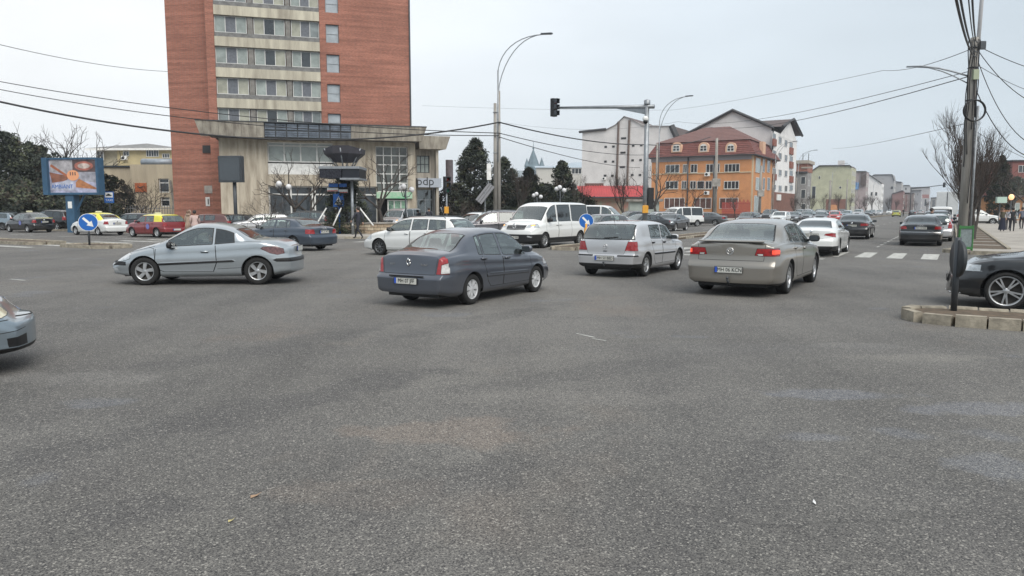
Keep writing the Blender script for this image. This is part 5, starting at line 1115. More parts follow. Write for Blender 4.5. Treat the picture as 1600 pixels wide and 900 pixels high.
# cross gable on the street side
f0 = B.f.X(1213); f1 = B.f.X(1243); zk = B.fz(1230, 187)[1]; zE = B.fz(1242, 210)[1]
b = MB(); b.use(M_swall); b.add([(.02, f0, He-.5), (.02, f1-1, He-.5), (.02, (f0+f1)/2, zk)], [(0, 1, 2)]); b.use(M_roofd)
b.add([(.8, f0-1, zE), (.8, (f0+f1)/2, zk+.4), (.8, f1, zE), (xw*.5, f0-1, zE), (xw*.5, (f0+f1)/2, zk+.4), (xw*.5, f1, zE)], [(0, 1, 4, 3), (1, 2, 5, 4)]); b.use(M_edge); b.tube([(.8, f0-1, zE), (.8, (f0+f1)/2, zk+.4), (.8, f1, zE)], .3, 4); b.build('roof', B.o)
M_bal = mat('brown_panel', (.24, .085, .06), .8, var=.2)
for r0 in (221, 245, 270, 294):
    for k, (a, c) in enumerate(((1206.5, 1212), (1216, 1221), (1225.5, 1230), (1233, 1238.5))):
        dy = (k-1.5)*(4.5 if r0 < 230 else 3 if r0 < 250 else 1.2 if r0 < 280 else .3)
        if k in (0, 3):
            B.fwin(a, r0-5+dy, c, r0+3+dy); q0, q1 = B.fz(a, r0+13+dy), B.fz(c, r0+4+dy)
            if r0 < 280: bb = MB(); bb.use(M_bal); bb.box(q0[0], q1[0], -.25, -.01, q0[1], q1[1], MSIDE); bb.build('balcony_panel', B.o)
        else: B.fwin(a, r0-4+dy, c, r0+5+dy)
q0, q1 = B.fz(1206, 340), B.fz(1241, 303)
bb = MB(); bb.use(M_brown); bb.box(q0[0], q1[0], -.12, -.01, 0, q1[1], MSIDE); bb.build('ground_floor', B.o)
q0, q1 = B.fz(1212, 313), B.fz(1218.5, 304); bb = MB(); bb.use(M_wht); bb.box(q0[0], q1[0], -.3, -.13, q0[1], q1[1], MSIDE); bb.build('sign_board', B.o)
for (a, c) in ((1209, 1215), (1220, 1226), (1230, 1237)): B.fwin(a, 318, c, 336, gm=M_fdark)
edge_line(B.o, [(-.1, -.15, 0), (-.1, -.15, He)], .14, M_dkst, 'downpipe')
# --- white block 1
up = 165; vq = toUV(AT(1055, 326, 1))[1]
k_ = (1060-CX)/F*CP; v1_ = up*(k_*UY-UX)/(UY*1+k_*UX) if False else None
def v_at(px, u): k = (px-CX)/F*CP; return (k*UY*u-UX*u)/(UY+k*UX)
B = Blk('white_gable_block', up, v_at(1058, up), 'large white windowless end wall with two dark downpipes behind the red roofed kiosk')
B.gable(M_gwall, [(908, 322), (1058, 322), (1053, 197), (1022, 196), (1006, 195), (976, 182), (962, 195), (948, 202), (910, 206)])
P = [B.gz(*p) for p in ((906, 206.5), (948, 202), (962, 195), (976, 181.5), (990, 188), (1008, 197), (1050, 196.5), (1058, 214))]
b = MB(); b.use(M_roofd); n = len(P); b.add([(p[0], -.4, p[1]) for p in P]+[(p[0], 14, p[1]) for p in P], [(i, i+1, n+i+1, n+i) for i in range(n-1)]); b.use(M_edge); b.tube([(p[0], -.4, p[1]) for p in P[:2]], .3, 4); b.tube([(p[0], -.4, p[1]) for p in P[-2:]], .7, 4); b.build('roof', B.o)
for (a0, b0, a1, b1) in ((967, 190, 963.5, 285), (984, 188, 980, 285)):
    p0, p1 = B.gz(a0, b0), B.gz(a1, b1); edge_line(B.o, [(p0[0], -.2, p0[1]), (p1[0], -.2, p1[1]-3)], .26, mat('rust_pipe', (.12, .085, .07), .8), 'downpipe')
for (px, py, w_) in [(974.5, 216, 4), (973.5, 238.5, 4), (972.5, 261, 4)]+[(x_, y_, 2) for (x_, y_) in ((946.5, 229.5), (958.5, 229), (946, 252.5), (958, 252.5), (945.5, 274.5), (957, 274.5), (989.5, 227.5), (1002, 227), (988.5, 250.5), (1001, 250), (988, 273.5), (1000, 273.5))]:
    p0, p1 = B.gz(px-w_, py+1.7), B.gz(px+w_, py-1.7); boxpart('vent_opening', B.o, M_fdark, p0[0], p1[0], -.06, -.01, p0[1], p1[1])
p = B.gz(945, 279); acunit(B.o, p[0], p[1])
# --- street row beyond, on the left side of the boulevard
def row(name, pxc, label, top, m, pxl=None, far=None, roofm=M_roofd, wins=(), v0=-30.5, ucap=None, Ldef=14, parapet=None):
    u = u_at(pxc, v0) if not ucap else ucap
    v = v0 if not ucap else v_at(pxc, ucap)
    B = Blk(name, u, v, label)
    P = [B.gz(*p) for p in top]; x0 = P[0][0]
    b = MB(); b.use(m); n = len(P)+2; V = [(x0, 0)]+P+[(P[-1][0], 0)]; V = [(p[0], max(p[1], 0)) for p in V]
    L_ = B.f.X(far) if far and not ucap else Ldef; L_ = min(L_, 60)
    b.add([(p[0], 0, p[1]) for p in V]+[(p[0], L_, p[1]) for p in V], [tuple(range(n))[::-1], tuple(range(n, 2*n))]+[(i, i+1, i+1+n, i+n) for i in range(n) if i < n-1]); b.build('wall', B.o)
    b = MB(); b.use(roofm); k = len(P); b.add([(p[0], -.4, p[1]+.12) for p in P]+[(p[0], L_+.3, p[1]+.12) for p in P], [(i, i+1, i+1+k, i+k) for i in range(k-1)]); b.use(M_edge); b.tube([(p[0], -.4, p[1]+.1) for p in P], .22, 4); b.build('roof', B.o)
    ha = P[-1][1]; fl_ = max(1, int(ha/3.1)); nn_ = max(1, int(L_/3.4))
    for i in range(fl_):
        for j in range(nn_):
            a_ = 1.2+j*3.4; z_ = 1.1+i*3.1
            if z_+1.5 < ha: window(B.o, a_, a_+1.7, z_, z_+1.5, 2, 1, -.06, fw=.09, M=Matrix.Translation((P[-1][0], 0, 0)) @ MSIDE, panes=False)
    for w in wins:
        if w[0] == 'g': B.gwin(*w[1:5], nx=w[5] if len(w) > 5 else 1, panes=False, gm=w[6] if len(w) > 6 else None)
        else: B.fwin(*w[1:5])
    return B
B = row('unfinished_block', 1262, 'grey unfinished block with raw brick top storey behind the lamp post', [(1240, 271), (1241, 270), (1262, 270)], mat('raw_concrete', (.27, .26, .25), .9, var=.3, vs=.8), far=1268, Ldef=12, wins=[('g', 1251, 276, 1259, 288), ('g', 1251, 296, 1259, 310), ('g', 1251, 318, 1259, 334)])
b = MB(); b.use(M_brick); p0, p1 = B.gz(1243, 269), B.gz(1261, 250); b.box(p0[0], p1[0], .8, 9, p0[1], p1[1]-.8); b.use(mat('pale_storey', (.36, .32, .27), .9)); b.box(p0[0]-.4, p1[0]+.4, .4, 9.4, p1[1]-.79, p1[1]); b.box(p0[0]+1.2, p0[0]+3.6, .6, .79, p0[1]+.9, p1[1]-1.6); b.build('top_storey', B.o)
for px in (1250, 1259): p = B.gz(px, 250); edge_line(B.o, [(p[0], 4, p[1]), (p[0], 4, B.gz(px, 238)[1])], .08, M_dkst, 'antenna_mast')
B = row('pale_green_building', 1331, 'pale green gabled building with chimney beyond the white block', [(1268, 268), (1280.5, 259.5), (1328, 259), (1331, 262)], M_pgreen, far=1338, wins=[('g', 1268, 291, 1275, 310), ('g', 1311, 291, 1315, 295), ('g', 1279, 275, 1282, 280)])
p0, p1 = B.gz(1290, 334), B.gz(1322, 311); boxpart('ground_floor', B.o, M_brown, p0[0], p1[0], -.3, -.01, 0, p1[1]); p0, p1 = B.gz(1298, 332), B.gz(1309, 320); boxpart('shopfront', B.o, M_orange, p0[0], p1[0], -.5, -.31, 0, p1[1])
p = B.gz(1312, 259); boxpart('chimney', B.o, M_gwall, p[0]-1, p[0]+1, 3, 5, p[1]-.5, B.gz(1312, 250)[1])
B = row('brown_roofed_house', 1354, 'house with steep brown roof and blue billboard beyond the pale green building', [(1332, 276), (1338, 268.5), (1354, 268.5)], mat('pink_render', (.36, .30, .30), .9, var=.2), roofm=M_roofd, ucap=330, Ldef=10, wins=[('g', 1331, 300, 1334, 310)])
p0, p1 = B.gz(1334, 296), B.gz(1342, 285); boxpart('billboard_panel', B.o, mat('poster_blue', (.10, .25, .50), .5, var=.5, vs=.5), p0[0], p1[0], -.6, -.05, p0[1], p1[1])
p0, p1 = B.gz(1345, 290), B.gz(1354.2, 269); boxpart('roof_slope', B.o, M_roofd, p0[0], p1[0], -.9, -.05, p0[1], p1[1])
row('white_gabled_house', 1378, 'white house with stepped dark gables along the boulevard', [(1352, 274), (1356, 272), (1374, 284), (1378, 287)], M_swall, ucap=380, Ldef=12, wins=[('g', 1360, 300, 1364, 306), ('g', 1367, 300, 1371, 306)])
row('long_grey_building', 1397, 'long pale grey building with pitched end roof far along the boulevard', [(1362, 276), (1366, 273.5), (1394, 273), (1397, 283)], mat('pale_grey', (.34, .34, .35), .9, var=.12), ucap=440, Ldef=18, roofm=M_roofg, wins=[('g', 1391, 291, 1396, 296), ('g', 1391, 303, 1396, 330)])
row('flat_roofed_block', 1410, 'flat roofed pale block just right of the long grey building', [(1397, 284), (1398, 284), (1409, 285)], mat('pale_grey2', (.38, .38, .39), .9, var=.12), ucap=455, Ldef=14, roofm=M_roofg)
row('dull_red_building', 1412, 'dull red building rising behind the far parked cars', [(1394, 303), (1400, 301.5), (1410, 298), (1412, 299)], mat('dull_red', (.25, .14, .13), .9, var=.2), ucap=430, Ldef=10)
row('dark_pillared_block', 1428, 'narrow brown block with flat dark roof far down the boulevard', [(1411, 302), (1412, 301.5), (1428, 302)], mat('grey_brown', (.22, .18, .17), .9, var=.2), ucap=440, Ldef=10, wins=[('g', 1413, 304, 1419, 330, 1, mat('dull_red2', (.22, .13, .12), .9))])
row('pale_terrace', 1368, 'pale terrace filling the gap left of the stepped white house', [(1344, 283), (1348, 280), (1364, 280), (1368, 284)], mat('terrace_cream', (.42, .40, .36), .9, var=.15), ucap=400, Ldef=14)
row('white_slab_block', 1422, 'white slab block rising behind the dull red building', [(1398, 291), (1399, 290), (1421, 290), (1422, 291)], mat('slab_white', (.46, .46, .47), .9, var=.1), ucap=520, Ldef=14, roofm=M_roofg, wins=[('g', 1402+6*i, 293, 1405+6*i, 297) for i in range(3)])
row('grey_corner_block', 1440, 'grey block between brown block and pink topped building', [(1424, 299), (1425, 298), (1440, 298)], mat('corner_grey', (.33, .33, .35), .9, var=.1), ucap=470, Ldef=14, roofm=M_roofg, wins=[('g', 1428+5*i, 302, 1430+5*i, 306) for i in range(2)])
row('pink_topped_building', 1453, 'wide white building with a red top band at the end of the boulevard', [(1422, 294), (1423, 293.5), (1447, 292.5), (1453, 293)], mat('far_white', (.42, .41, .42), .9, var=.1), ucap=500, Ldef=12, roofm=M_roofg, wins=[('g', 1425, 303.5, 1452, 310, 1, mat('dull_red3', (.33, .16, .15), .9)), ('g', 1432, 318, 1440, 324, 2), ('g', 1444, 311, 1448, 322)])
row('orange_roofed_building', 1487, 'low building with orange roof at the far end of the boulevard', [(1454, 309.5), (1462, 309), (1484, 311), (1487, 313)], mat('far_grey', (.34, .33, .32), .9, var=.15), ucap=520, Ldef=12, roofm=mat('far_orange', (.45, .17, .10), .8), wins=[('g', 1463, 310, 1478, 316, 1, mat('far_orange2', (.45, .17, .10), .8)), ('g', 1456, 312, 1462, 326, 3)])
# --- left background: yellow block, cream annex
yp = Plane(AT(190, 326, 125), 92); S = yp.S; yb = empty('yellow_building', yp.P, yp.rz, label='yellow building with grey hipped roof behind the cream annex', cat='building')
x0, x1 = S(150, 300)[0], S(300, 300)[0]; He = S(200, 232)[1]; xm = S(183, 240)[0]
boxpart('wall', yb, M_yell, xm, x1, 0, 14, 0, He); boxpart('wall', yb, mat('pale_cream', (.50, .45, .33), .9, var=.2), x0, xm, .8, 14, 0, He-.2)
b = MB(); b.use(M_roofg); zr = S(206, 220)[1]; b.add([(x0-1, -.8, He), (x1+1, -.8, He-.1), (x1+1, 15, He-.1), (x0-1, 15, He), (S(206, 240)[0], 5, zr), (S(215, 240)[0]+6, 6, zr-1.2)], [(0, 1, 5, 4), (1, 2, 5), (2, 3, 4, 5), (3, 0, 4), (0, 3, 2, 1)]); b.use(M_wht); b.box(x0-.9, x1+.9, -.9, -.81, He-.35, He-.01); b.build('roof', yb)
for (a, c, y0_, y1_, n_) in ((193, 202, 236, 244, 2), (229, 248, 234, 245, 5), (254, 265, 240, 247, 3), (152, 162, 236, 250, 2)):
    p0, p1 = S(a, y1_), S(c, y0_); window(yb, p0[0], p1[0], p0[1], p1[1], n_, 1, -.06, fw=.09, gm=M_win, panes=False)
p = S(196, 247); acunit(yb, p[0], p[1])
cp_ = Plane(AT(215, 326, 82), 90); S = cp_.S; cb = empty('cream_annex', cp_.P, cp_.rz, label='weathered cream annex with flat roof left of the brick tower', cat='building')
xA, xM, xB = S(150, 300)[0], S(205, 300)[0], S(275, 300)[0]; zA, zB = S(160, 261)[1], S(240, 257)[1]
hs = [(S(248, 300)[0], S(264.5, 300)[0], S(250, 301)[1], S(250, 279)[1]), (S(251, 330)[0], S(266, 330)[0], S(250, 323)[1], S(250, 308)[1])]
b = MB(); b.use(M_cream); wallholes(b, xM, xB, 0, zB, hs, 0, .3); b.box(xM, xB, .31, 12, 0, zB-.02); b.box(xA, xM, .4, 12, 0, zA); b.build('wall', cb)
for h in hs: window(cb, *h, 1, 2, .2, gm=M_win, fw=.12, zsplit=.7)
b = MB(); b.use(mat('zinc', (.36, .40, .44), .5, .3, var=.2), True); q0 = S(218, 256); b.tube([(q0[0], .6, zB+.25), (xB, .6, zB+.25)], .42, 8); b.build('roof_coping', cb); boxpart('roof_coping', cb, M_dkst, xA-.2, xM, .2, 12.2, zA+.01, zA+.18)
p0, p1 = S(212, 300), S(229, 286); pn = boxpart('orange_panel', cb, mat('orange_panel', (.50, .13, .04), .6, var=.15), p0[0], p1[0], -.12, -.01, p0[1], p1[1])
b = MB(); b.use(M_dkst, True); b.tube([(p0[0]+(p1[0]-p0[0])*(.25+.5*t), -.14, p0[1]+(p1[1]-p0[1])*(.62-.12*math.sin(math.pi*t))) for t in (0, .2, .4, .6, .8, 1)], .05, 4); b.build('smile_mark', pn)
p0, p1 = S(267, 282), S(273, 325); edge_line(cb, [(p0[0], -.15, p0[1]), (p1[0], -.15, p1[1])], .12, M_conc, 'leaning_pipe')
b = MB(); b.use(M_roofd); p = S(258, 247); b.add([(p[0]-3.5, 8, zB), (p[0]+3.5, 8, zB), (p[0], 8, p[1]+.3), (p[0]-3.5, 12, zB), (p[0]+3.5, 12, zB), (p[0], 12, p[1]+.3)], [(0, 1, 2), (0, 2, 5, 3), (1, 4, 5, 2)]); b.build('roof_gable', cb)
# --- white institution and spire behind the cypresses
wp = Plane(AT(850, 326, 230), 90); S = wp.S; wb_ = empty('white_hall', wp.P, wp.rz, label='long white building with pale blue roof behind the cypresses', cat='building')
p0, p1 = S(838, 330), S(915, 262); boxpart('wall', wb_, mat('hall_white', (.46, .45, .42), .9, var=.1), p0[0], p1[0], 0, 12, 0, p1[1]); boxpart('wall', wb_, mat('hall_blue', (.33, .38, .42), .8), S(795, 300)[0], p0[0], 2, 12, 0, S(800, 266)[1])
b = MB(); b.use(mat('pale_blue_roof', (.34, .40, .45), .6, var=.1)); z_ = p1[1]; x0, x1 = S(836, 300)[0], S(915, 300)[0]; xq = S(880, 300)[0]; b.add([(x0, -.5, z_), (x1, -.5, z_), (x1, 6, S(900, 251)[1]), (xq+3, 6, S(900, 252)[1]), (xq, 6, S(880, 257.5)[1]), (x0, 6, S(850, 257.5)[1])], [(0, 1, 2, 3, 4, 5)]); b.build('roof', wb_)
q0, q1 = S(893, 272), S(909, 263); window(wb_, q0[0], q1[0], q0[1], q1[1], 3, 1, -.1, panes=False, fw=.15)
sp_ = Plane(AT(833, 326, 300), 90); S = sp_.S; so = empty('spire_tower', sp_.P, sp_.rz, label='steep grey-blue spire with finial and corner turrets above the cypresses', cat='church tower')
M_sp = mat('spire_slate', (.13, .18, .21), .7, var=.2, vs=.6); b = MB(); b.use(M_sp)
r_ = (S(843, 300)[0]-S(823, 300)[0])/2; zb_, zt_ = S(833, 258)[1], S(833, 235)[1]
b.lathe([(r_*1.25, 0), (r_*1.25, zb_-1)], 8); b.lathe([(r_*1.2, zb_-1), (r_*.95, zb_), (r_*.55, zb_+(zt_-zb_)*.5), (r_*.12, zt_), (.01, zt_+.5)], 8); b.build('spire', so)
b = MB(); b.use(M_sp); b.tube([(0, 0, zt_), (0, 0, S(833, 220)[1])], [.18, .05], 5); b.ball(Vector((0, 0, zt_+.7)), .4, 8); b.build('finial', so)
for (px, py) in ((823, 251), (846, 250), (829, 248)):
    x = S(px, 300)[0]; b = MB(); b.use(M_sp); b.lathe([(1.0, zb_-6), (1.0, zb_-.6), (1.2, zb_-.5), (.02, S(px, py)[1]+1)], 7, Matrix.Translation((x, -1, 0))); b.build('turret', so)
# --- red-roofed long kiosk building and small booth
kp = Plane(AT(955, 326, 100), 94); S = kp.S; kb = empty('red_roofed_hall', kp.P, kp.rz, label='low hall with ribbed red metal roof before the white end wall', cat='building')
x0, x1 = S(903, 300)[0], S(1012, 300)[0]; zb_, zt_ = S(955, 308)[1], S(955, 289.5)[1]
boxpart('wall', kb, mat('kiosk_wall', (.30, .12, .10), .8, var=.5, vs=1, col2=(.25, .27, .2)), x0+.5, x1-.5, .8, 8, 0, zb_)
M_rr = mat('red_sheet_roof', (.42, .05, .05), .5, var=.2, vs=1); b = MB(); b.use(M_rr); b.add([(x0, 0, zb_), (x1, 0, zb_), (x1, 3.2, zt_), (x0, 3.2, zt_), (x1, 8, zb_), (x0, 8, zb_)], [(0, 1, 2, 3), (3, 2, 4, 5)]); rf = b.build('roof', kb)
nb = 28
for i in range(nb+1):
    x = x0+(x1-x0)*i/nb; b = MB(); b.use(M_rr); b.add([(x-.05, -.02, zb_), (x+.05, -.02, zb_), (x+.05, 3.2, zt_), (x-.05, 3.2, zt_), (x-.05, -.02, zb_+.09), (x+.05, -.02, zb_+.09), (x+.05, 3.2, zt_+.09), (x-.05, 3.2, zt_+.09)], [(4, 5, 6, 7), (0, 1, 5, 4), (0, 4, 7, 3), (1, 2, 6, 5)]); b.build('roof_rib', rf)
boxpart('gutter', kb, M_dkst, x0, x1, -.15, -.03, zb_-.12, zb_+.05)
boxpart('parapet', kb, mat('brick_dark', (.16, .09, .08), .9, var=.4), S(915, 300)[0], S(945, 300)[0], 3.3, 4.2, zt_-.5, S(930, 285)[1])
bp_ = Plane(AT(1007, 326, 84), 96); S = bp_.S; bo = empty('booth', bp_.P, bp_.rz, label='pale mint green booth between the bare trees and the orange building', cat='kiosk')
x0, x1 = S(984, 320)[0], S(1030, 320)[0]; zt_ = S(1000, 315)[1]; M_mint = mat('mint_panel', (.42, .47, .43), .7, var=.2, vs=1)
boxpart('wall', bo, M_mint, x0, x1, 0, 3, 0, zt_); boxpart('roof', bo, M_conc, x0-.3, x1+.4, -.4, 3.3, zt_+.01, zt_+.28); q0, q1 = S(1012, 326), S(1020, 319); window(bo, q0[0], q1[0], q0[1], q1[1], 1, 1, -.05, gm=M_winl, panes=False, fw=.07)
# --- right edge: red brick block and a lit shop
rp = Plane(AT(1578, 326, 150), 90); S = rp.S; rb = empty('dark_red_block', rp.P, rp.rz, label='dark red building at the right edge behind the conifer', cat='building')
x0 = S(1579, 300)[0]; boxpart('wall', rb, mat('dark_red_wall', (.20, .075, .065), .9, var=.2, vs=.6), x0, x0+14, 0, 12, 0, S(1590, 252)[1]); boxpart('roof', rb, M_edge, x0-.4, x0+14.4, -.4, 12, S(1590, 252)[1]+.01, S(1590, 250)[1])
for i in range(4):
    for zz in (3.5, 6.5, 9.0): window(rb, x0+1.2+i*3.2, x0+2.8+i*3.2, zz, zz+1.4, 2, 1, -.06, panes=False)
lp = Plane(AT(1570, 326, 105), 62); S = lp.S; lb = empty('corner_shop', lp.P, lp.rz, label='low shop with warm orange front under the bare trees at the right edge', cat='shop')
x0, x1 = S(1574, 320)[0], S(1640, 320)[0]; x1 = min(x1, x0+22)
boxpart('wall', lb, mat('warm_wall', (.40, .20, .09), .8, var=.4, vs=.6), x0, x1, 0, 6, 0, 3.4); boxpart('roof', lb, M_roofd, x0-.4, x1, -.8, 6, 3.41, 3.65)
for i in range(5): window(lb, x0+.8+i*3, x0+3+i*3, .3, 2.6, 2, 1, -.06, panes=False, gm=M_winl)
# ------------------------------------------------------------ street furniture
def pole_base(name, px, v, **k):
    u = u_at(px, v); p = UV(u, v); return empty(name, (p.x, p.y, 0), 0, **k), p
# arms reach towards the carriageway (direction +v for the left side lamps)
DV = Vector((UY, -UX, 0)); DU = Vector((UX, UY, 0))
def lamp(name, p, H_conc, H, reach, d, label, group=None, conc=.135, z0=.12):
    """concrete post with a steel mast and a twin swept arm"""
    o = empty(name, (p.x, p.y, 0), 0, label=label, cat='street lamp', group=group)
    b = MB(); b.use(M_pole, True); b.tube([(0, 0, 0), (0, 0, H_conc)], [conc*1.15, conc*.8], 8); b.build('post', o)
    q = d*.22; b = MB(); b.use(M_steel, True); b.tube([(q.x, q.y, H_conc*.55), (q.x, q.y, H*.83)], .055, 6); 
    for zz in (H_conc*.62, H_conc*.93): b.tube([(conc*1.1*math.cos(a), conc*1.1*math.sin(a), zz) for a in np.linspace(0, 6.283, 9)], .03, 4, False)
    b.build('mast', o)
    z1 = H*.70
    def arm(za, bulge): 
        P = []
        for t in np.linspace(0, 1, 11):
            x = reach*(t**1.55); z = za+(H-za)*math.sin(t*math.pi/2)**.9; P.append(q+d*(x-bulge*math.sin(math.pi*t)*.25)+Vector((0, 0, z)))
        return P
    b = MB(); b.use(M_steel, True); b.tube(arm(z1, 0), .035, 5); b.build('arm', o)
    b = MB(); b.use(M_steel, True); b.tube(arm(H*.80, .9), .035, 5); b.build('arm', o)
    e = q+d*reach; b = MB(); b.use(M_dkst); M0 = Matrix.Translation((e.x, e.y, H+.03)) @ Matrix.Rotation(math.atan2(d.y, d.x), 4, 'Z'); b.prism([(-.25, -.10), (.5, -.14), (.62, 0), (.5, .14), (-.25, .10)], -.05, .05)
    b.v = [tuple(M0 @ Vector(v)) for v in b.v]; b.build('lamp_head', o)
    return o
L1, q1 = None, UV(u_at(774, -29.4), -29.4)
lamp('street_lamp', q1, 9.5, 14.3, 3.4, (DV*.9+DU*.35).normalized(), 'tall street lamp on a concrete post above the grey off-roader')
o_ = [x for x in bpy.data.objects if x.name == 'street_lamp'][0]
b = MB(); b.use(M_wht); b.bbox(-.62, -.30, -.25, .1, 3.9, 5.1, .03); b.build('control_cabinet', o_)
b = MB(); b.use(M_pole, True); b.tube([(.27, .05, 0), (.27, .05, 10.4)], [.16, .11], 8); b.build('twin_post', o_)
sp_o = empty('solar_panel', (q1.x-.75, q1.y-.5, 0), 0, label='tilted slatted panel on the left of the concrete post', cat='panel')
b = MB(); b.use(mat('slat_grey', (.22, .22, .23), .6)); M0 = Matrix.Translation((0, 0, 2.9)) @ Matrix.Rotation(R(-52), 4, 'Y'); 
for i in range(3): b.box(-.8, .8, -.5+i*.36, -.22+i*.36, -.02, .02, M0 @ Matrix.Rotation(R(35), 4, 'X'))
b.build('panel', sp_o); b = MB(); b.use(M_steel); b.tube([(0, 0, 0), (0, 0, 3.1)], .05, 6); b.build('stand', sp_o)
for k, (px, lab, hc) in enumerate(((1025, 'street lamp left of the orange building, beside the signal mast', 9.2), (1207, 'street lamp in front of the orange building corner', 9.0), (1243, 'street lamp right of the white block with brown panels', 8.5), (1297, 'street lamp before the pale green building', 8.3), (1337, 'faint street lamp before the house with the blue billboard', 8.3), (1362, 'faintest street lamp far along the boulevard', 8.3))):
    vv = -29.4; uu = u_at(px, vv); pt = UV(min(uu, 360), vv); 
    lamp('street_lamp', pt, hc, 14.2, 3.2, DV, lab, 'street lamps along the left side of the boulevard')
# bare concrete posts on the left pavement
for k, (px, h, lab) in enumerate(((1117, 11.6, 'thick pale concrete post in front of the orange building'), (1187, 9.2, 'concrete post at the orange building corner with a small box'), (1322, 11.0, 'dark concrete post before the pale green gable'), (1295.5, 9.5, 'concrete post left of the pale green gable centre'))):
    vv = -28.9; uu = min(u_at(px, vv), 300); pt = UV(uu, vv); o = empty('concrete_post', pt, 0, label=lab, cat='post', group='bare concrete posts')
    b = MB(); b.use(M_pole, True); b.tube([(0, 0, 0), (0, 0, h)], [.27, .19], 6); b.build('post', o)
    b = MB(); b.use(M_conc); b.bbox(-.55, .55, -.5, -.1, h*.42, h*.42+1.1) if k < 2 else b.box(-.5, .5, -.05, .05, h-.5, h-.35); b.build('fuse_box', o)
# traffic signal mast with long arm over the opposite lanes
pm = UV(u_at(1008, -14.25), -14.25); ms = empty('signal_mast', pm, 0, label='grey signal mast with a long arm reaching over the lanes', cat='traffic signal')
b = MB(); b.use(M_steel, True); b.tube([(0, 0, 0), (0, 0, 7.35)], [.15, .12], 10); b.lathe([(.17, 7.3), (.17, 7.5), (.02, 7.56)], 12); b.build('mast', ms)
ad = -DV; e = ad*5.75; b = MB(); b.use(M_steel, True); b.tube([Vector((0, 0, 7.15))-ad*.4, e+Vector((0, 0, 7.5))], [.11, .06], 8)
b.smooth = False; n_ = Vector((-ad.y, ad.x, 0))*.03; b.add([Vector((0, 0, 6.75))-n_, Vector((0, 0, 7.2))-n_, ad*1.9+Vector((0, 0, 7.22))-n_, Vector((0, 0, 6.75))+n_, Vector((0, 0, 7.2))+n_, ad*1.9+Vector((0, 0, 7.22))+n_], [(0, 1, 2), (3, 5, 4), (0, 2, 5, 3)]); b.build('arm', ms)
def sig_head(parent, p, ang, amber=False, rev=True):
    M0 = Matrix.Translation(p) @ Matrix.Rotation(ang, 4, 'Z'); b = MB(); b.use(M_blk); b.box(-.17, .17, -.12, .12, -.5, .5, M0); b.use(M_dkst)
    for z in (-.33, 0, .33): b.box(-.15, .15, -.34, -.12, z+.12, z+.15, M0); b.box(-.16, -.13, -.30, -.12, z-.1, z+.12, M0); b.box(.13, .16, -.30, -.12, z-.1, z+.12, M0)
    hd = b.build('signal_head', parent)
    for z, c in ((.33, 'r'), (0, 'y'), (-.33, 'g')):
        b = MB(); b.use(mat('lens_'+c, {'r': (.12, .01, .01), 'y': (.10, .06, .01), 'g': (.01, .10, .06)}[c], .2), True); b.lathe([(.001, -.15), (.09, -.14), (.12, -.12)], 14, M0 @ Matrix.Translation((0, 0, z)), 'y'); b.build('lens', hd)
sig_head(ms, e*.97+Vector((0, 0, 7.5)), R(50)); 
b = MB(); b.use(M_wht, True); b.ball(Vector((-.12, -.28, 6.5)), .16, 12); b.use(M_blk); b.ball(Vector((-.12, -.3, 6.36)), .13, 10); b.tube([(0, 0, 6.65), (-.12, -.28, 6.62)], .03, 5); b.build('camera_dome', ms)
b = MB(); b.use(M_blk); b.bbox(.12, .42, -.2, .15, 1.75, 2.9, .03); b.build('signal_head', ms); b = MB(); b.use(M_yel); b.bbox(-.17, .13, -.24, -.08, 1.55, 1.95, .03); b.build('push_button_box', ms)
# small signals near the shop wing
o = empty('pedestrian_signal', AT(698, 326, 45) - Vector((0, 0, CH)), 0, label='pedestrian signal on a thin post with a yellow box near the shop sign', cat='traffic signal')
b = MB(); b.use(M_steel, True); b.tube([(0, 0, 0), (0, 0, 3.6)], .05, 8); b.build('post', o); sig_head(o, Vector((0, 0, 3.2)), R(30)); b = MB(); b.use(M_yel); b.bbox(-.13, .13, -.16, -.05, 1.5, 1.9); b.build('push_button_box', o)
# keep-right disc signs
def disc(parent, z, r, front=True, ang=0):
    M0 = Matrix.Translation((0, -.06, z)) @ Matrix.Rotation(ang, 4, 'Z')
    b = MB(); b.use(M_wht, False); b.lathe([(.001, 0), (r, 0), (r, .02), (.001, .02)], 28, M0, 'y'); b.use(M_blue); b.lathe([(.001, -.004), (r*.95, -.004), (r*.95, .0)], 28, M0, 'y'); s = b.build('sign_disc', parent)
    b = MB(); b.use(M_wht); A = M0 @ Matrix.Rotation(R(45), 4, 'Y'); l = r*.72; w = r*.13
    pts = [(-l, -w), (l*.15, -w), (l*.15, -w*2.9), (l, 0), (l*.15, w*2.9), (l*.15, w), (-l, w)]; b.add([A @ Vector((p[0], -.008, p[1])) for p in pts], [tuple(range(7))]); b.build('arrow', s)
p = G(140, 383.6, .1); o = empty('keep_right_sign', (p.x, p.y, 0), R(28), label='round blue keep-right sign on the small left island', cat='road sign')
b = MB(); b.use(M_dkst, True); b.tube([(0, 0, .1), (0, 0, 1.25)], .045, 8); b.build('post', o); disc(o, 1.16, .40)
p = UV(u_at(916, -14.35), -14.35); o = empty('keep_right_sign', (p.x, p.y, 0), R(0), label='round blue keep-right sign on a yellow post at the median end', cat='road sign')
b = MB(); b.use(M_yel, True); b.tube([(0, 0, .1), (0, 0, 1.1)], .085, 8); b.build('post', o); disc(o, 1.22, .335)
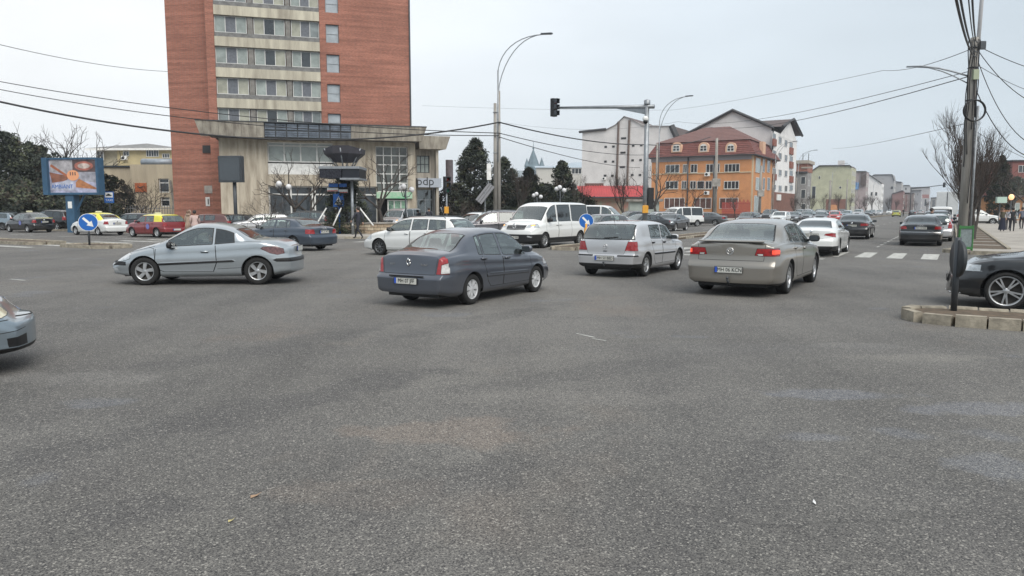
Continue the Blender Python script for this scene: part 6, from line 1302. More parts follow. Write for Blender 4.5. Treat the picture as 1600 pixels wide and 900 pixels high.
# sign seen from its back on the near right island
p = G(1490, 485.5, .13); o = empty('keep_right_sign', (p.x, p.y, 0), R(14), label='dark back of a round sign on the near right island', cat='road sign')
b = MB(); b.use(M_dkst, True); b.tube([(0, 0, .1), (0, 0, 1.32)], .048, 8); b.build('post', o)
M_sgb = mat('sign_back_grey', (.035, .04, .045), .55, .2, var=.3, vs=6); M0 = Matrix.Translation((0, .0, .98)) @ Matrix.Rotation(R(64), 4, 'Z')
b = MB(); b.use(M_sgb, True); b.lathe([(.001, -.05), (.28, -.055), (.30, -.03), (.305, .0), (.30, .01), (.001, .01)], 30, M0, 'y'); s = b.build('sign_disc', o)
b = MB(); b.use(M_steel); b.box(-.07, .07, -.08, -.056, .185, .20, M0); b.box(-.07, .07, -.08, -.056, -.25, -.235, M0); b.build('bracket', s)
# pedestrian crossing sign with street name plates
p = G(531, 365.5, .12); o = empty('crossing_sign', (p.x, p.y, 0), R(-4), label='blue pedestrian crossing sign under street name plates', cat='road sign')
b = MB(); b.use(M_blue, True); b.tube([(0, 0, .1), (0, 0, 3.0)], .055, 8); b.build('post', o)
zc = AT(531, 313, p.y).z; b = MB(); b.use(M_blue); b.box(-.36, .36, -.09, -.06, zc-.42, zc+.42); s = b.build('sign_plate', o)
b = MB(); b.use(M_wht); b.add([(-.28, -.095, zc-.28), (.28, -.095, zc-.28), (0, -.095, zc+.27)], [(0, 1, 2)]); b.build('white_triangle', s)
b = MB(); b.use(M_blk); 
for P_ in ([(0, .10), (.02, -.04)], [(.02, -.04), (-.08, -.2)], [(.02, -.04), (.09, -.2)], [(0, .04), (-.08, -.04)], [(0, .04), (.09, 0)]): b.tube([(q[0], -.105, zc+q[1]) for q in P_], .022, 4)
b.ball(Vector((.0, -.105, zc+.15)), .035, 8); b.build('walking_figure', s)
for (dz, x0, x1, m, t_) in ((3.30, -.65, -.02, M_blue, 'CENTRU'), (3.30, .05, .55, M_blue, 'GARA'), (3.02, -.75, -.02, M_wht, 'STR. AVERESCU'), (2.92, .02, .62, M_wht, 'BD. CAROL I')):
    pl_o = boxpart('name_plate', o, m, x0, x1, -.08, -.05, dz-.11, dz+.11)
    if m is M_wht: boxpart('red_band', pl_o, M_red, x0+.02, x1-.02, -.084, -.081, dz-.10, dz-.05)
# dark tapered sculpture-like info totem on struts and its screen box
p = G(549, 367, .12); tp_ = empty('info_totem', (p.x, p.y+1.0, 0), 0, label='dark inverted-pyramid structure on slanted struts over a thuja', cat='street structure')
S_ = lambda px, py: AT(px, py, p.y+1.0); zt_, zb_ = S_(540, 226).z, S_(540, 250).z; x0, x1 = S_(505, 226).x-p.x, S_(571, 226).x-p.x; xc = (x0+x1)/2; hwt = (x1-x0)/2
b = MB(); b.use(mat('totem_dark', (.035, .033, .042), .6, var=.3)); N_ = 8
top_ = [(xc+hwt*math.cos(R(a+22)), hwt*.9*math.sin(R(a+22)), zt_-.35*abs(math.cos(R(a+22)))) for a in range(0, 360, 45)]; mid_ = [(q[0]*.97+.03*xc, q[1]*.97, zt_-.62) for q in top_]; bot_ = [(xc+(q[0]-xc)*.52, q[1]*.52, zb_-.15) for q in top_]
b.add(top_+mid_+bot_, [tuple(range(8))]+[(i, (i+1) % 8, 8+(i+1) % 8, 8+i) for i in range(8)]+[(8+i, 8+(i+1) % 8, 16+(i+1) % 8, 16+i) for i in range(8)]+[tuple(range(23, 15, -1))]); b.build('canopy', tp_)
zs_ = S_(540, 262).z
for a in range(0, 360, 60):
    c_, s_ = math.cos(R(a+30)), math.sin(R(a+30)); b = MB(); b.use(M_steel, True); b.tube([(xc+.55*c_, .5*s_, zs_), (xc+hwt*.98*c_, hwt*.88*s_, zt_-.3)], .045, 5); b.build('strut', tp_)
bx0, bx1 = S_(507, 262).x-p.x, S_(567, 262).x-p.x; z0s, z1s = S_(540, 279).z, S_(540, 264).z
b = MB(); b.use(mat('led_screen', (.014, .014, .022), .25, var=.4, vs=14)); b.box(bx0, S_(540, 262).x-p.x, -1.3, 1.0, z0s, z1s-.06); b.build('led_screen', tp_)
b = MB(); b.use(mat('led_screen2', (.01, .012, .018), .3)); b.box(S_(541, 262).x-p.x, bx1, -1.2, 1.0, z0s, z1s-.06); b.build('led_screen', tp_); boxpart('screen_frame', tp_, M_steel, bx0-.04, bx1+.04, -1.35, 1.05, z1s-.055, z1s+.1); boxpart('screen_frame', tp_, M_steel, S_(538, 262).x-p.x, bx1+.04, -1.35, 1.05, z0s-.12, z0s-.005)
b = MB(); b.use(M_steel, True); b.tube([(0, -.5, 0), (0, -.5, z0s)], .09, 8); b.build('post', tp_)
for (xa_, xb_) in ((510, 497), (533, 524), (551, 554), (562, 586)):
    t0, t1 = S_(xa_, 325), S_(xb_, 352); b = MB(); b.use(M_wht, True); b.tube([(t0.x-p.x, 0, t0.z), (t1.x-p.x, -.6, t1.z)], .05, 6); b.build('slanted_leg', tp_)
# black display on a post, left of the podium
p = AT(367, 326, 52); o = empty('display_board', (p.x, p.y, 0), R(-6), label='switched-off black display board on a grey post before the stone wall', cat='display')
S_ = lambda px, py: AT(px, py, 52); a_, c_ = S_(343.5, 285), S_(380, 243.5)
b = MB(); b.use(M_dkst, True); b.tube([(0, .1, 0), (0, .1, a_.z+.3)], .13, 8); b.build('post', o)
b = MB(); b.use(M_dkst); b.bbox(a_.x-p.x, c_.x-p.x, -.25, .15, a_.z, c_.z, .05); s = b.build('housing', o); b = MB(); b.use(mat('screen_off', (.055, .065, .075), .15, var=.3, vs=.5, spec=.7)); b.box(a_.x-p.x+.1, c_.x-p.x-.14, -.27, -.255, a_.z+.12, c_.z-.14); b.build('screen', s)
# globe lamps
def globes(px, Y, H, lab, n=3, dx=.45, gr=.21):
    p = AT(px, 326, Y); o = empty('globe_lamp', (p.x, p.y, 0), R(20), label=lab, cat='street lamp', group='white globe lamps')
    b = MB(); b.use(M_dkst if n > 2 else M_wht, True); b.tube([(0, 0, 0), (0, 0, H)], .06, 6)
    for i in range(n):
        a = 2*math.pi*i/n; b.tube([(0, 0, H-.5), (dx*.6*math.cos(a), dx*.6*math.sin(a), H-.45), (dx*math.cos(a), dx*math.sin(a), H-.15+.1*i)], .03, 5)
    b.build('post', o)
    for i in range(n):
        a = 2*math.pi*i/n; b = MB(); b.use(mat('opal_globe', (.62, .62, .63), .3), True); b.ball(Vector((dx*math.cos(a), dx*math.sin(a), H+.05+.1*i)), gr, 14); b.build('globe', o)
globes(442, 54, 3.3, 'cluster of white globe lamps in front of the lower hotel windows'); globes(634, 54, 3.1, 'cluster of white globe lamps left of the shop sign'); globes(839, 55, 2.6, 'small globe lamp cluster behind the white minibus, left one', dx=.3, gr=.15); globes(875, 52, 3.0, 'small globe lamp cluster behind the white minibus, right one', dx=.3, gr=.16)
# blue framed billboard
bp_ = Plane(AT(73, 326, 56), 99); S = bp_.S; o = empty('billboard', bp_.P, bp_.rz, label='large blue framed billboard on a thick blue pillar', cat='billboard')
x0, x1, z0, z1 = S(73, 300)[0], S(157, 300)[0], S(100, 304.5)[1], S(100, 246.5)[1]; M_bf = mat('billboard_blue', (.035, .095, .17), .5, var=.25, vs=2)
b = MB(); b.use(M_bf); b.box(x0, x0+.42, -.35, .5, z0, z1); b.box(x1-.16, x1, -.2, .5, z0, z1-.02); b.box(x0+.42, x1-.16, -.2, .5, z1-.13, z1-.01); b.box(x0+.42, x1-.16, -.2, .5, z0+.01, z0+.16); b.box(x0+.42, x1-.16, .1, .5, z0+.17, z1-.14); b.build('frame', o)
px0, px1, pz0, pz1 = x0+.42, x1-.16, z0+.16, z1-.13; PW, PH = px1-px0, pz1-pz0
def pc(n_, c): return mat('poster_'+n_, c, .5, var=.55, vs=2.4)
b = MB(); b.use(pc('lilac', (.42, .42, .55))); b.quad((px0, -.10, pz0), (px1, -.10, pz0), (px1, -.10, pz1), (px0, -.10, pz1)); pst = b.build('poster', o)
def patch(nm, m, pts, y): b = MB(); b.use(m); b.add([(px0+PW*q[0], y, pz0+PH*q[1]) for q in pts], [tuple(range(len(pts)))]); b.build(nm, pst)
patch('poster_picture', pc('grey', (.42, .40, .42)), [(.02, .62), (.5, .55), (.5, .98), (.02, .98)], -.104); patch('poster_picture', pc('dark', (.12, .08, .08)), [(.5, .6), (.98, .6), (.98, .98), (.5, .98)], -.104)
patch('poster_picture', pc('brown', (.26, .11, .07)), [(0, .62), (.42, .5), (.36, .36), (.05, .3)], -.106); patch('poster_picture', pc('mix', (.35, .35, .40)), [(.62, .36), (.98, .3), (.98, .62), (.55, .62)], -.106)
patch('poster_picture', pc('wood', (.45, .19, .08)), [(.55, .3), (.62, .42), (.98, .14), (.98, .1), (.55, .16)], -.107); patch('poster_picture', pc('pale', (.50, .52, .62)), [(.02, .1), (.5, .06), (.5, .38), (.36, .38), (.02, .2)], -.107); patch('poster_picture', pc('wood2', (.40, .13, .06)), [(.02, .8), (.05, .86), (.4, .52), (.36, .48)], -.108)
patch('poster_plate', pc('meat', (.45, .16, .12)), [(.74+.2*math.cos(R(a)), .8+.14*math.sin(R(a))) for a in range(0, 360, 24)], -.108); patch('poster_plate', pc('plate', (.6, .5, .45)), [(.74+.13*math.cos(R(a)), .8+.08*math.sin(R(a))) for a in range(0, 360, 24)], -.110)
patch('poster_badge', mat('poster_peach', (.72, .33, .17), .5), [(.5+.13*math.cos(R(a)), .52+.16*math.sin(R(a))) for a in range(0, 360, 20)], -.112)
for dx_ in (-.05, 0, .05): patch('fork_mark', M_dkst, [(.5+dx_-.01, .52), (.5+dx_+.01, .52), (.5+dx_+.01, .62), (.5+dx_-.01, .62)], -.116)
text_part('poster_text', 'AMBIANT', .42, M_blue, pst, Matrix.Translation((px0+PW*.26, -.118, pz0+PH*.18)) @ RX)
xp0, xp1 = S(105, 330)[0], S(117.5, 330)[0]; b = MB(); b.use(M_bf); b.box(xp0, xp1, -.1, .5, 0, z0-.001); b.build('pillar', o); b = MB(); b.use(M_bf); b.tube([(xp1, .2, z0-1.2), (xp1+.7, .2, z0)], .08, 5); b.build('brace', o); boxpart('small_plate', o, M_wht, xp0+.2, xp1-.15, -.13, -.101, z0-1.0, z0-.5)
# taxi rank sign
p = AT(172, 326, 57); o = empty('taxi_sign', (p.x, p.y, 0), R(8), label='blue taxi rank sign with a white panel above', cat='road sign')
z0, z1 = AT(172, 317, 57).z, AT(172, 299.5, 57).z; b = MB(); b.use(M_dkst, True); b.tube([(0, 0, 0), (0, 0, z1)], .05, 6); b.build('post', o)
b = MB(); b.use(M_blue); b.box(-.34, .34, -.09, -.05, z0, z1); s = b.build('sign_plate', o); boxpart('white_panel', s, M_wht, -.28, .28, -.10, -.091, z0+(z1-z0)*.48, z1-.06); text_part('sign_text', 'TAXI', .24, M_wht, s, Matrix.Translation((0, -.10, z0+.2)) @ RX)
b = MB(); b.use(M_blk); zz = z0+(z1-z0)*.62; b.add([(x, -.106, zz+h) for x, h in ((-.2, 0), (.2, 0), (.2, .08), (.1, .1), (.05, .17), (-.08, .17), (-.12, .1), (-.2, .08))], [tuple(range(8))]); b.build('car_symbol', s)
# low stone-faced wall, stone by stone
wp = Plane(AT(497, 326, 49.3), 86); S = wp.S; o = empty('low_stone_wall', wp.P, wp.rz, label='low wall of pale stone blocks around the totem bed', cat='wall')
x0, x1 = 0, S(652, 350)[0]; b = MB(); b.use(mat('mortar', (.16, .14, .115), .95)); b.box(x0, x1, .04, .4, .1, .78); b.build('core', o)
M_blks = [mat('pale_stone_%s' % 'abc'[i], c, .9, var=.3, vs=5, bump=.5) for i, c in enumerate(((.42, .34, .24), (.36, .28, .20), (.46, .39, .29)))]
meshes = []
for m in M_blks:
    bb = MB(); bb.use(m); bb.bbox(0, .40, 0, .1, 0, .19, .012); meshes.append(bb.mesh('stone_block'))
for r_ in range(3):
    x = x0+(.2 if r_ % 2 else 0)
    while x < x1-.4:
        s = bpy.data.objects.new('stone_block', random.choice(meshes)); COL.objects.link(s); s.parent = o; s.location = (x, random.uniform(-.02, .01), .12+r_*.215); x += .43
b = MB(); b.use(M_conc); b.bbox(x0-.05, x1, -.06, .46, .785, .86, .02); b.build('coping', o)
# iron fence on the left in front of the annex
fp = Plane(AT(180, 326, 72), 92); S = fp.S; o = empty('railing_fence', fp.P, fp.rz, label='grey vertical railing in front of the cream annex and tower', cat='fence')
b = MB(); b.use(mat('railing_grey', (.20, .21, .22), .7, .2, var=.3)); x = S(195, 330)[0]; x1 = S(345, 330)[0]; z0, z1 = .3, S(250, 321)[1]
n_ = 0
while x < x1: b.box(x, x+.05, 0, .04, z0, z1); x += .26; n_ += 1
b.box(S(195, 330)[0], x1, .04, .08, z0+.2, z0+.26); b.box(S(195, 330)[0], x1, .04, .08, z1-.3, z1-.24); tag(b.build('palings', o), kind='stuff'); boxpart('base', o, M_conc, S(195, 330)[0], x1, -.1, .2, 0, .3)
# ------------------------------------------------------------ big right utility pole with its cables
pp_ = UV(36.3, .42); RPX, RPY = pp_.x, pp_.y
o = empty('utility_pole', (RPX, RPY, 0), 0, label='tall concrete utility pole draped with black cable bundles', cat='utility pole'); UP = o
b = MB(); b.use(M_pole, True); b.tube([(0, 0, 0), (0, 0, 8.7)], [.185, .15], 10); b.build('post', o)
b = MB(); b.use(M_steel, True); b.tube([(.42, .15, .1), (.40, .13, 6)], .05, 6); b.build('conduit', o)
b = MB(); b.use(mat('pale_pole', (.52, .52, .53), .5, .2), True); b.tube([(.12, -.02, 7.2), (.24, -.02, 14.5)], .075, 8); b.build('mast', o)
for i, (zz, h_) in enumerate(((7.0, .5), (8.2, .4))): b = MB(); b.use([mat('meter_box', (.30, .34, .24), .6), M_dkst][i]); b.bbox(-.1+i*.2, .12+i*.2, -.26, -.12, zz, zz+h_*.8); b.build('junction_box', o)
b = MB(); b.use(M_blk, True)
for k in range(3): b.tube([(-.02+.44*math.cos(a), -.30-.03*k, 5.75+.42*math.sin(a)) for a in np.linspace(0, 6.283, 25)], .028, 5, False)
b.build('cable_coil', o)
for k in range(10):
    b = MB(); b.use(M_wire, True); a = R(160+k*29); rr_ = .185; ph = random.uniform(0, 6)
    b.tube([((rr_+.035*math.sin(z*3+ph))*math.cos(a+.2*math.sin(z+ph)), (rr_+.03)*math.sin(a+.2*math.sin(z+ph))-.02, z) for z in np.linspace([5, 3.5, 4, 5, 2, 4, 5.5, 6, 3, 5.2][k], 8.6, 16)], .022, 4); b.build('cable_run', o)
b = MB(); b.use(M_dkst); 
for zz in (6.2, 7.5, 8.3): b.tube([(.18*math.cos(a), .18*math.sin(a), zz) for a in np.linspace(0, 6.283, 11)], .025, 4, False)
b.build('steel_band', o)
b = MB(); b.use(M_steel, True); b.tube([(-.1, 0, 7.15)]+[(-.1-2.2*t, .8*t, 7.15+.55*math.sin(t*math.pi*.55)) for t in (.15, .3, .5, .75, 1)], .035, 5)
b.build('lamp_arm', o); b = MB(); b.use(M_steel, True); b.tube([(-.1, 0, 6.85)]+[(-.1-1.9*t, .7*t, 6.85+.82*math.sin(t*math.pi*.5)) for t in (.15, .3, .5, .75, 1)], .025, 5); b.build('lamp_arm', o)
def wire(pts_, r, label, sag=0, n=14, group=None, name='cable', cat='cable'):
    P = []
    for a, c in zip(pts_, pts_[1:]):
        for i in range(n+(1 if c is pts_[-1] else 0)):
            t = i/n; q = a.lerp(c, t); q = Vector((q.x, q.y, q.z-sag*4*t*(1-t))); P.append(q)
    b = MB(); b.use(M_wire, True); b.tube(P, r, 4, False); return b.build(name, label=label, cat=cat, group=group)
PT = Vector((RPX, RPY, 0)); LP = Vector((q1.x+.3, q1.y-.2, 0))
# heavy cables rising towards the camera side from the pole top
for (px, py, Y, r, z, lab) in ((1488, -30, 14, .03, 7.9, 'thick black cable bundle running up from the utility pole, leftmost'), (1496, -30, 14, .025, 8.1, 'thick black cable beside the leftmost bundle above the utility pole'), (1511, -30, 14, .014, 8.3, 'thin twisted wire rising left of the pale mast'), (1518, -30, 14, .022, 8.5, 'black cable rising just left of the pale mast')):
    wire([PT+Vector((0, -.2, z)), AT(px, py, Y)], r, lab, .35)
for (z, px, py, Y, sag, r, lab) in ((8.35, 1640, 115, 34, .1, .02, 'uppermost wire leaving the utility pole to the right'), (8.15, 1640, 170, 30, .4, .02, 'second wire leaving the utility pole to the right'), (7.75, 1640, 232, 28, .9, .02, 'drooping third wire leaving the utility pole to the right'), (6.6, 1640, 245, 30, .9, .022, 'sagging thick wire from the coil of the utility pole'), (7.6, 1640, 150, 50, .2, .015, 'thin fourth wire right of the utility pole'), (5.0, 1640, 260, 60, .2, .014, 'faint lowest wire right of the utility pole')):
    wire([PT+Vector((.2, 0, z)), AT(px, py, Y)], r, lab, sag)
OB = UV(u_at(1187, -28.9), -28.9)
wire([PT+Vector((0, 0, 7.4)), AT(1060, 190, 110), AT(790, 192, 100)], .015, 'upper span of wire from the utility pole over the orange building', 1.0)
wire([PT+Vector((0, 0, 7.2)), AT(1090, 195, 118)], .02, 'second span of wire over the orange roof', 1.2)
wire([PT+Vector((0, 0, 8.3)), AT(1380, 110, 60), AT(1050, 172, 150), AT(660, 165, 150)], .016, 'faint high wire crossing the sky above the signal mast', .3)
wire([PT+Vector((0, 0, 5.3)), AT(1300, 232, 150)], .014, 'faint lower wire left of the utility pole', .3)
TZ = lambda py: AT(774, py, LP.y).z
wire([Vector((LP.x, LP.y, TZ(191))), AT(-40, 150, 40)], .055, 'thick black cable from the concrete lamp post across the hotel front', 1.75, 30)
wire([Vector((LP.x, LP.y, TZ(191))), AT(1010, 226, 85), AT(1110, 214, 110)], .05, 'thick black cable from the concrete lamp post towards the orange building', .45)
for (y0_, y1_, z_, sg_, lab) in ((120, 192, 208, .8, 'thin upper wire left of the hotel'), (132, 200, 212, 1.0, 'thin lower wire left of the hotel')): wire([Vector((LP.x, LP.y, TZ(z_))), AT(-40, y0_, 60)], .03, lab, sg_, 24)
wire([AT(-40, 60, 70), AT(270, 112, 110)], .03, 'faint single wire in the upper left sky', .6)
wire([Vector((LP.x, LP.y, TZ(208))), AT(1010, 242, 100), AT(1190, 236, 130)], .03, 'thin wire below the thick one across the white end wall', .5)
wire([Vector((LP.x, LP.y, TZ(214))), AT(1000, 262, 110)], .03, 'lowest thin wire across the white end wall', .5)
# far signal arm over the boulevard
pf = UV(150, -14.2); o = empty('signal_mast', AT(1422, 326, 160)-Vector((0, 0, CH)), 0, label='distant signal arm reaching over the boulevard', cat='traffic signal'); Pm = o.location
e1 = AT(1475, 289, 160); b = MB(); b.use(M_dkst, True); z_ = AT(1422, 295, 160).z; b.tube([(0, 0, 0), (0, 0, z_+.1)], .12, 6); b.build('mast', o); b = MB(); b.use(M_dkst, True); b.tube([(0, 0, z_), (e1.x-Pm.x, 0, e1.z)], .08, 5); b.build('arm', o); sig_head(o, Vector((e1.x-Pm.x, 0, e1.z)), R(20))
bpy.data.objects[[x.name for x in o.children if x.name.startswith('signal_head')][0]].scale = (1, 1, 1)
# green recycling bin by the right pole
p = G(1498, 391, .12); o = empty('recycling_bin', (p.x+.22, p.y-.05, .12), -BA*.9, label='green framed wire bin at the foot of the utility pole', cat='bin'); o.scale = (.62, .62, 1)
M_gr = mat('green_paint', (.045, .18, .05), .5, var=.3, vs=6)
for (x, y) in ((-.36, -.3), (.36, -.3), (-.36, .3), (.36, .3)): b = MB(); b.use(M_gr); b.tube([(x, y, 0), (x, y, 1.0)], .045, 4); b.build('corner_post', o)
for z in (.1, .92): b = MB(); b.use(M_gr); b.prism([(-.4, -.34), (.4, -.34), (.4, .34), (-.4, .34)], z-.05, z+.05) if z < .5 else (b.box(-.40, .40, -.34, -.27, z-.05, z+.05), b.box(-.40, .40, .27, .34, z-.05, z+.05), b.box(-.40, -.33, -.271, .271, z-.049, z+.049), b.box(.33, .40, -.271, .271, z-.049, z+.049)); b.build('rail', o)
b = MB(); b.use(mat('bin_mesh_grey', (.22, .26, .26), .7, var=.3, vs=12)); b.box(-.32, .32, -.29, .26, .05, .9); b.build('mesh_panel', o)
# lit advertising box on the right pavement
p = AT(1564, 326, 80); o = empty('light_box_sign', (p.x, p.y, 0), 0, label='pale green light box sign hanging by the trees on the right', cat='sign'); z_ = AT(1564, 312, 80).z
boxpart('box', o, mat('pale_green_panel', (.36, .48, .42), .5), -.55, .5, -.15, .15, z_-.35, z_+.3); boxpart('post', o, M_dkst, -.05, .05, .16, .26, 0, z_+.2)
p = AT(1579, 326, 78); o = empty('lit_lamp', (p.x, p.y, 0), 0, label='warm lit lamp beside the pale green light box', cat='lamp'); z_ = AT(1579, 308, 78).z
b = MB(); b.use(M_dkst, True); b.tube([(0, 0, 0), (0, 0, z_-.2)], .06, 6); b.build('post', o); b = MB(); b.use(mat('warm_lamp', (.9, .5, .25), .4, em=((1, .55, .28), .8)), True); b.ball(Vector((0, 0, z_)), .26, 12, (1, 1, 1.2)); b.build('lamp_shade', o)
# ------------------------------------------------------------ trees
def bare_meshes(seed, H=6.0, trunk=.14, clear=.35, spread=1.0, up=.5, levels=5, twig_n=3, whips=True):
    rd = random.Random(seed); T = MB(); T.use(M_bark, True); K = MB(); K.use(M_twig, True)
    def grow(p, d, L, r, lv):
        n = 4 if lv < 2 else 3; P = [p]; q = p.copy(); dd = d.copy()
        for i in range(n):
            dd = (dd+Vector((rd.uniform(-1, 1), rd.uniform(-1, 1), rd.uniform(-.6, .8)))*.16+Vector((0, 0, up*.10))).normalized(); q = q+dd*L/n; P.append(q.copy())
        rs = [r*(1-.42*i/n) for i in range(n+1)]
        (T if lv < 3 else K).tube(P, rs, 6 if lv < 2 else (4 if lv < 3 else 3), False)
        if lv >= levels: return
        k = rd.randint(3, 4) if lv == 0 else rd.randint(2, twig_n)
        for j in range(k):
            a = rd.uniform(0, 6.283); tilt = rd.uniform(.35, .85)*spread*(1.05 if lv == 0 else 1)
            o = dd.orthogonal().normalized(); o2 = dd.cross(o); nd = (dd*math.cos(tilt)+(o*math.cos(a)+o2*math.sin(a))*math.sin(tilt)).normalized()
            nd = (nd+Vector((0, 0, up*.35))).normalized(); s = P[-1] if j < 2 or lv == 0 else P[rd.randint(1, n-1)]
            grow(s, nd, L*rd.uniform(.62, .86)*(1.0 if lv else .9*(1-clear)/clear*.62), r*(.60 if lv else .58), lv+1)
    grow(Vector((0, 0, 0)), Vector((0, 0, 1)), H*clear, trunk, 0)
    return T.mesh('trunk'), K.mesh('crown')
TREES = {}
def tree(name, key, p, label, group=None, sc=1., rz=None, cat='tree', z=.12):
    o = empty(name, (p.x, p.y, z), random.uniform(0, 6.28) if rz is None else rz, label=label, cat=cat, group=group); o.scale = (sc, sc, sc)
    for me in TREES[key]: q = bpy.data.objects.new(me.name.split('.')[0], me); COL.objects.link(q); q.parent = o
    return o
for i in range(3): TREES['vase%d' % i] = bare_meshes(20+i, 6.3, .15, .26, .74, .8, 6, 4)
for i in range(3): TREES['wide%d' % i] = bare_meshes(40+i, 6.0, .18, .30, 1.15, .25, 5, 3)
TREES['bush0'] = bare_meshes(60, 2.2, .05, .2, 1.2, .4, 5, 4); TREES['bush1'] = bare_meshes(61, 2.4, .05, .18, 1.1, .3, 5, 4)
print('tree tris', {k: sum(len(m.polygons)*2 for m in v) for k, v in TREES.items()})
M_lf = [mat('needle_dark', (.020, .028, .019), .8, var=.4, vs=2), mat('needle_mid', (.034, .043, .026), .8, var=.4, vs=2), mat('needle_brown', (.062, .052, .036), .85, var=.4, vs=2), mat('needle_tip', (.072, .085, .045), .8, var=.3, vs=3)]
def leafy(seed, H, rad, nclump, nleaf, z0=.4, leaf=.20, cr=.55, mats=M_lf, inner=True, trunk=.16, wts=(5, 4, 1, 1.6)):
    rd = random.Random(seed); b = MB()
    for c in range(nclump):
        h = rd.random()**.85; R_ = rad(h)*(rd.uniform(.35, 1.08) if rd.random() < .35 else rd.uniform(.82, 1.12)); a = rd.uniform(0, 6.283); ce = Vector((R_*math.cos(a), R_*math.sin(a), z0+(H-z0)*h)); m = rd.choices(mats, wts[:len(mats)])[0]; b.use(m)
        k = cr*rd.uniform(.6, 1.25)*(1 if h < .85 else .6)
        for i in range(nleaf):
            d = Vector((rd.gauss(0, 1), rd.gauss(0, 1), rd.gauss(0, 1)*.8)).normalized()*k*rd.random()**.5; p = ce+d
            t = Vector((rd.uniform(-1, 1), rd.uniform(-1, 1), rd.uniform(-.3, 1))).normalized()*leaf*rd.uniform(.6, 1.3); s = t.orthogonal().normalized()*leaf*.45
            b.add([p-s, p+s, p+t], [(0, 1, 2)])
    tr = MB(); tr.use(M_bark, True); tr.tube([(0, 0, 0), (0, 0, H*.9)], [trunk, .03], 6)
    for i in range(14): a = rd.uniform(0, 6.28); h = rd.uniform(.15, .85); r_ = rad(h)*.9; zz = z0+(H-z0)*h; tr.tube([(0, 0, zz-.3), (r_*math.cos(a), r_*math.sin(a), zz+.2)], [.05, .015], 3)
    return tr.mesh('trunk'), b.mesh('crown')
cone = lambda w: (lambda h: w*(1-h)**.75*(.75+.25*math.sin(h*23))+.12)
TREES['cyp0'] = leafy(1, 9.2, lambda h: 2.7*(1-h)**.62*(1+.10*math.sin(h*19))+.15, 250, 46, .3, .26, .62)
TREES['cyp1'] = leafy(2, 6.6, lambda h: 1.9*(1-h)**.6*(1+.12*math.sin(h*17))+.12, 170, 44, .3, .24, .5)
TREES['cyp2'] = leafy(3, 6.8, lambda h: 2.3*(1-h)**.8+.12, 180, 44, .3, .24, .5)
TREES['thuja'] = leafy(4, 5.0, lambda h: 1.35*(1-h**2.2)*(.8+.2*min(1, h*6))+.1, 200, 44, .1, .16, .36)
TREES['oak0'] = leafy(5, 11.0, lambda h: 4.0*math.sin(math.pi*min(1, .22+h*.78))**.7+.1, 190, 36, .6, .30, .85)
TREES['oak1'] = leafy(6, 9.0, lambda h: 3.3*math.sin(math.pi*min(1, .25+h*.75))**.7+.1, 170, 36, .5, .28, .8)
TREES['ball'] = leafy(7, 5.2, lambda h: 2.6*math.sin(math.pi*min(1, .16+h*.82))**.55+.1, 220, 40, .4, .2, .5)
TREES['spruce'] = leafy(8, 12.0, lambda h: 3.2*(1-h)**.9*(.55+.45*abs(math.sin(h*17)))+.1, 230, 44, 1.0, .3, .6)
TREES['hedge'] = leafy(9, 3.4, lambda h: 2.4*(1-h**3)+.1, 170, 40, .1, .22, .6)
def TP(px, Y): p = AT(px, HOR, Y); return p
def tfit(name, key, Hk, px, Y, ytop, label, group=None, rz=None, cat='tree'):      # scale so that the top is at ytop
    zt = AT(px, ytop, Y).z; return tree(name, key, TP(px, Y), label, group, zt/Hk, rz, cat, 0)
tfit('cypress_tree', 'cyp0', 9.4, 742, 74, 218, 'tall dark cypress just left of the concrete lamp post')
tfit('cypress_tree', 'cyp1', 6.8, 787, 72, 246, 'narrow cypress directly right of the concrete lamp post')
tfit('cypress_tree', 'cyp2', 7.0, 878, 80, 252, 'pointed cypress behind the white minibus, before the white hall')
tfit('cypress_tree', 'cyp1', 6.8, 826, 78, 262, 'brownish cypress below the spire')
tfit('thuja_tree', 'thuja', 4.3, 541, 49.9, 276, 'clipped thuja under the screens of the dark totem')
for k, (px, Y, yt, key, Hk, lab) in enumerate(((712, 80, 290, 'hedge', 3.5, 'low dark shrub mass between shop wing and tall cypress'), (765, 78, 292, 'hedge', 3.5, 'low dark shrub behind the grey off-roader'), (803, 80, 288, 'hedge', 3.5, 'dark shrub left of the white minibus roof'), (850, 82, 290, 'hedge', 3.5, 'dark shrub behind the minibus'), (900, 84, 300, 'hedge', 3.5, 'dark shrub beside the red roofed hall'))):
    tfit('evergreen_shrub', key, Hk, px, Y, yt, lab, cat='shrub')
for k, (px, Y, yt, key, Hk, lab) in enumerate(((-22, 70, 178, 'oak0', 11.6, 'big dark evergreen at the very left edge'), (14, 74, 200, 'oak0', 11.6, 'tall dark evergreen second from the left edge'), (48, 72, 218, 'oak1', 9.6, 'dark evergreen above the dark taxi'), (74, 78, 224, 'oak1', 9.6, 'dark evergreen left behind the billboard'), (106, 76, 243, 'oak1', 9.6, 'dark evergreen directly behind the billboard'), (136, 80, 250, 'oak1', 9.6, 'dark evergreen behind the right part of the billboard'), (164, 73, 272, 'ball', 5.4, 'rounded dark evergreen behind the taxi rank sign'), (30, 66, 280, 'hedge', 3.5, 'lower dark hedge clump behind the dark taxi'), (70, 66, 285, 'hedge', 3.5, 'lower dark hedge clump left of the blue pillar'), (92, 68, 288, 'hedge', 3.5, 'lower dark hedge clump behind the blue pillar'), (135, 68, 292, 'hedge', 3.5, 'lower dark hedge clump right of the blue pillar'), (0, 66, 285, 'hedge', 3.5, 'lower dark hedge clump at the left edge'))):
    tfit('evergreen_tree' if key != 'hedge' else 'evergreen_shrub', key, Hk, px, Y, yt, lab, cat='tree' if key != 'hedge' else 'shrub')
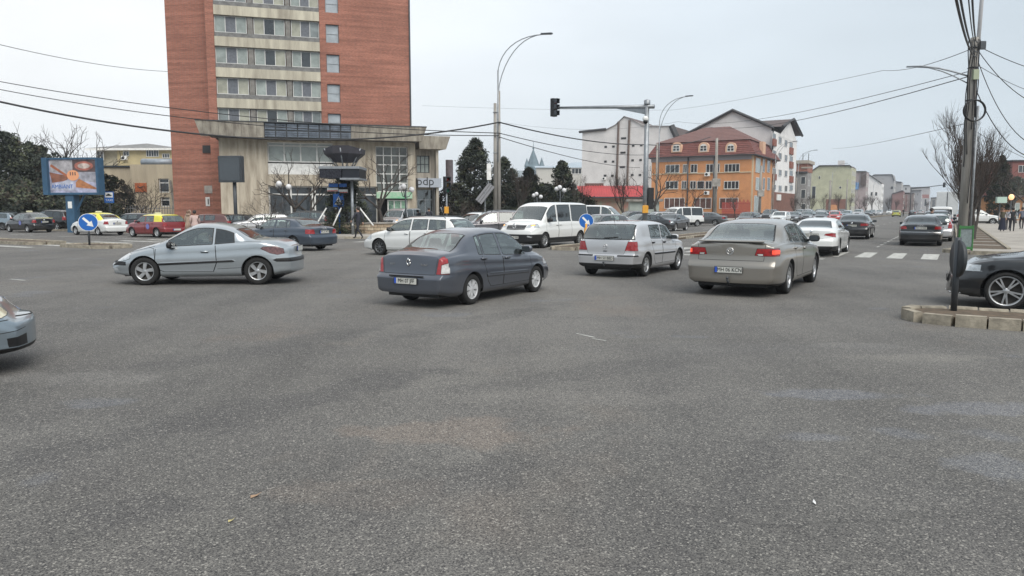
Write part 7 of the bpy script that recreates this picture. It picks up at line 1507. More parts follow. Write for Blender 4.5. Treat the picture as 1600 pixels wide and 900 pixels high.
bare = [('wide0', 108, 88, 188, 'leafless tree rising above the billboard'), ('wide2', 30, 84, 196, 'leafless tree poking out of the dark evergreens at the left'), ('wide1', 148, 90, 205, 'leafless tree left of the yellow building'), ('wide2', 598, 52, 228, 'large leafless tree between totem and shopfront'), ('wide1', 462, 55, 232, 'leafless tree in front of the upper hotel windows'), ('wide0', 486, 56, 252, 'thin leafless tree left of the totem'),
        ('vase1', 812, 70, 258, 'thin leafless tree left of the minibus'), ('vase0', 905, 76, 268, 'leafless tree right of the minibus'), ('vase2', 978, 78, 262, 'leafless tree before the red roof'), ('wide2', 1027, 80, 250, 'leafless tree before the left end of the orange building'), ('wide0', 1078, 95, 280, 'leafless tree in front of the orange building windows'),
        ('vase1', 1268, 160, 300, 'leafless pruned tree before the unfinished block'), ('vase0', 1284, 165, 300, 'leafless pruned tree before the pale green wall'), ('vase2', 1310, 170, 298, 'second leafless tree before the pale green wall'), ('vase1', 1352, 200, 302, 'leafless tree before the house with the blue billboard'), ('vase0', 1375, 230, 306, 'leafless tree further along the boulevard'), ('vase2', 1400, 260, 310, 'leafless tree near the dull red building'), ('vase0', 1327, 185, 300, 'leafless tree at the corner of the pale green building'), ('wide1', 1342, 205, 304, 'leafless tree right of the blue billboard'), ('vase2', 1362, 215, 303, 'leafless tree before the stepped white house'), ('vase1', 1388, 240, 305, 'leafless tree before the long grey building'), ('wide0', 1412, 280, 309, 'small leafless tree before the brown block'), ('vase0', 1430, 300, 311, 'small leafless tree before the pink topped building'), ('vase2', 1447, 320, 313, 'tiny leafless tree far down the boulevard'), ('wide2', 1254, 155, 302, 'leafless tree under the lamp beside the unfinished block'), ('wide0', 1150, 118, 296, 'leafless tree before the right windows of the orange building'), ('vase1', 1240, 150, 305, 'leafless tree beside the white block')]
for k, (key, px, Y, yt, lab) in enumerate(bare): 
    zt = AT(px, yt, Y).z; me = TREES[key][1]; Hm = max(v.co.z for v in me.vertices); tree('bare_tree', key, TP(px, Y), lab, None, zt/Hm, 1.3+k)
for k, (px, Y, lab) in enumerate(((221, 60, 'tangled bare shrub before the cream annex'), (232, 62, 'dense bare shrub under the orange panel'), (207, 61, 'bare arching shrub left of the orange panel'), (418, 48, 'reddish bare shrub left of the globe lamp'), (405, 50, 'low reddish bare shrub behind the parked silver hatchback'), (722, 55, 'brownish bare shrub left of the tall cypress trunk'), (738, 54, 'second brownish bare shrub near the concrete post'))):
    zt = AT(px, (292, 280, 284, 305, 312, 312, 315)[k], Y).z; key = 'bush%d' % (k % 2); Hm = max(v.co.z for v in TREES[key][1].vertices); tree('bare_shrub', key, TP(px, Y), lab, None, zt/Hm, k*1.1, 'shrub')
# pollarded planes along the right pavement
for k in range(11):
    p = UV(40.2+k*7.6, [.72, 1.1, 1.3][min(k, 2)]); tree('pruned_plane_tree', 'vase%d' % (k % 3), p, ['first pruned leafless plane tree beyond the utility pole', 'second pruned leafless plane tree beyond the utility pole', 'third pruned leafless plane tree beyond the utility pole'][k] if k < 3 else 'pruned leafless plane tree, %s in the right pavement row' % ['fourth', 'fifth', 'sixth', 'seventh', 'eighth', 'ninth', 'tenth', 'last'][max(k-3, 0)], None if k < 3 else 'far pruned plane trees in the right pavement row', (6.7+.3*math.sin(k*2))/max(v.co.z for v in TREES['vase%d' % (k % 3)][1].vertices), k*2.1+3.3)
tfit('spruce_tree', 'spruce', 12.6, 1561, 96, 240, 'tiered dark conifer before the dark red building')
for k, (px, Y, yt, lab) in enumerate(((1588, 85, 262, 'leafless brownish tree at the right edge'), (1606, 80, 250, 'leafless tree cut by the right edge'))): zt = AT(px, yt, Y).z; tree('bare_tree', 'wide%d' % k, TP(px, Y), lab, None, zt/6.6, k)
for k in range(5): p = UV(150+k*22, 9+k*.4); tree('evergreen_tree', 'oak1', p, 'hazy dark evergreen far behind the right pavement, %s of five' % ['nearest', 'second', 'middle', 'fourth', 'farthest'][k], 'hazy trees at the end of the right pavement', .75, k*1.3)
# ------------------------------------------------------------ people
M_skin = mat('skin', (.42, .25, .18), .6, var=.1); M_hair = mat('dark_hair', (.02, .015, .013), .6); M_shoe = mat('dark_shoe', (.02, .02, .02), .6)
def person(px, Y, H, rz, top, bot, label, pose='stand', hair=None, z=.12, skirt=False, coat=False, sleeves=None, loc=None, hood=None, group=None):
    s = H/1.75
    J = {'pelvis': (0, 0, .95), 'waist': (0, 0, 1.08), 'chest': (.01, 0, 1.30), 'neck': (.01, 0, 1.48), 'head': (.03, 0, 1.62), 'crown': (.02, 0, 1.72),
         'shL': (0, .18, 1.42), 'shR': (0, -.18, 1.42), 'hipL': (0, .09, .9), 'hipR': (0, -.09, .9)}
    if pose == 'walk':
        J.update(elL=(.12, .25, 1.16), wrL=(.28, .23, 1.0), elR=(-.14, -.24, 1.14), wrR=(-.10, -.25, .90), knL=(-.06, .1, .50), anL=(-.38, .1, .12), toL=(-.26, .1, .03), knR=(.24, -.1, .50), anR=(.34, -.1, .09), toR=(.50, -.1, .06))
    elif pose == 'sit':
        J.update(elL=(.16, .26, 1.18), wrL=(.36, .20, 1.22), elR=(.12, -.24, 1.16), wrR=(.36, -.16, 1.2), knL=(.45, .12, .98), anL=(.75, .12, .62), toL=(.9, .12, .58), knR=(.45, -.12, .98), anR=(.75, -.12, .62), toR=(.9, -.12, .58))
    elif pose == 'lean':
        J.update(elL=(.2, .28, 1.2), wrL=(.42, .2, 1.15), elR=(.2, -.28, 1.2), wrR=(.42, -.2, 1.15), knL=(.03, .1, .5), anL=(-.05, .1, .09), toL=(.1, .1, .03), knR=(.03, -.1, .5), anR=(0, -.1, .09), toR=(.14, -.1, .03))
    else:
        w = .05 if pose == 'stand' else .14
        J.update(elL=(.02, .25, 1.16), wrL=(.13, .22, .98), elR=(.02, -.25, 1.16), wrR=(.13, -.22, .98), knL=(w*.8, .1, .50), anL=(-w, .1, .09), toL=(.12-w, .12, .03), knR=(.02, -.1, .50), anR=(w, -.1, .09), toR=(.14+w, -.12, .03))
    rad = dict(pelvis=.145, waist=.125, chest=.155, neck=.055, head=.098, crown=.07, shL=.075, shR=.075, hipL=.095, hipR=.095, elL=.05, elR=.05, wrL=.032, wrR=.032, knL=.062, knR=.062, anL=.042, anR=.042, toL=.035, toR=.035)
    if coat: rad.update(pelvis=.18, waist=.16, chest=.17, elL=.065, elR=.065, hipL=.12, hipR=.12)
    E = [('pelvis', 'waist'), ('waist', 'chest'), ('chest', 'neck'), ('neck', 'head'), ('head', 'crown'), ('chest', 'shL'), ('shL', 'elL'), ('elL', 'wrL'), ('chest', 'shR'), ('shR', 'elR'), ('elR', 'wrR'), ('pelvis', 'hipL'), ('hipL', 'knL'), ('knL', 'anL'), ('anL', 'toL'), ('pelvis', 'hipR'), ('hipR', 'knR'), ('knR', 'anR'), ('anR', 'toR')]
    names = list(J); me = bpy.data.meshes.new('sk'); me.from_pydata([J[n] for n in names], [(names.index(a), names.index(c)) for a, c in E], [])
    t = bpy.data.objects.new('sk', me); COL.objects.link(t); t.modifiers.new('s', 'SKIN'); t.modifiers.new('u', 'SUBSURF').levels = 1; t.modifiers['s'].use_smooth_shade = True
    for i, n in enumerate(names): r_ = rad[n]; t.data.skin_vertices[0].data[i].radius = (r_, r_*(.8 if n in ('chest', 'waist', 'pelvis') else 1)); t.data.skin_vertices[0].data[i].use_root = n == 'pelvis'
    dg = bpy.context.evaluated_depsgraph_get(); m2 = bpy.data.meshes.new_from_object(t.evaluated_get(dg)); bpy.data.objects.remove(t)
    m2.materials.clear(); mats = [top, bot, M_skin, M_shoe, sleeves or top]; [m2.materials.append(m) for m in mats]
    segs = [(Vector(J[a]), Vector(J[c]), a, c) for a, c in E]
    for f in m2.polygons:
        c = f.center; best = min(segs, key=lambda q: (c-(q[0]+(q[1]-q[0])*max(0, min(1, (c-q[0]).dot(q[1]-q[0])/(q[1]-q[0]).length_squared)))).length); a, e_ = best[2], best[3]
        k = 0
        if e_ in ('head', 'crown') or (e_ == 'neck' and c.z > J['neck'][2]-.02): k = 2
        elif e_[:2] in ('hi', 'kn', 'an') or (a == 'pelvis' and c.z < .93): k = 1 
        elif e_[:2] == 'to': k = 3
        elif e_[:2] in ('el', 'wr'): k = 4
        if coat and pose != 'sit' and k == 1 and c.z > .62: k = 0
        f.material_index = k; f.use_smooth = True
    p = loc if loc is not None else AT(px, HOR, Y); o = empty('person', (p.x, p.y, z), rz, label=label, cat='person', group=group); o.scale = (s, s, s)
    m2.name = 'body'; bo = bpy.data.objects.new('body', m2); COL.objects.link(bo); bo.parent = o
    h = Vector(J['head'])
    b = MB(); b.use(hair or M_hair, True); b.ball(h+Vector((-.03, 0, .045)), .112, 12, (1, .92, 1.02)); 
    if hood: b.use(hood); b.ball(h+Vector((-.05, 0, -.10)), .13, 12, (.8, 1.1, .7)); b.tube([h+Vector((.07, .11*math.cos(a), .02+.14*math.sin(a))) for a in np.linspace(0, 6.283, 15)], .035, 5, False)
    b.build('hair', o)
    b = MB(); b.use(M_skin, True); b.tube([h+Vector((.095, 0, .03)), h+Vector((.125, 0, -.015))], [.012, .02], 5)
    for y in (.098, -.098): b.ball(h+Vector((0, y, 0)), .03, 8, (.6, .4, 1))
    b.use(M_hair)
    for y in (.035, -.035): b.ball(h+Vector((.092, y, .03)), .012, 6)
    b.use(mat('lips', (.35, .12, .10), .5)); b.tube([h+Vector((.092, -.025, -.05)), h+Vector((.098, 0, -.052)), h+Vector((.092, .025, -.05))], .008, 4); b.build('face', o)
    for sd in ('L', 'R'):
        w = Vector(J['wr'+sd]); d = (w-Vector(J['el'+sd])).normalized(); sg = 1 if sd == 'L' else -1; b = MB(); b.use(M_skin, True); b.tube([w-d*.01, w+d*.05, w+d*.10], [.03, .042, .036], 6)
        x_ = Vector((d.z, 0, -d.x)); x_ = x_.normalized() if x_.length > .1 else Vector((1, 0, 0)); inn = Vector((0, -sg, 0))
        for i in range(4): q = w+d*.09+x_*(.028-.019*i); L_ = (.07, .08, .075, .06)[i]; b.tube([q, q+d*L_*.5+inn*.005, q+d*L_*.85+inn*.03], [.0095, .0085, .007], 5)
        q = w+d*.035+x_*.035; b.tube([q, q+d*.03+x_*.025, q+d*.065+x_*.025+inn*.01], [.012, .010, .008], 5); b.build('hand', o)
    if skirt: b = MB(); b.use(bot, True); b.lathe([(.15, 1.02), (.19, .9), (.22, .5), (.27, .12)], 16); b.lathe([(.255, .12), (.21, .5), (.18, .9)], 16); b.build('skirt', o)
    if coat: b = MB(); b.use(top, True); b.lathe([(.15, 1.1), (.20, .95), (.225, .62), (.21, .62), (.18, .95)], 16); b.build('coat_skirt', o)
    return o
M_jk = mat('navy_jacket', (.025, .027, .04), .8, var=.3, vs=8); M_tr = mat('dark_trousers', (.022, .022, .028), .9); M_pk = mat('pale_pink_coat', (.48, .36, .33), .9, var=.15, vs=8); M_bg = mat('beige_coat', (.34, .25, .19), .9, var=.2, vs=8)
HL = R(149.4)
p = G(560, 373.5, .12); person(0, 0, 1.76, HL, M_jk, M_tr, 'person in a dark jacket striding left past the stone wall', 'walk', loc=Vector((p.x, p.y+.1, 0)))
person(293.5, 41.5, 1.66, R(75), M_bg, M_tr, 'person in a beige fur-hooded coat behind the silver coupe', hair=mat('brown_fur', (.16, .10, .07), .95), coat=True, hood=M_bg, z=0)
person(303.5, 41.0, 1.68, R(110), M_pk, M_tr, 'dark-haired person in a pale pink quilted coat behind the silver coupe', coat=True, z=0)
person(1568, 54.5, 1.70, R(-120), mat('olive_jacket', (.10, .09, .06), .9, var=.4, vs=10), mat('navy_skirt', (.015, .018, .035), .9), 'person in a long navy skirt walking on the right pavement', 'slow', skirt=True, sleeves=mat('light_scarf', (.30, .27, .25), .9), hair=mat('brown_hair', (.09, .05, .03), .7))
person(1583.5, 54, 1.74, R(60), mat('black_vest', (.015, .015, .018), .8), M_tr, 'person in a black vest with pale blue sleeves on the right pavement', 'lean', sleeves=mat('pale_blue_sleeve', (.34, .38, .44), .9), coat=False)
person(1577, 58, 1.68, R(-110), mat('white_top', (.42, .42, .45), .9), M_tr, 'person in a white top half hidden between the two nearer walkers', 'slow')
person(1598, 60, 1.76, R(70), mat('grey_top', (.12, .13, .17), .9), M_tr, 'person in dark clothes cut by the right edge', 'slow')
person(1555, 104, 1.75, R(60), M_jk, M_tr, 'distant dark figure on the right pavement', 'slow')
person(1456, 44.5, 1.80, R(-10), M_jk, M_tr, 'dark-haired person standing beside the black saloon parked at the kerb', 'lean', z=0)
person(670, 57, 1.74, R(100), M_jk, M_tr, 'person in dark clothes at the recessed shop door', 'stand')
person(1412, 165, 1.78, R(200), M_jk, M_tr, 'small distant figure standing by the far queue of cars', 'stand', z=0)
HAZE = .0004
# ------------------------------------------------------------ cars in the scene
PROTO = {}
M_ty = mat('taxi_yellow', (.72, .66, .02), .35, coat=.8, var=.08)
CSP['taxi']['lamps'] = [('roof_panel', M_ty, [(-1.72, -.01), (.60, -.01), (.60, .74), (-1.72, .74)], 'top')]+CSP['taxi']['lamps']+[('pillar_panel', M_ty, [(-1.72, 1.0), (-.86, 1.0), (-.80, 1.5), (-1.6, 1.5)], 'side')]
def ex_taxi(root, sp):
    ex_plate('MH 10 GTX', .80, 'disc', .92)(root, sp); b = MB(); b.use(mat('taxi_lamp', (.62, .60, .42), .4)); b.bbox(-.2, -.08, -.2, .2, 1.53, 1.62, .03); b.build('taxi_roof_sign', root)
    for s in (1, -1): b = MB(); b.use(mat('door_badge', (.16, .18, .45), .5)); b.lathe([(.001, s*.875), (.17, s*.872)], 18, Matrix.Translation((-.45, 0, .72)), 'y'); b.build('door_badge', root)
    antenna(root, .1, 1.5, .25)
CSP['taxi']['extra'] = ex_taxi
CSP['taxihatch'] = variant('hatch', rim='steel', rim_mat=M_cover, lamps=[('roof_panel', M_ty, [(-1.72, -.01), (.62, -.01), (.62, .74), (-1.72, .74)], 'top'), ('bonnet_panel', M_ty, [(1.1, -.01), (1.8, -.01), (1.75, .78), (1.1, .8)], 'top')]+CSP['golf']['lamps'][:3]+[('pillar_panel', M_ty, [(-1.75, .98), (-.98, .98), (-.92, 1.44), (-1.6, 1.44)], 'side')])
CSP['taxihatch']['extra'] = lambda r, s: (number_plate(r, s['X0']-.045, .5, True, None), (lambda b: (b.use(mat('taxi_lamp', (.62, .60, .42), .4)), b.bbox(-.3, -.18, -.2, .2, 1.45, 1.54, .03), b.build('taxi_roof_sign', r)))(MB()), [(lambda b, q: (b.use(mat('door_badge', (.16, .18, .45), .5)), b.lathe([(.001, q*.88), (.17, q*.876)], 18, Matrix.Translation((-.45, 0, .68)), 'y'), b.build('door_badge', r)))(MB(), q) for q in (1, -1)])
# the top polygon test must run along x,y on the crown only
COLS = dict(silverblue=paint('silver_blue', (.34, .375, .40), .55), slate=paint('slate_metallic', (.078, .088, .110), .45), silver=paint('silver', (.53, .53, .54), .55), champagne=paint('grey_brown_metallic', (.25, .232, .205), .55),
    black=paint('black_paint', (.004, .0045, .006), .0), white=paint('white_paint_car', (.66, .67, .66)), navy=paint('blue_grey', (.05, .068, .095), .4), red=paint('dark_red_paint', (.20, .012, .015)), red2=paint('red_paint', (.38, .03, .025)),
    grey=paint('mid_grey', (.10, .105, .11), .4), dgrey=paint('dark_grey', (.045, .047, .052), .35), greyp=paint('purple_grey', (.085, .08, .09), .4), brown=paint('maroon_paint', (.10, .035, .03)), yell=paint('lime_yellow', (.50, .52, .08)), pblue=paint('pale_blue_grey', (.22, .27, .31), .5))
HU, HNU, HNV, HV = R(59.4), R(239.4), R(149.4), R(-30.6)
CARN = [0]
def car(kind, name, col, cat, label, f=None, r=None, side='L', h=None, uv=None, px=None, Y=None, z=0.0, group=None, sc=None, mm=None):
    sp = CSP[kind]
    if kind not in PROTO: PROTO[kind] = make_car(name, sp); o = PROTO[kind]; first = True
    else:
        o = PROTO[kind]; first = False
    mmap = {M_pd: COLS[col]}; mmap.update(mm or {})
    def paintit(c):
        for q in c.children:
            if q.type == 'MESH':
                for i, sl in enumerate(q.material_slots):
                    if q.data.materials[i] in mmap: sl.link = 'OBJECT'; sl.material = mmap[q.data.materials[i]]
            paintit(q)
    if first: paintit(o)
    else: o = copy_tree(o, None, None); o.name = name; paintit2(o, mmap)
    scl = sc or 1.0
    off = sp['W']-.05
    s = 1 if side == 'L' else -1
    if f and r:
        a, c = G(*f), G(*r); d = a-c; h = math.atan2(d.y, d.x) if h is None else h; scl = max(.94, min(1.06, d.length/sp['wb'])) if sc is None else sc; m = (a+c)/2
        hd = Vector((math.cos(h), math.sin(h), 0)); lf = Vector((-hd.y, hd.x, 0)); P = m-lf*s*off*scl
    elif f or r:
        a = G(*(f or r)); hd = Vector((math.cos(h), math.sin(h), 0)); lf = Vector((-hd.y, hd.x, 0)); P = a-lf*s*off*scl+hd*(sp['wb']/2*scl)*(-1 if f else 1)
    elif uv: P = UV(*uv)
    else: P = AT(px, HOR, Y)
    o.location = (P.x, P.y, z); o.rotation_euler = (0, 0, h); o.scale = (scl,)*3
    tag(o, label, cat, group)
    print('car %-14s scale %.3f uv %s' % (kind, scl, tuple(round(t, 1) for t in toUV(P))))
    return o
def paintit2(c, mmap):
    for q in c.children:
        if q.type == 'MESH':
            for i in range(len(q.data.materials)):
                sl = q.material_slots[i]; base = q.data.materials[i]
                sl.link = 'OBJECT'; sl.material = mmap.get(base, base)
        paintit2(q, mmap)
A = car
A('clio', 'saloon_car', 'slate', 'car', 'slate grey saloon with red tail lamps driving away in the centre', f=(837, 456.3), r=(738, 475.7), side='R')
A('golf', 'hatchback_car', 'silver', 'car', 'silver five-door hatchback with a roof antenna and tow hook, driving away', f=(1059, 421.5), r=(1009, 432), side='R')
A('passat', 'saloon_car', 'champagne', 'car', 'large grey-brown saloon with lit red tail lamps right of the silver hatchback', f=(1271, 441), r=(1231, 459), side='R')
cc_ = A('cc', 'coupe_car', 'silverblue', 'car', 'silver-blue coupe with black side moulding seen from its left side', f=(225.5, 446), r=(405, 445), side='L')
A('oldfront', 'hatchback_car', 'pblue', 'car', 'pale blue-grey car nose entering at the left edge', uv=None, px=None, f=None, r=None, h=R(-4), Y=8.75, z=0) if False else None
o = A('oldfront', 'hatchback_car', 'pblue', 'car', 'pale blue-grey car nose entering at the left edge', px=-190, Y=8.0, h=R(30)); o.location.x = -7.47; o.location.y = 7.35
A('wagon', 'estate_car', 'white', 'car', 'white estate car with dark wheels heading left behind the slate saloon', f=(593, 398.6), side='L', h=HNV)
A('a4', 'saloon_car', 'navy', 'car', 'blue-grey saloon heading left in front of the stone wall', r=(459, 392), side='L', h=HNV)
A('van', 'minibus', 'white', 'minibus', 'white minibus with its indicator lit facing the camera', f=(851, 387.6), r=(906, 383), side='L')
A('cla', 'saloon_car', 'white', 'car', 'white low saloon with dark rear diffuser right of the grey-brown saloon', r=(1310, 399.6), side='R', h=HU)
A('bmw', 'saloon_car', 'black', 'car', 'black saloon driving away ahead of the white low saloon', r=(1358, 373.6), side='R', h=HU)
A('a6', 'saloon_car', 'black', 'car', 'black saloon with red lamps parked at the right kerb', r=(1470.6, 384), side='R', h=HU)
A('a5', 'coupe_car', 'black', 'car', 'glossy black coupe with large twin-spoke wheels at the right edge', f=(1570, 484.5), side='L', h=HNV)
t1 = A('taxihatch', 'taxi_car', 'red', 'taxi', 'dark red taxi with yellow roof and bonnet', f=(207, 370.3), side='L', h=HNV)
t2 = A('taxi', 'taxi_car', 'white', 'taxi', 'white taxi with yellow roof waiting behind the round blue sign', f=(118.5, 367), side='L', h=HNV)
t3 = A('taxi', 'taxi_car', 'black', 'taxi', 'dark taxi with a pale roof sign at the left', f=(14.5, 362.6), side='L', h=HNV, mm={M_ty: COLS['black']})
b = MB(); b.use(M_ty); b.box(-2.2, -2.12, -.6, .6, 1.075, 1.10); b.build('yellow_strip', t3)
A('suv', 'off_roader', 'greyp', 'car', 'purple-grey off-roader turning left beneath the concrete lamp post', px=770, Y=38.5, h=R(192))
A('suv', 'off_roader', 'white', 'car', 'white car with dark windscreen half hidden behind the purple-grey off-roader', px=745, Y=43, h=R(228), sc=.93)
A('a5', 'coupe_car', 'dgrey', 'car', 'dark grey oncoming coupe beyond the median, before the white van', f=(1055.5, 361.5), side='L', h=HNU)
A('van', 'panel_van', 'white', 'van', 'white van with dark side windows parked beyond the oncoming coupe', px=1062, Y=74, h=R(213))
A('hatch', 'hatchback_car', 'grey', 'car', 'dark grey hatchback half hidden behind the minibus and the silver hatchback', px=938, Y=46, h=R(222))
A('bmw', 'saloon_car', 'black', 'car', 'black saloon behind the signal mast', px=1003, Y=56, h=R(214), sc=.95)
A('suv', 'off_roader', 'black', 'car', 'black off-roader left behind the signal mast', px=985, Y=64, h=R(210), sc=.92)
A('van', 'minibus', 'white', 'minibus', 'white minibus with dark windows right behind the front white minibus', px=935, Y=60, h=R(-25), sc=1.05)
A('a4', 'saloon_car', 'grey', 'car', 'grey saloon with rusty wheel right of the parked white van', px=1102, Y=80, h=R(150))
A('wagon', 'estate_car', 'silver', 'car', 'pale car roof showing behind the signal mast lamp post', px=1026, Y=72, h=R(205))
A('hatch', 'hatchback_car', 'dgrey', 'car', 'dark oncoming hatchback with sloping bonnet left of the white oncoming hatchback', px=1170, Y=79, h=R(236))
A('hatch', 'hatchback_car', 'white', 'car', 'white oncoming hatchback before the white apartment block', px=1220, Y=86, h=R(240), sc=1.03)
A('suv', 'off_roader', 'black', 'car', 'black off-roader behind the white oncoming hatchback', px=1203, Y=98, h=R(236))
A('a4', 'saloon_car', 'grey', 'car', 'grey-green car right behind the white oncoming hatchback', px=1241, Y=98, h=R(240))
A('wagon', 'estate_car', 'grey', 'car', 'grey oncoming estate with bright headlamps right of the lamp post', px=1263, Y=104, h=R(240))
A('suv', 'off_roader', 'silver', 'car', 'silver off-roader roof behind the grey oncoming estate', px=1262, Y=128, h=R(240))
A('a4', 'saloon_car', 'black', 'car', 'black car behind the roof of the white low saloon', px=1284, Y=100, h=R(242))
A('hatch', 'hatchback_car', 'red2', 'car', 'bright red hatchback beyond the black saloon', px=1305, Y=106, h=R(242))
# left group parked before the annex and podium
A('suv', 'off_roader', 'black', 'car', 'black off-roader behind the dark taxi', px=80, Y=61, h=R(165))
A('wagon', 'estate_car', 'pblue', 'car', 'pale blue estate tail cut by the left edge', px=-10, Y=62, h=R(175))
A('hatch', 'hatchback_car', 'dgrey', 'car', 'dark hatchback between the white and red taxis', px=207, Y=58, h=R(170))
A('hatch', 'hatchback_car', 'brown', 'car', 'maroon car with a pale roof edge behind the two coated people', px=326, Y=52, h=R(170))
A('a4', 'saloon_car', 'black', 'car', 'black car parked under the black display board', px=370, Y=52, h=R(168))
A('hatch', 'hatchback_car', 'silver', 'car', 'silver hatchback parked beside the reddish bare shrubs', px=408, Y=51.5, h=R(200))
A('wagon', 'estate_car', 'grey', 'car', 'grey car parked before the lower hotel windows', px=470, Y=54, h=R(175), z=.12)
A('van', 'people_carrier', 'silver', 'car', 'pale people carrier parked by the shopfront', px=626, Y=55, h=R(252), sc=.86, z=.12)
# kerb side cars beyond the black saloon
for k, (kind, name, col, u_, lab) in enumerate((('wagon', 'estate_car', 'silver', 48.5, 'silver estate parked just beyond the black saloon'), ('suv', 'off_roader', 'dgrey', 54.6, 'dark off-roader third in the right kerb line'), ('hatch', 'hatchback_car', 'white', 60.6, 'white hatchback fourth in the right kerb line'), ('a4', 'saloon_car', 'grey', 67, 'grey saloon fifth in the right kerb line'), ('van', 'panel_van', 'white', 76, 'white van further along the right kerb'), ('a4', 'saloon_car', 'black', 84, 'black saloon beyond the kerbside white van'))):
    A(kind, name, col, 'van' if kind == 'van' else 'car', lab, uv=(u_, -.75), h=HU)
A('suv', 'off_roader', 'white', 'car', 'white off-roader nosing across the right pavement', px=1528, Y=84, h=R(-20))
# tall white lorry box at the end of the kerb line
p = UV(118, -.6); o = empty('box_lorry', (p.x, p.y, 0), HU, label='tall white box lorry at the far end of the right kerb', cat='lorry')
b = MB(); b.use(mat('lorry_white', (.55, .57, .58), .5, var=.1)); b.bbox(-4.2, 2.6, -1.25, 1.25, 1.0, 4.0, .06); b.build('cargo_box', o); b = MB(); b.use(COLS['white']); b.bbox(2.7, 4.6, -1.1, 1.1, .6, 2.8, .25); b.build('cab', o); boxpart('chassis', o, M_blk, -4.1, 4.4, -1, 1, .5, .95); boxpart('door_bar', o, M_dkst, -4.24, -4.21, -.04, .04, 1.05, 3.95)
for x in (-3, 3.4):
    for s in (1, -1): b = MB(); b.use(M_tyre, True); b.lathe([(.01, -.14), (.46, -.14), (.5, -.1), (.5, .1), (.46, .14), (.01, .14)], 20, Matrix.Translation((x, s*1.05, .5)), 'y'); b.build('wheel', o)
# queue on the far boulevard: oncoming lanes left of the median and departing lane
far = [('wagon', 'white', 118, -16.8), ('a4', 'grey', 126, -20), ('hatch', 'silver', 133, -16.6), ('suv', 'dgrey', 141, -20.1), ('a4', 'red2', 112, -20.2), ('hatch', 'pblue', 150, -16.7), ('wagon', 'silver', 158, -20), ('suv', 'silver', 170, -16.8), ('hatch', 'white', 182, -20), ('a4', 'black', 192, -16.8), ('suv', 'white', 205, -20), ('hatch', 'silver', 222, -16.8), ('wagon', 'dgrey', 240, -20), ('a4', 'white', 262, -16.9), ('hatch', 'yell', 185, -10.5), ('suv', 'silver', 150, -25), ('a4', 'grey', 160, -25.2), ('hatch', 'white', 172, -25), ('wagon', 'dgrey', 184, -25.2), ('hatch', 'pblue', 198, -25), ('suv', 'grey', 214, -25.1), ('a4', 'silver', 230, -25), ('hatch', 'dgrey', 250, -25), ('a4', 'black', 215, -8.6), ('suv', 'grey', 240, -4.8), ('hatch', 'silver', 265, -8.4)]
cw = {'wagon': ('estate_car', 'estate'), 'a4': ('saloon_car', 'saloon'), 'hatch': ('hatchback_car', 'hatchback'), 'suv': ('off_roader', 'off-roader')}
cn = dict(white='white', grey='grey', silver='silver', dgrey='dark grey', red2='red', pblue='pale blue', black='black', yell='lime yellow')
for k, (kind, col, u_, v_) in enumerate(far):
    lane = {-1: 'oncoming lanes', 0: 'left kerb line', 1: 'lanes leading away'}[-1 if -22 < v_ < -15 else (0 if v_ < -22 else 1)]
    A(kind, cw[kind][0], col, 'car', 'small distant %s %s in the %s, %s' % (cn[col], cw[kind][1], lane, ['nearest cluster', 'near middle', 'middle', 'far middle', 'farthest'][min(4, int((u_-112)/32))]), uv=(u_, v_), h=HNU if v_ < -15 else HU, group='far queue of cars on the boulevard')
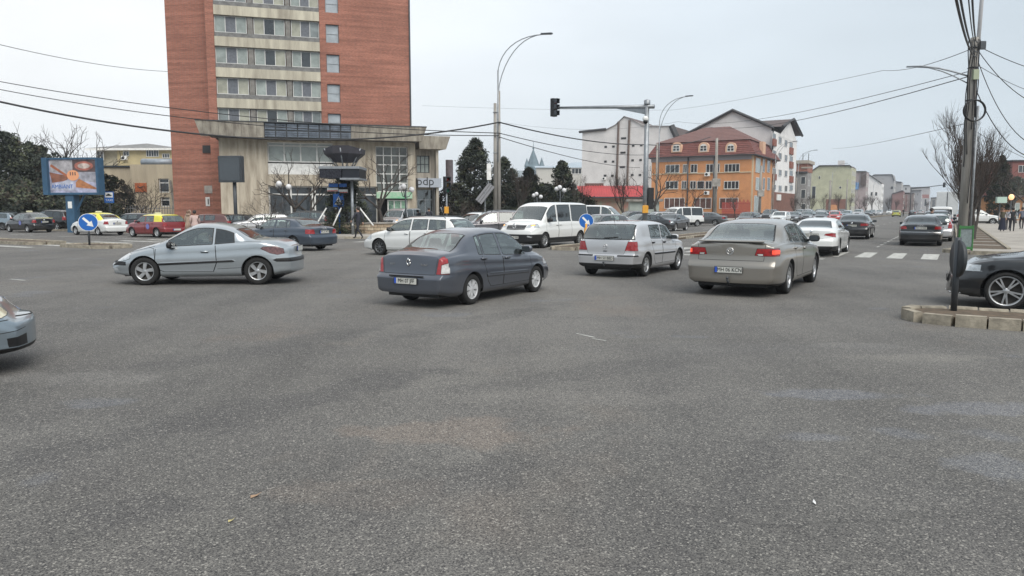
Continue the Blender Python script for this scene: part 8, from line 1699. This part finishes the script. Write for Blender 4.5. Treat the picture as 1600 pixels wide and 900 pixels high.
# driver of the coupe and of the minibus
def driver(c, x, y, zoff, lab, top):
    M0 = Matrix.Translation(c.location) @ Matrix.Rotation(c.rotation_euler.z, 4, 'Z'); q = M0 @ Vector((x, y, 0)); person(0, 0, 1.62, c.rotation_euler.z, top, M_tr, lab, 'sit', loc=q, z=zoff)
driver(cc_, -.12, .36, -.36, 'driver in dark clothes inside the silver-blue coupe', M_jk)
for lab_, nm in (('white minibus with its indicator lit facing the camera', 'driver seated in the white minibus'),):
    c = [x for x in bpy.data.objects if x.get('label') == lab_][0]; driver(c, .45, .40, -.12, nm, M_jk)
for (a_, c_, w_) in (((900, 521), (930, 527), .03), ((925, 529), (947, 532), .025), ((15, 436), (40, 438), .05)):
    p, q = G(*a_, .005), G(*c_, .005); d = (q-p).normalized(); nn_ = Vector((-d.y, d.x, 0))*w_; b = MB(); b.use(M_line); b.add([p-nn_*.3, q-nn_, q+nn_*.5, p+nn_], [(0, 1, 2, 3)]); b.build('paint_scuff', kind='structure')
# litter on the asphalt
for (px, py, m, lab) in ((400, 776, mat('dry_leaf', (.30, .20, .13), .9), 'curled dry leaf on the near asphalt'), (362, 815, mat('straw', (.42, .36, .16), .8), 'yellowish straw bit on the near asphalt'), (1272, 787, mat('white_scrap', (.6, .6, .6), .8), 'tiny white scrap on the near asphalt')):
    p = G(px, py); b = MB(); b.use(m); k = .028 if 'leaf' in lab else .016; b.add([(-k*1.5, -k*.4, .006), (0, -k*.6, .012), (k*1.5, 0, .02), (k*.4, k*.5, .008), (-k, k*.5, .014)], [(0, 1, 4), (1, 3, 4), (1, 2, 3)]); o = b.build('leaf' if 'leaf' in lab else 'scrap', label=lab, cat='litter'); o.location = p; o.rotation_euler.z = random.random()*3
# ------------------------------------------------------------ thin winter haze
M_hz = bpy.data.materials.new('haze'); M_hz.use_nodes = True; n = M_hz.node_tree; n.nodes.clear(); oo = n.nodes.new('ShaderNodeOutputMaterial'); pv_ = n.nodes.new('ShaderNodeVolumePrincipled')
pv_.inputs['Color'].default_value = (.86, .92, 1, 1); pv_.inputs['Density'].default_value = HAZE; pv_.inputs['Anisotropy'].default_value = .2; n.links.new(pv_.outputs[0], oo.inputs['Volume'])
if HAZE:
    b = MB(); b.use(M_hz); b.box(-1150, 1150, -320, 1150, -1.1, 46); b.build('haze', kind='stuff')
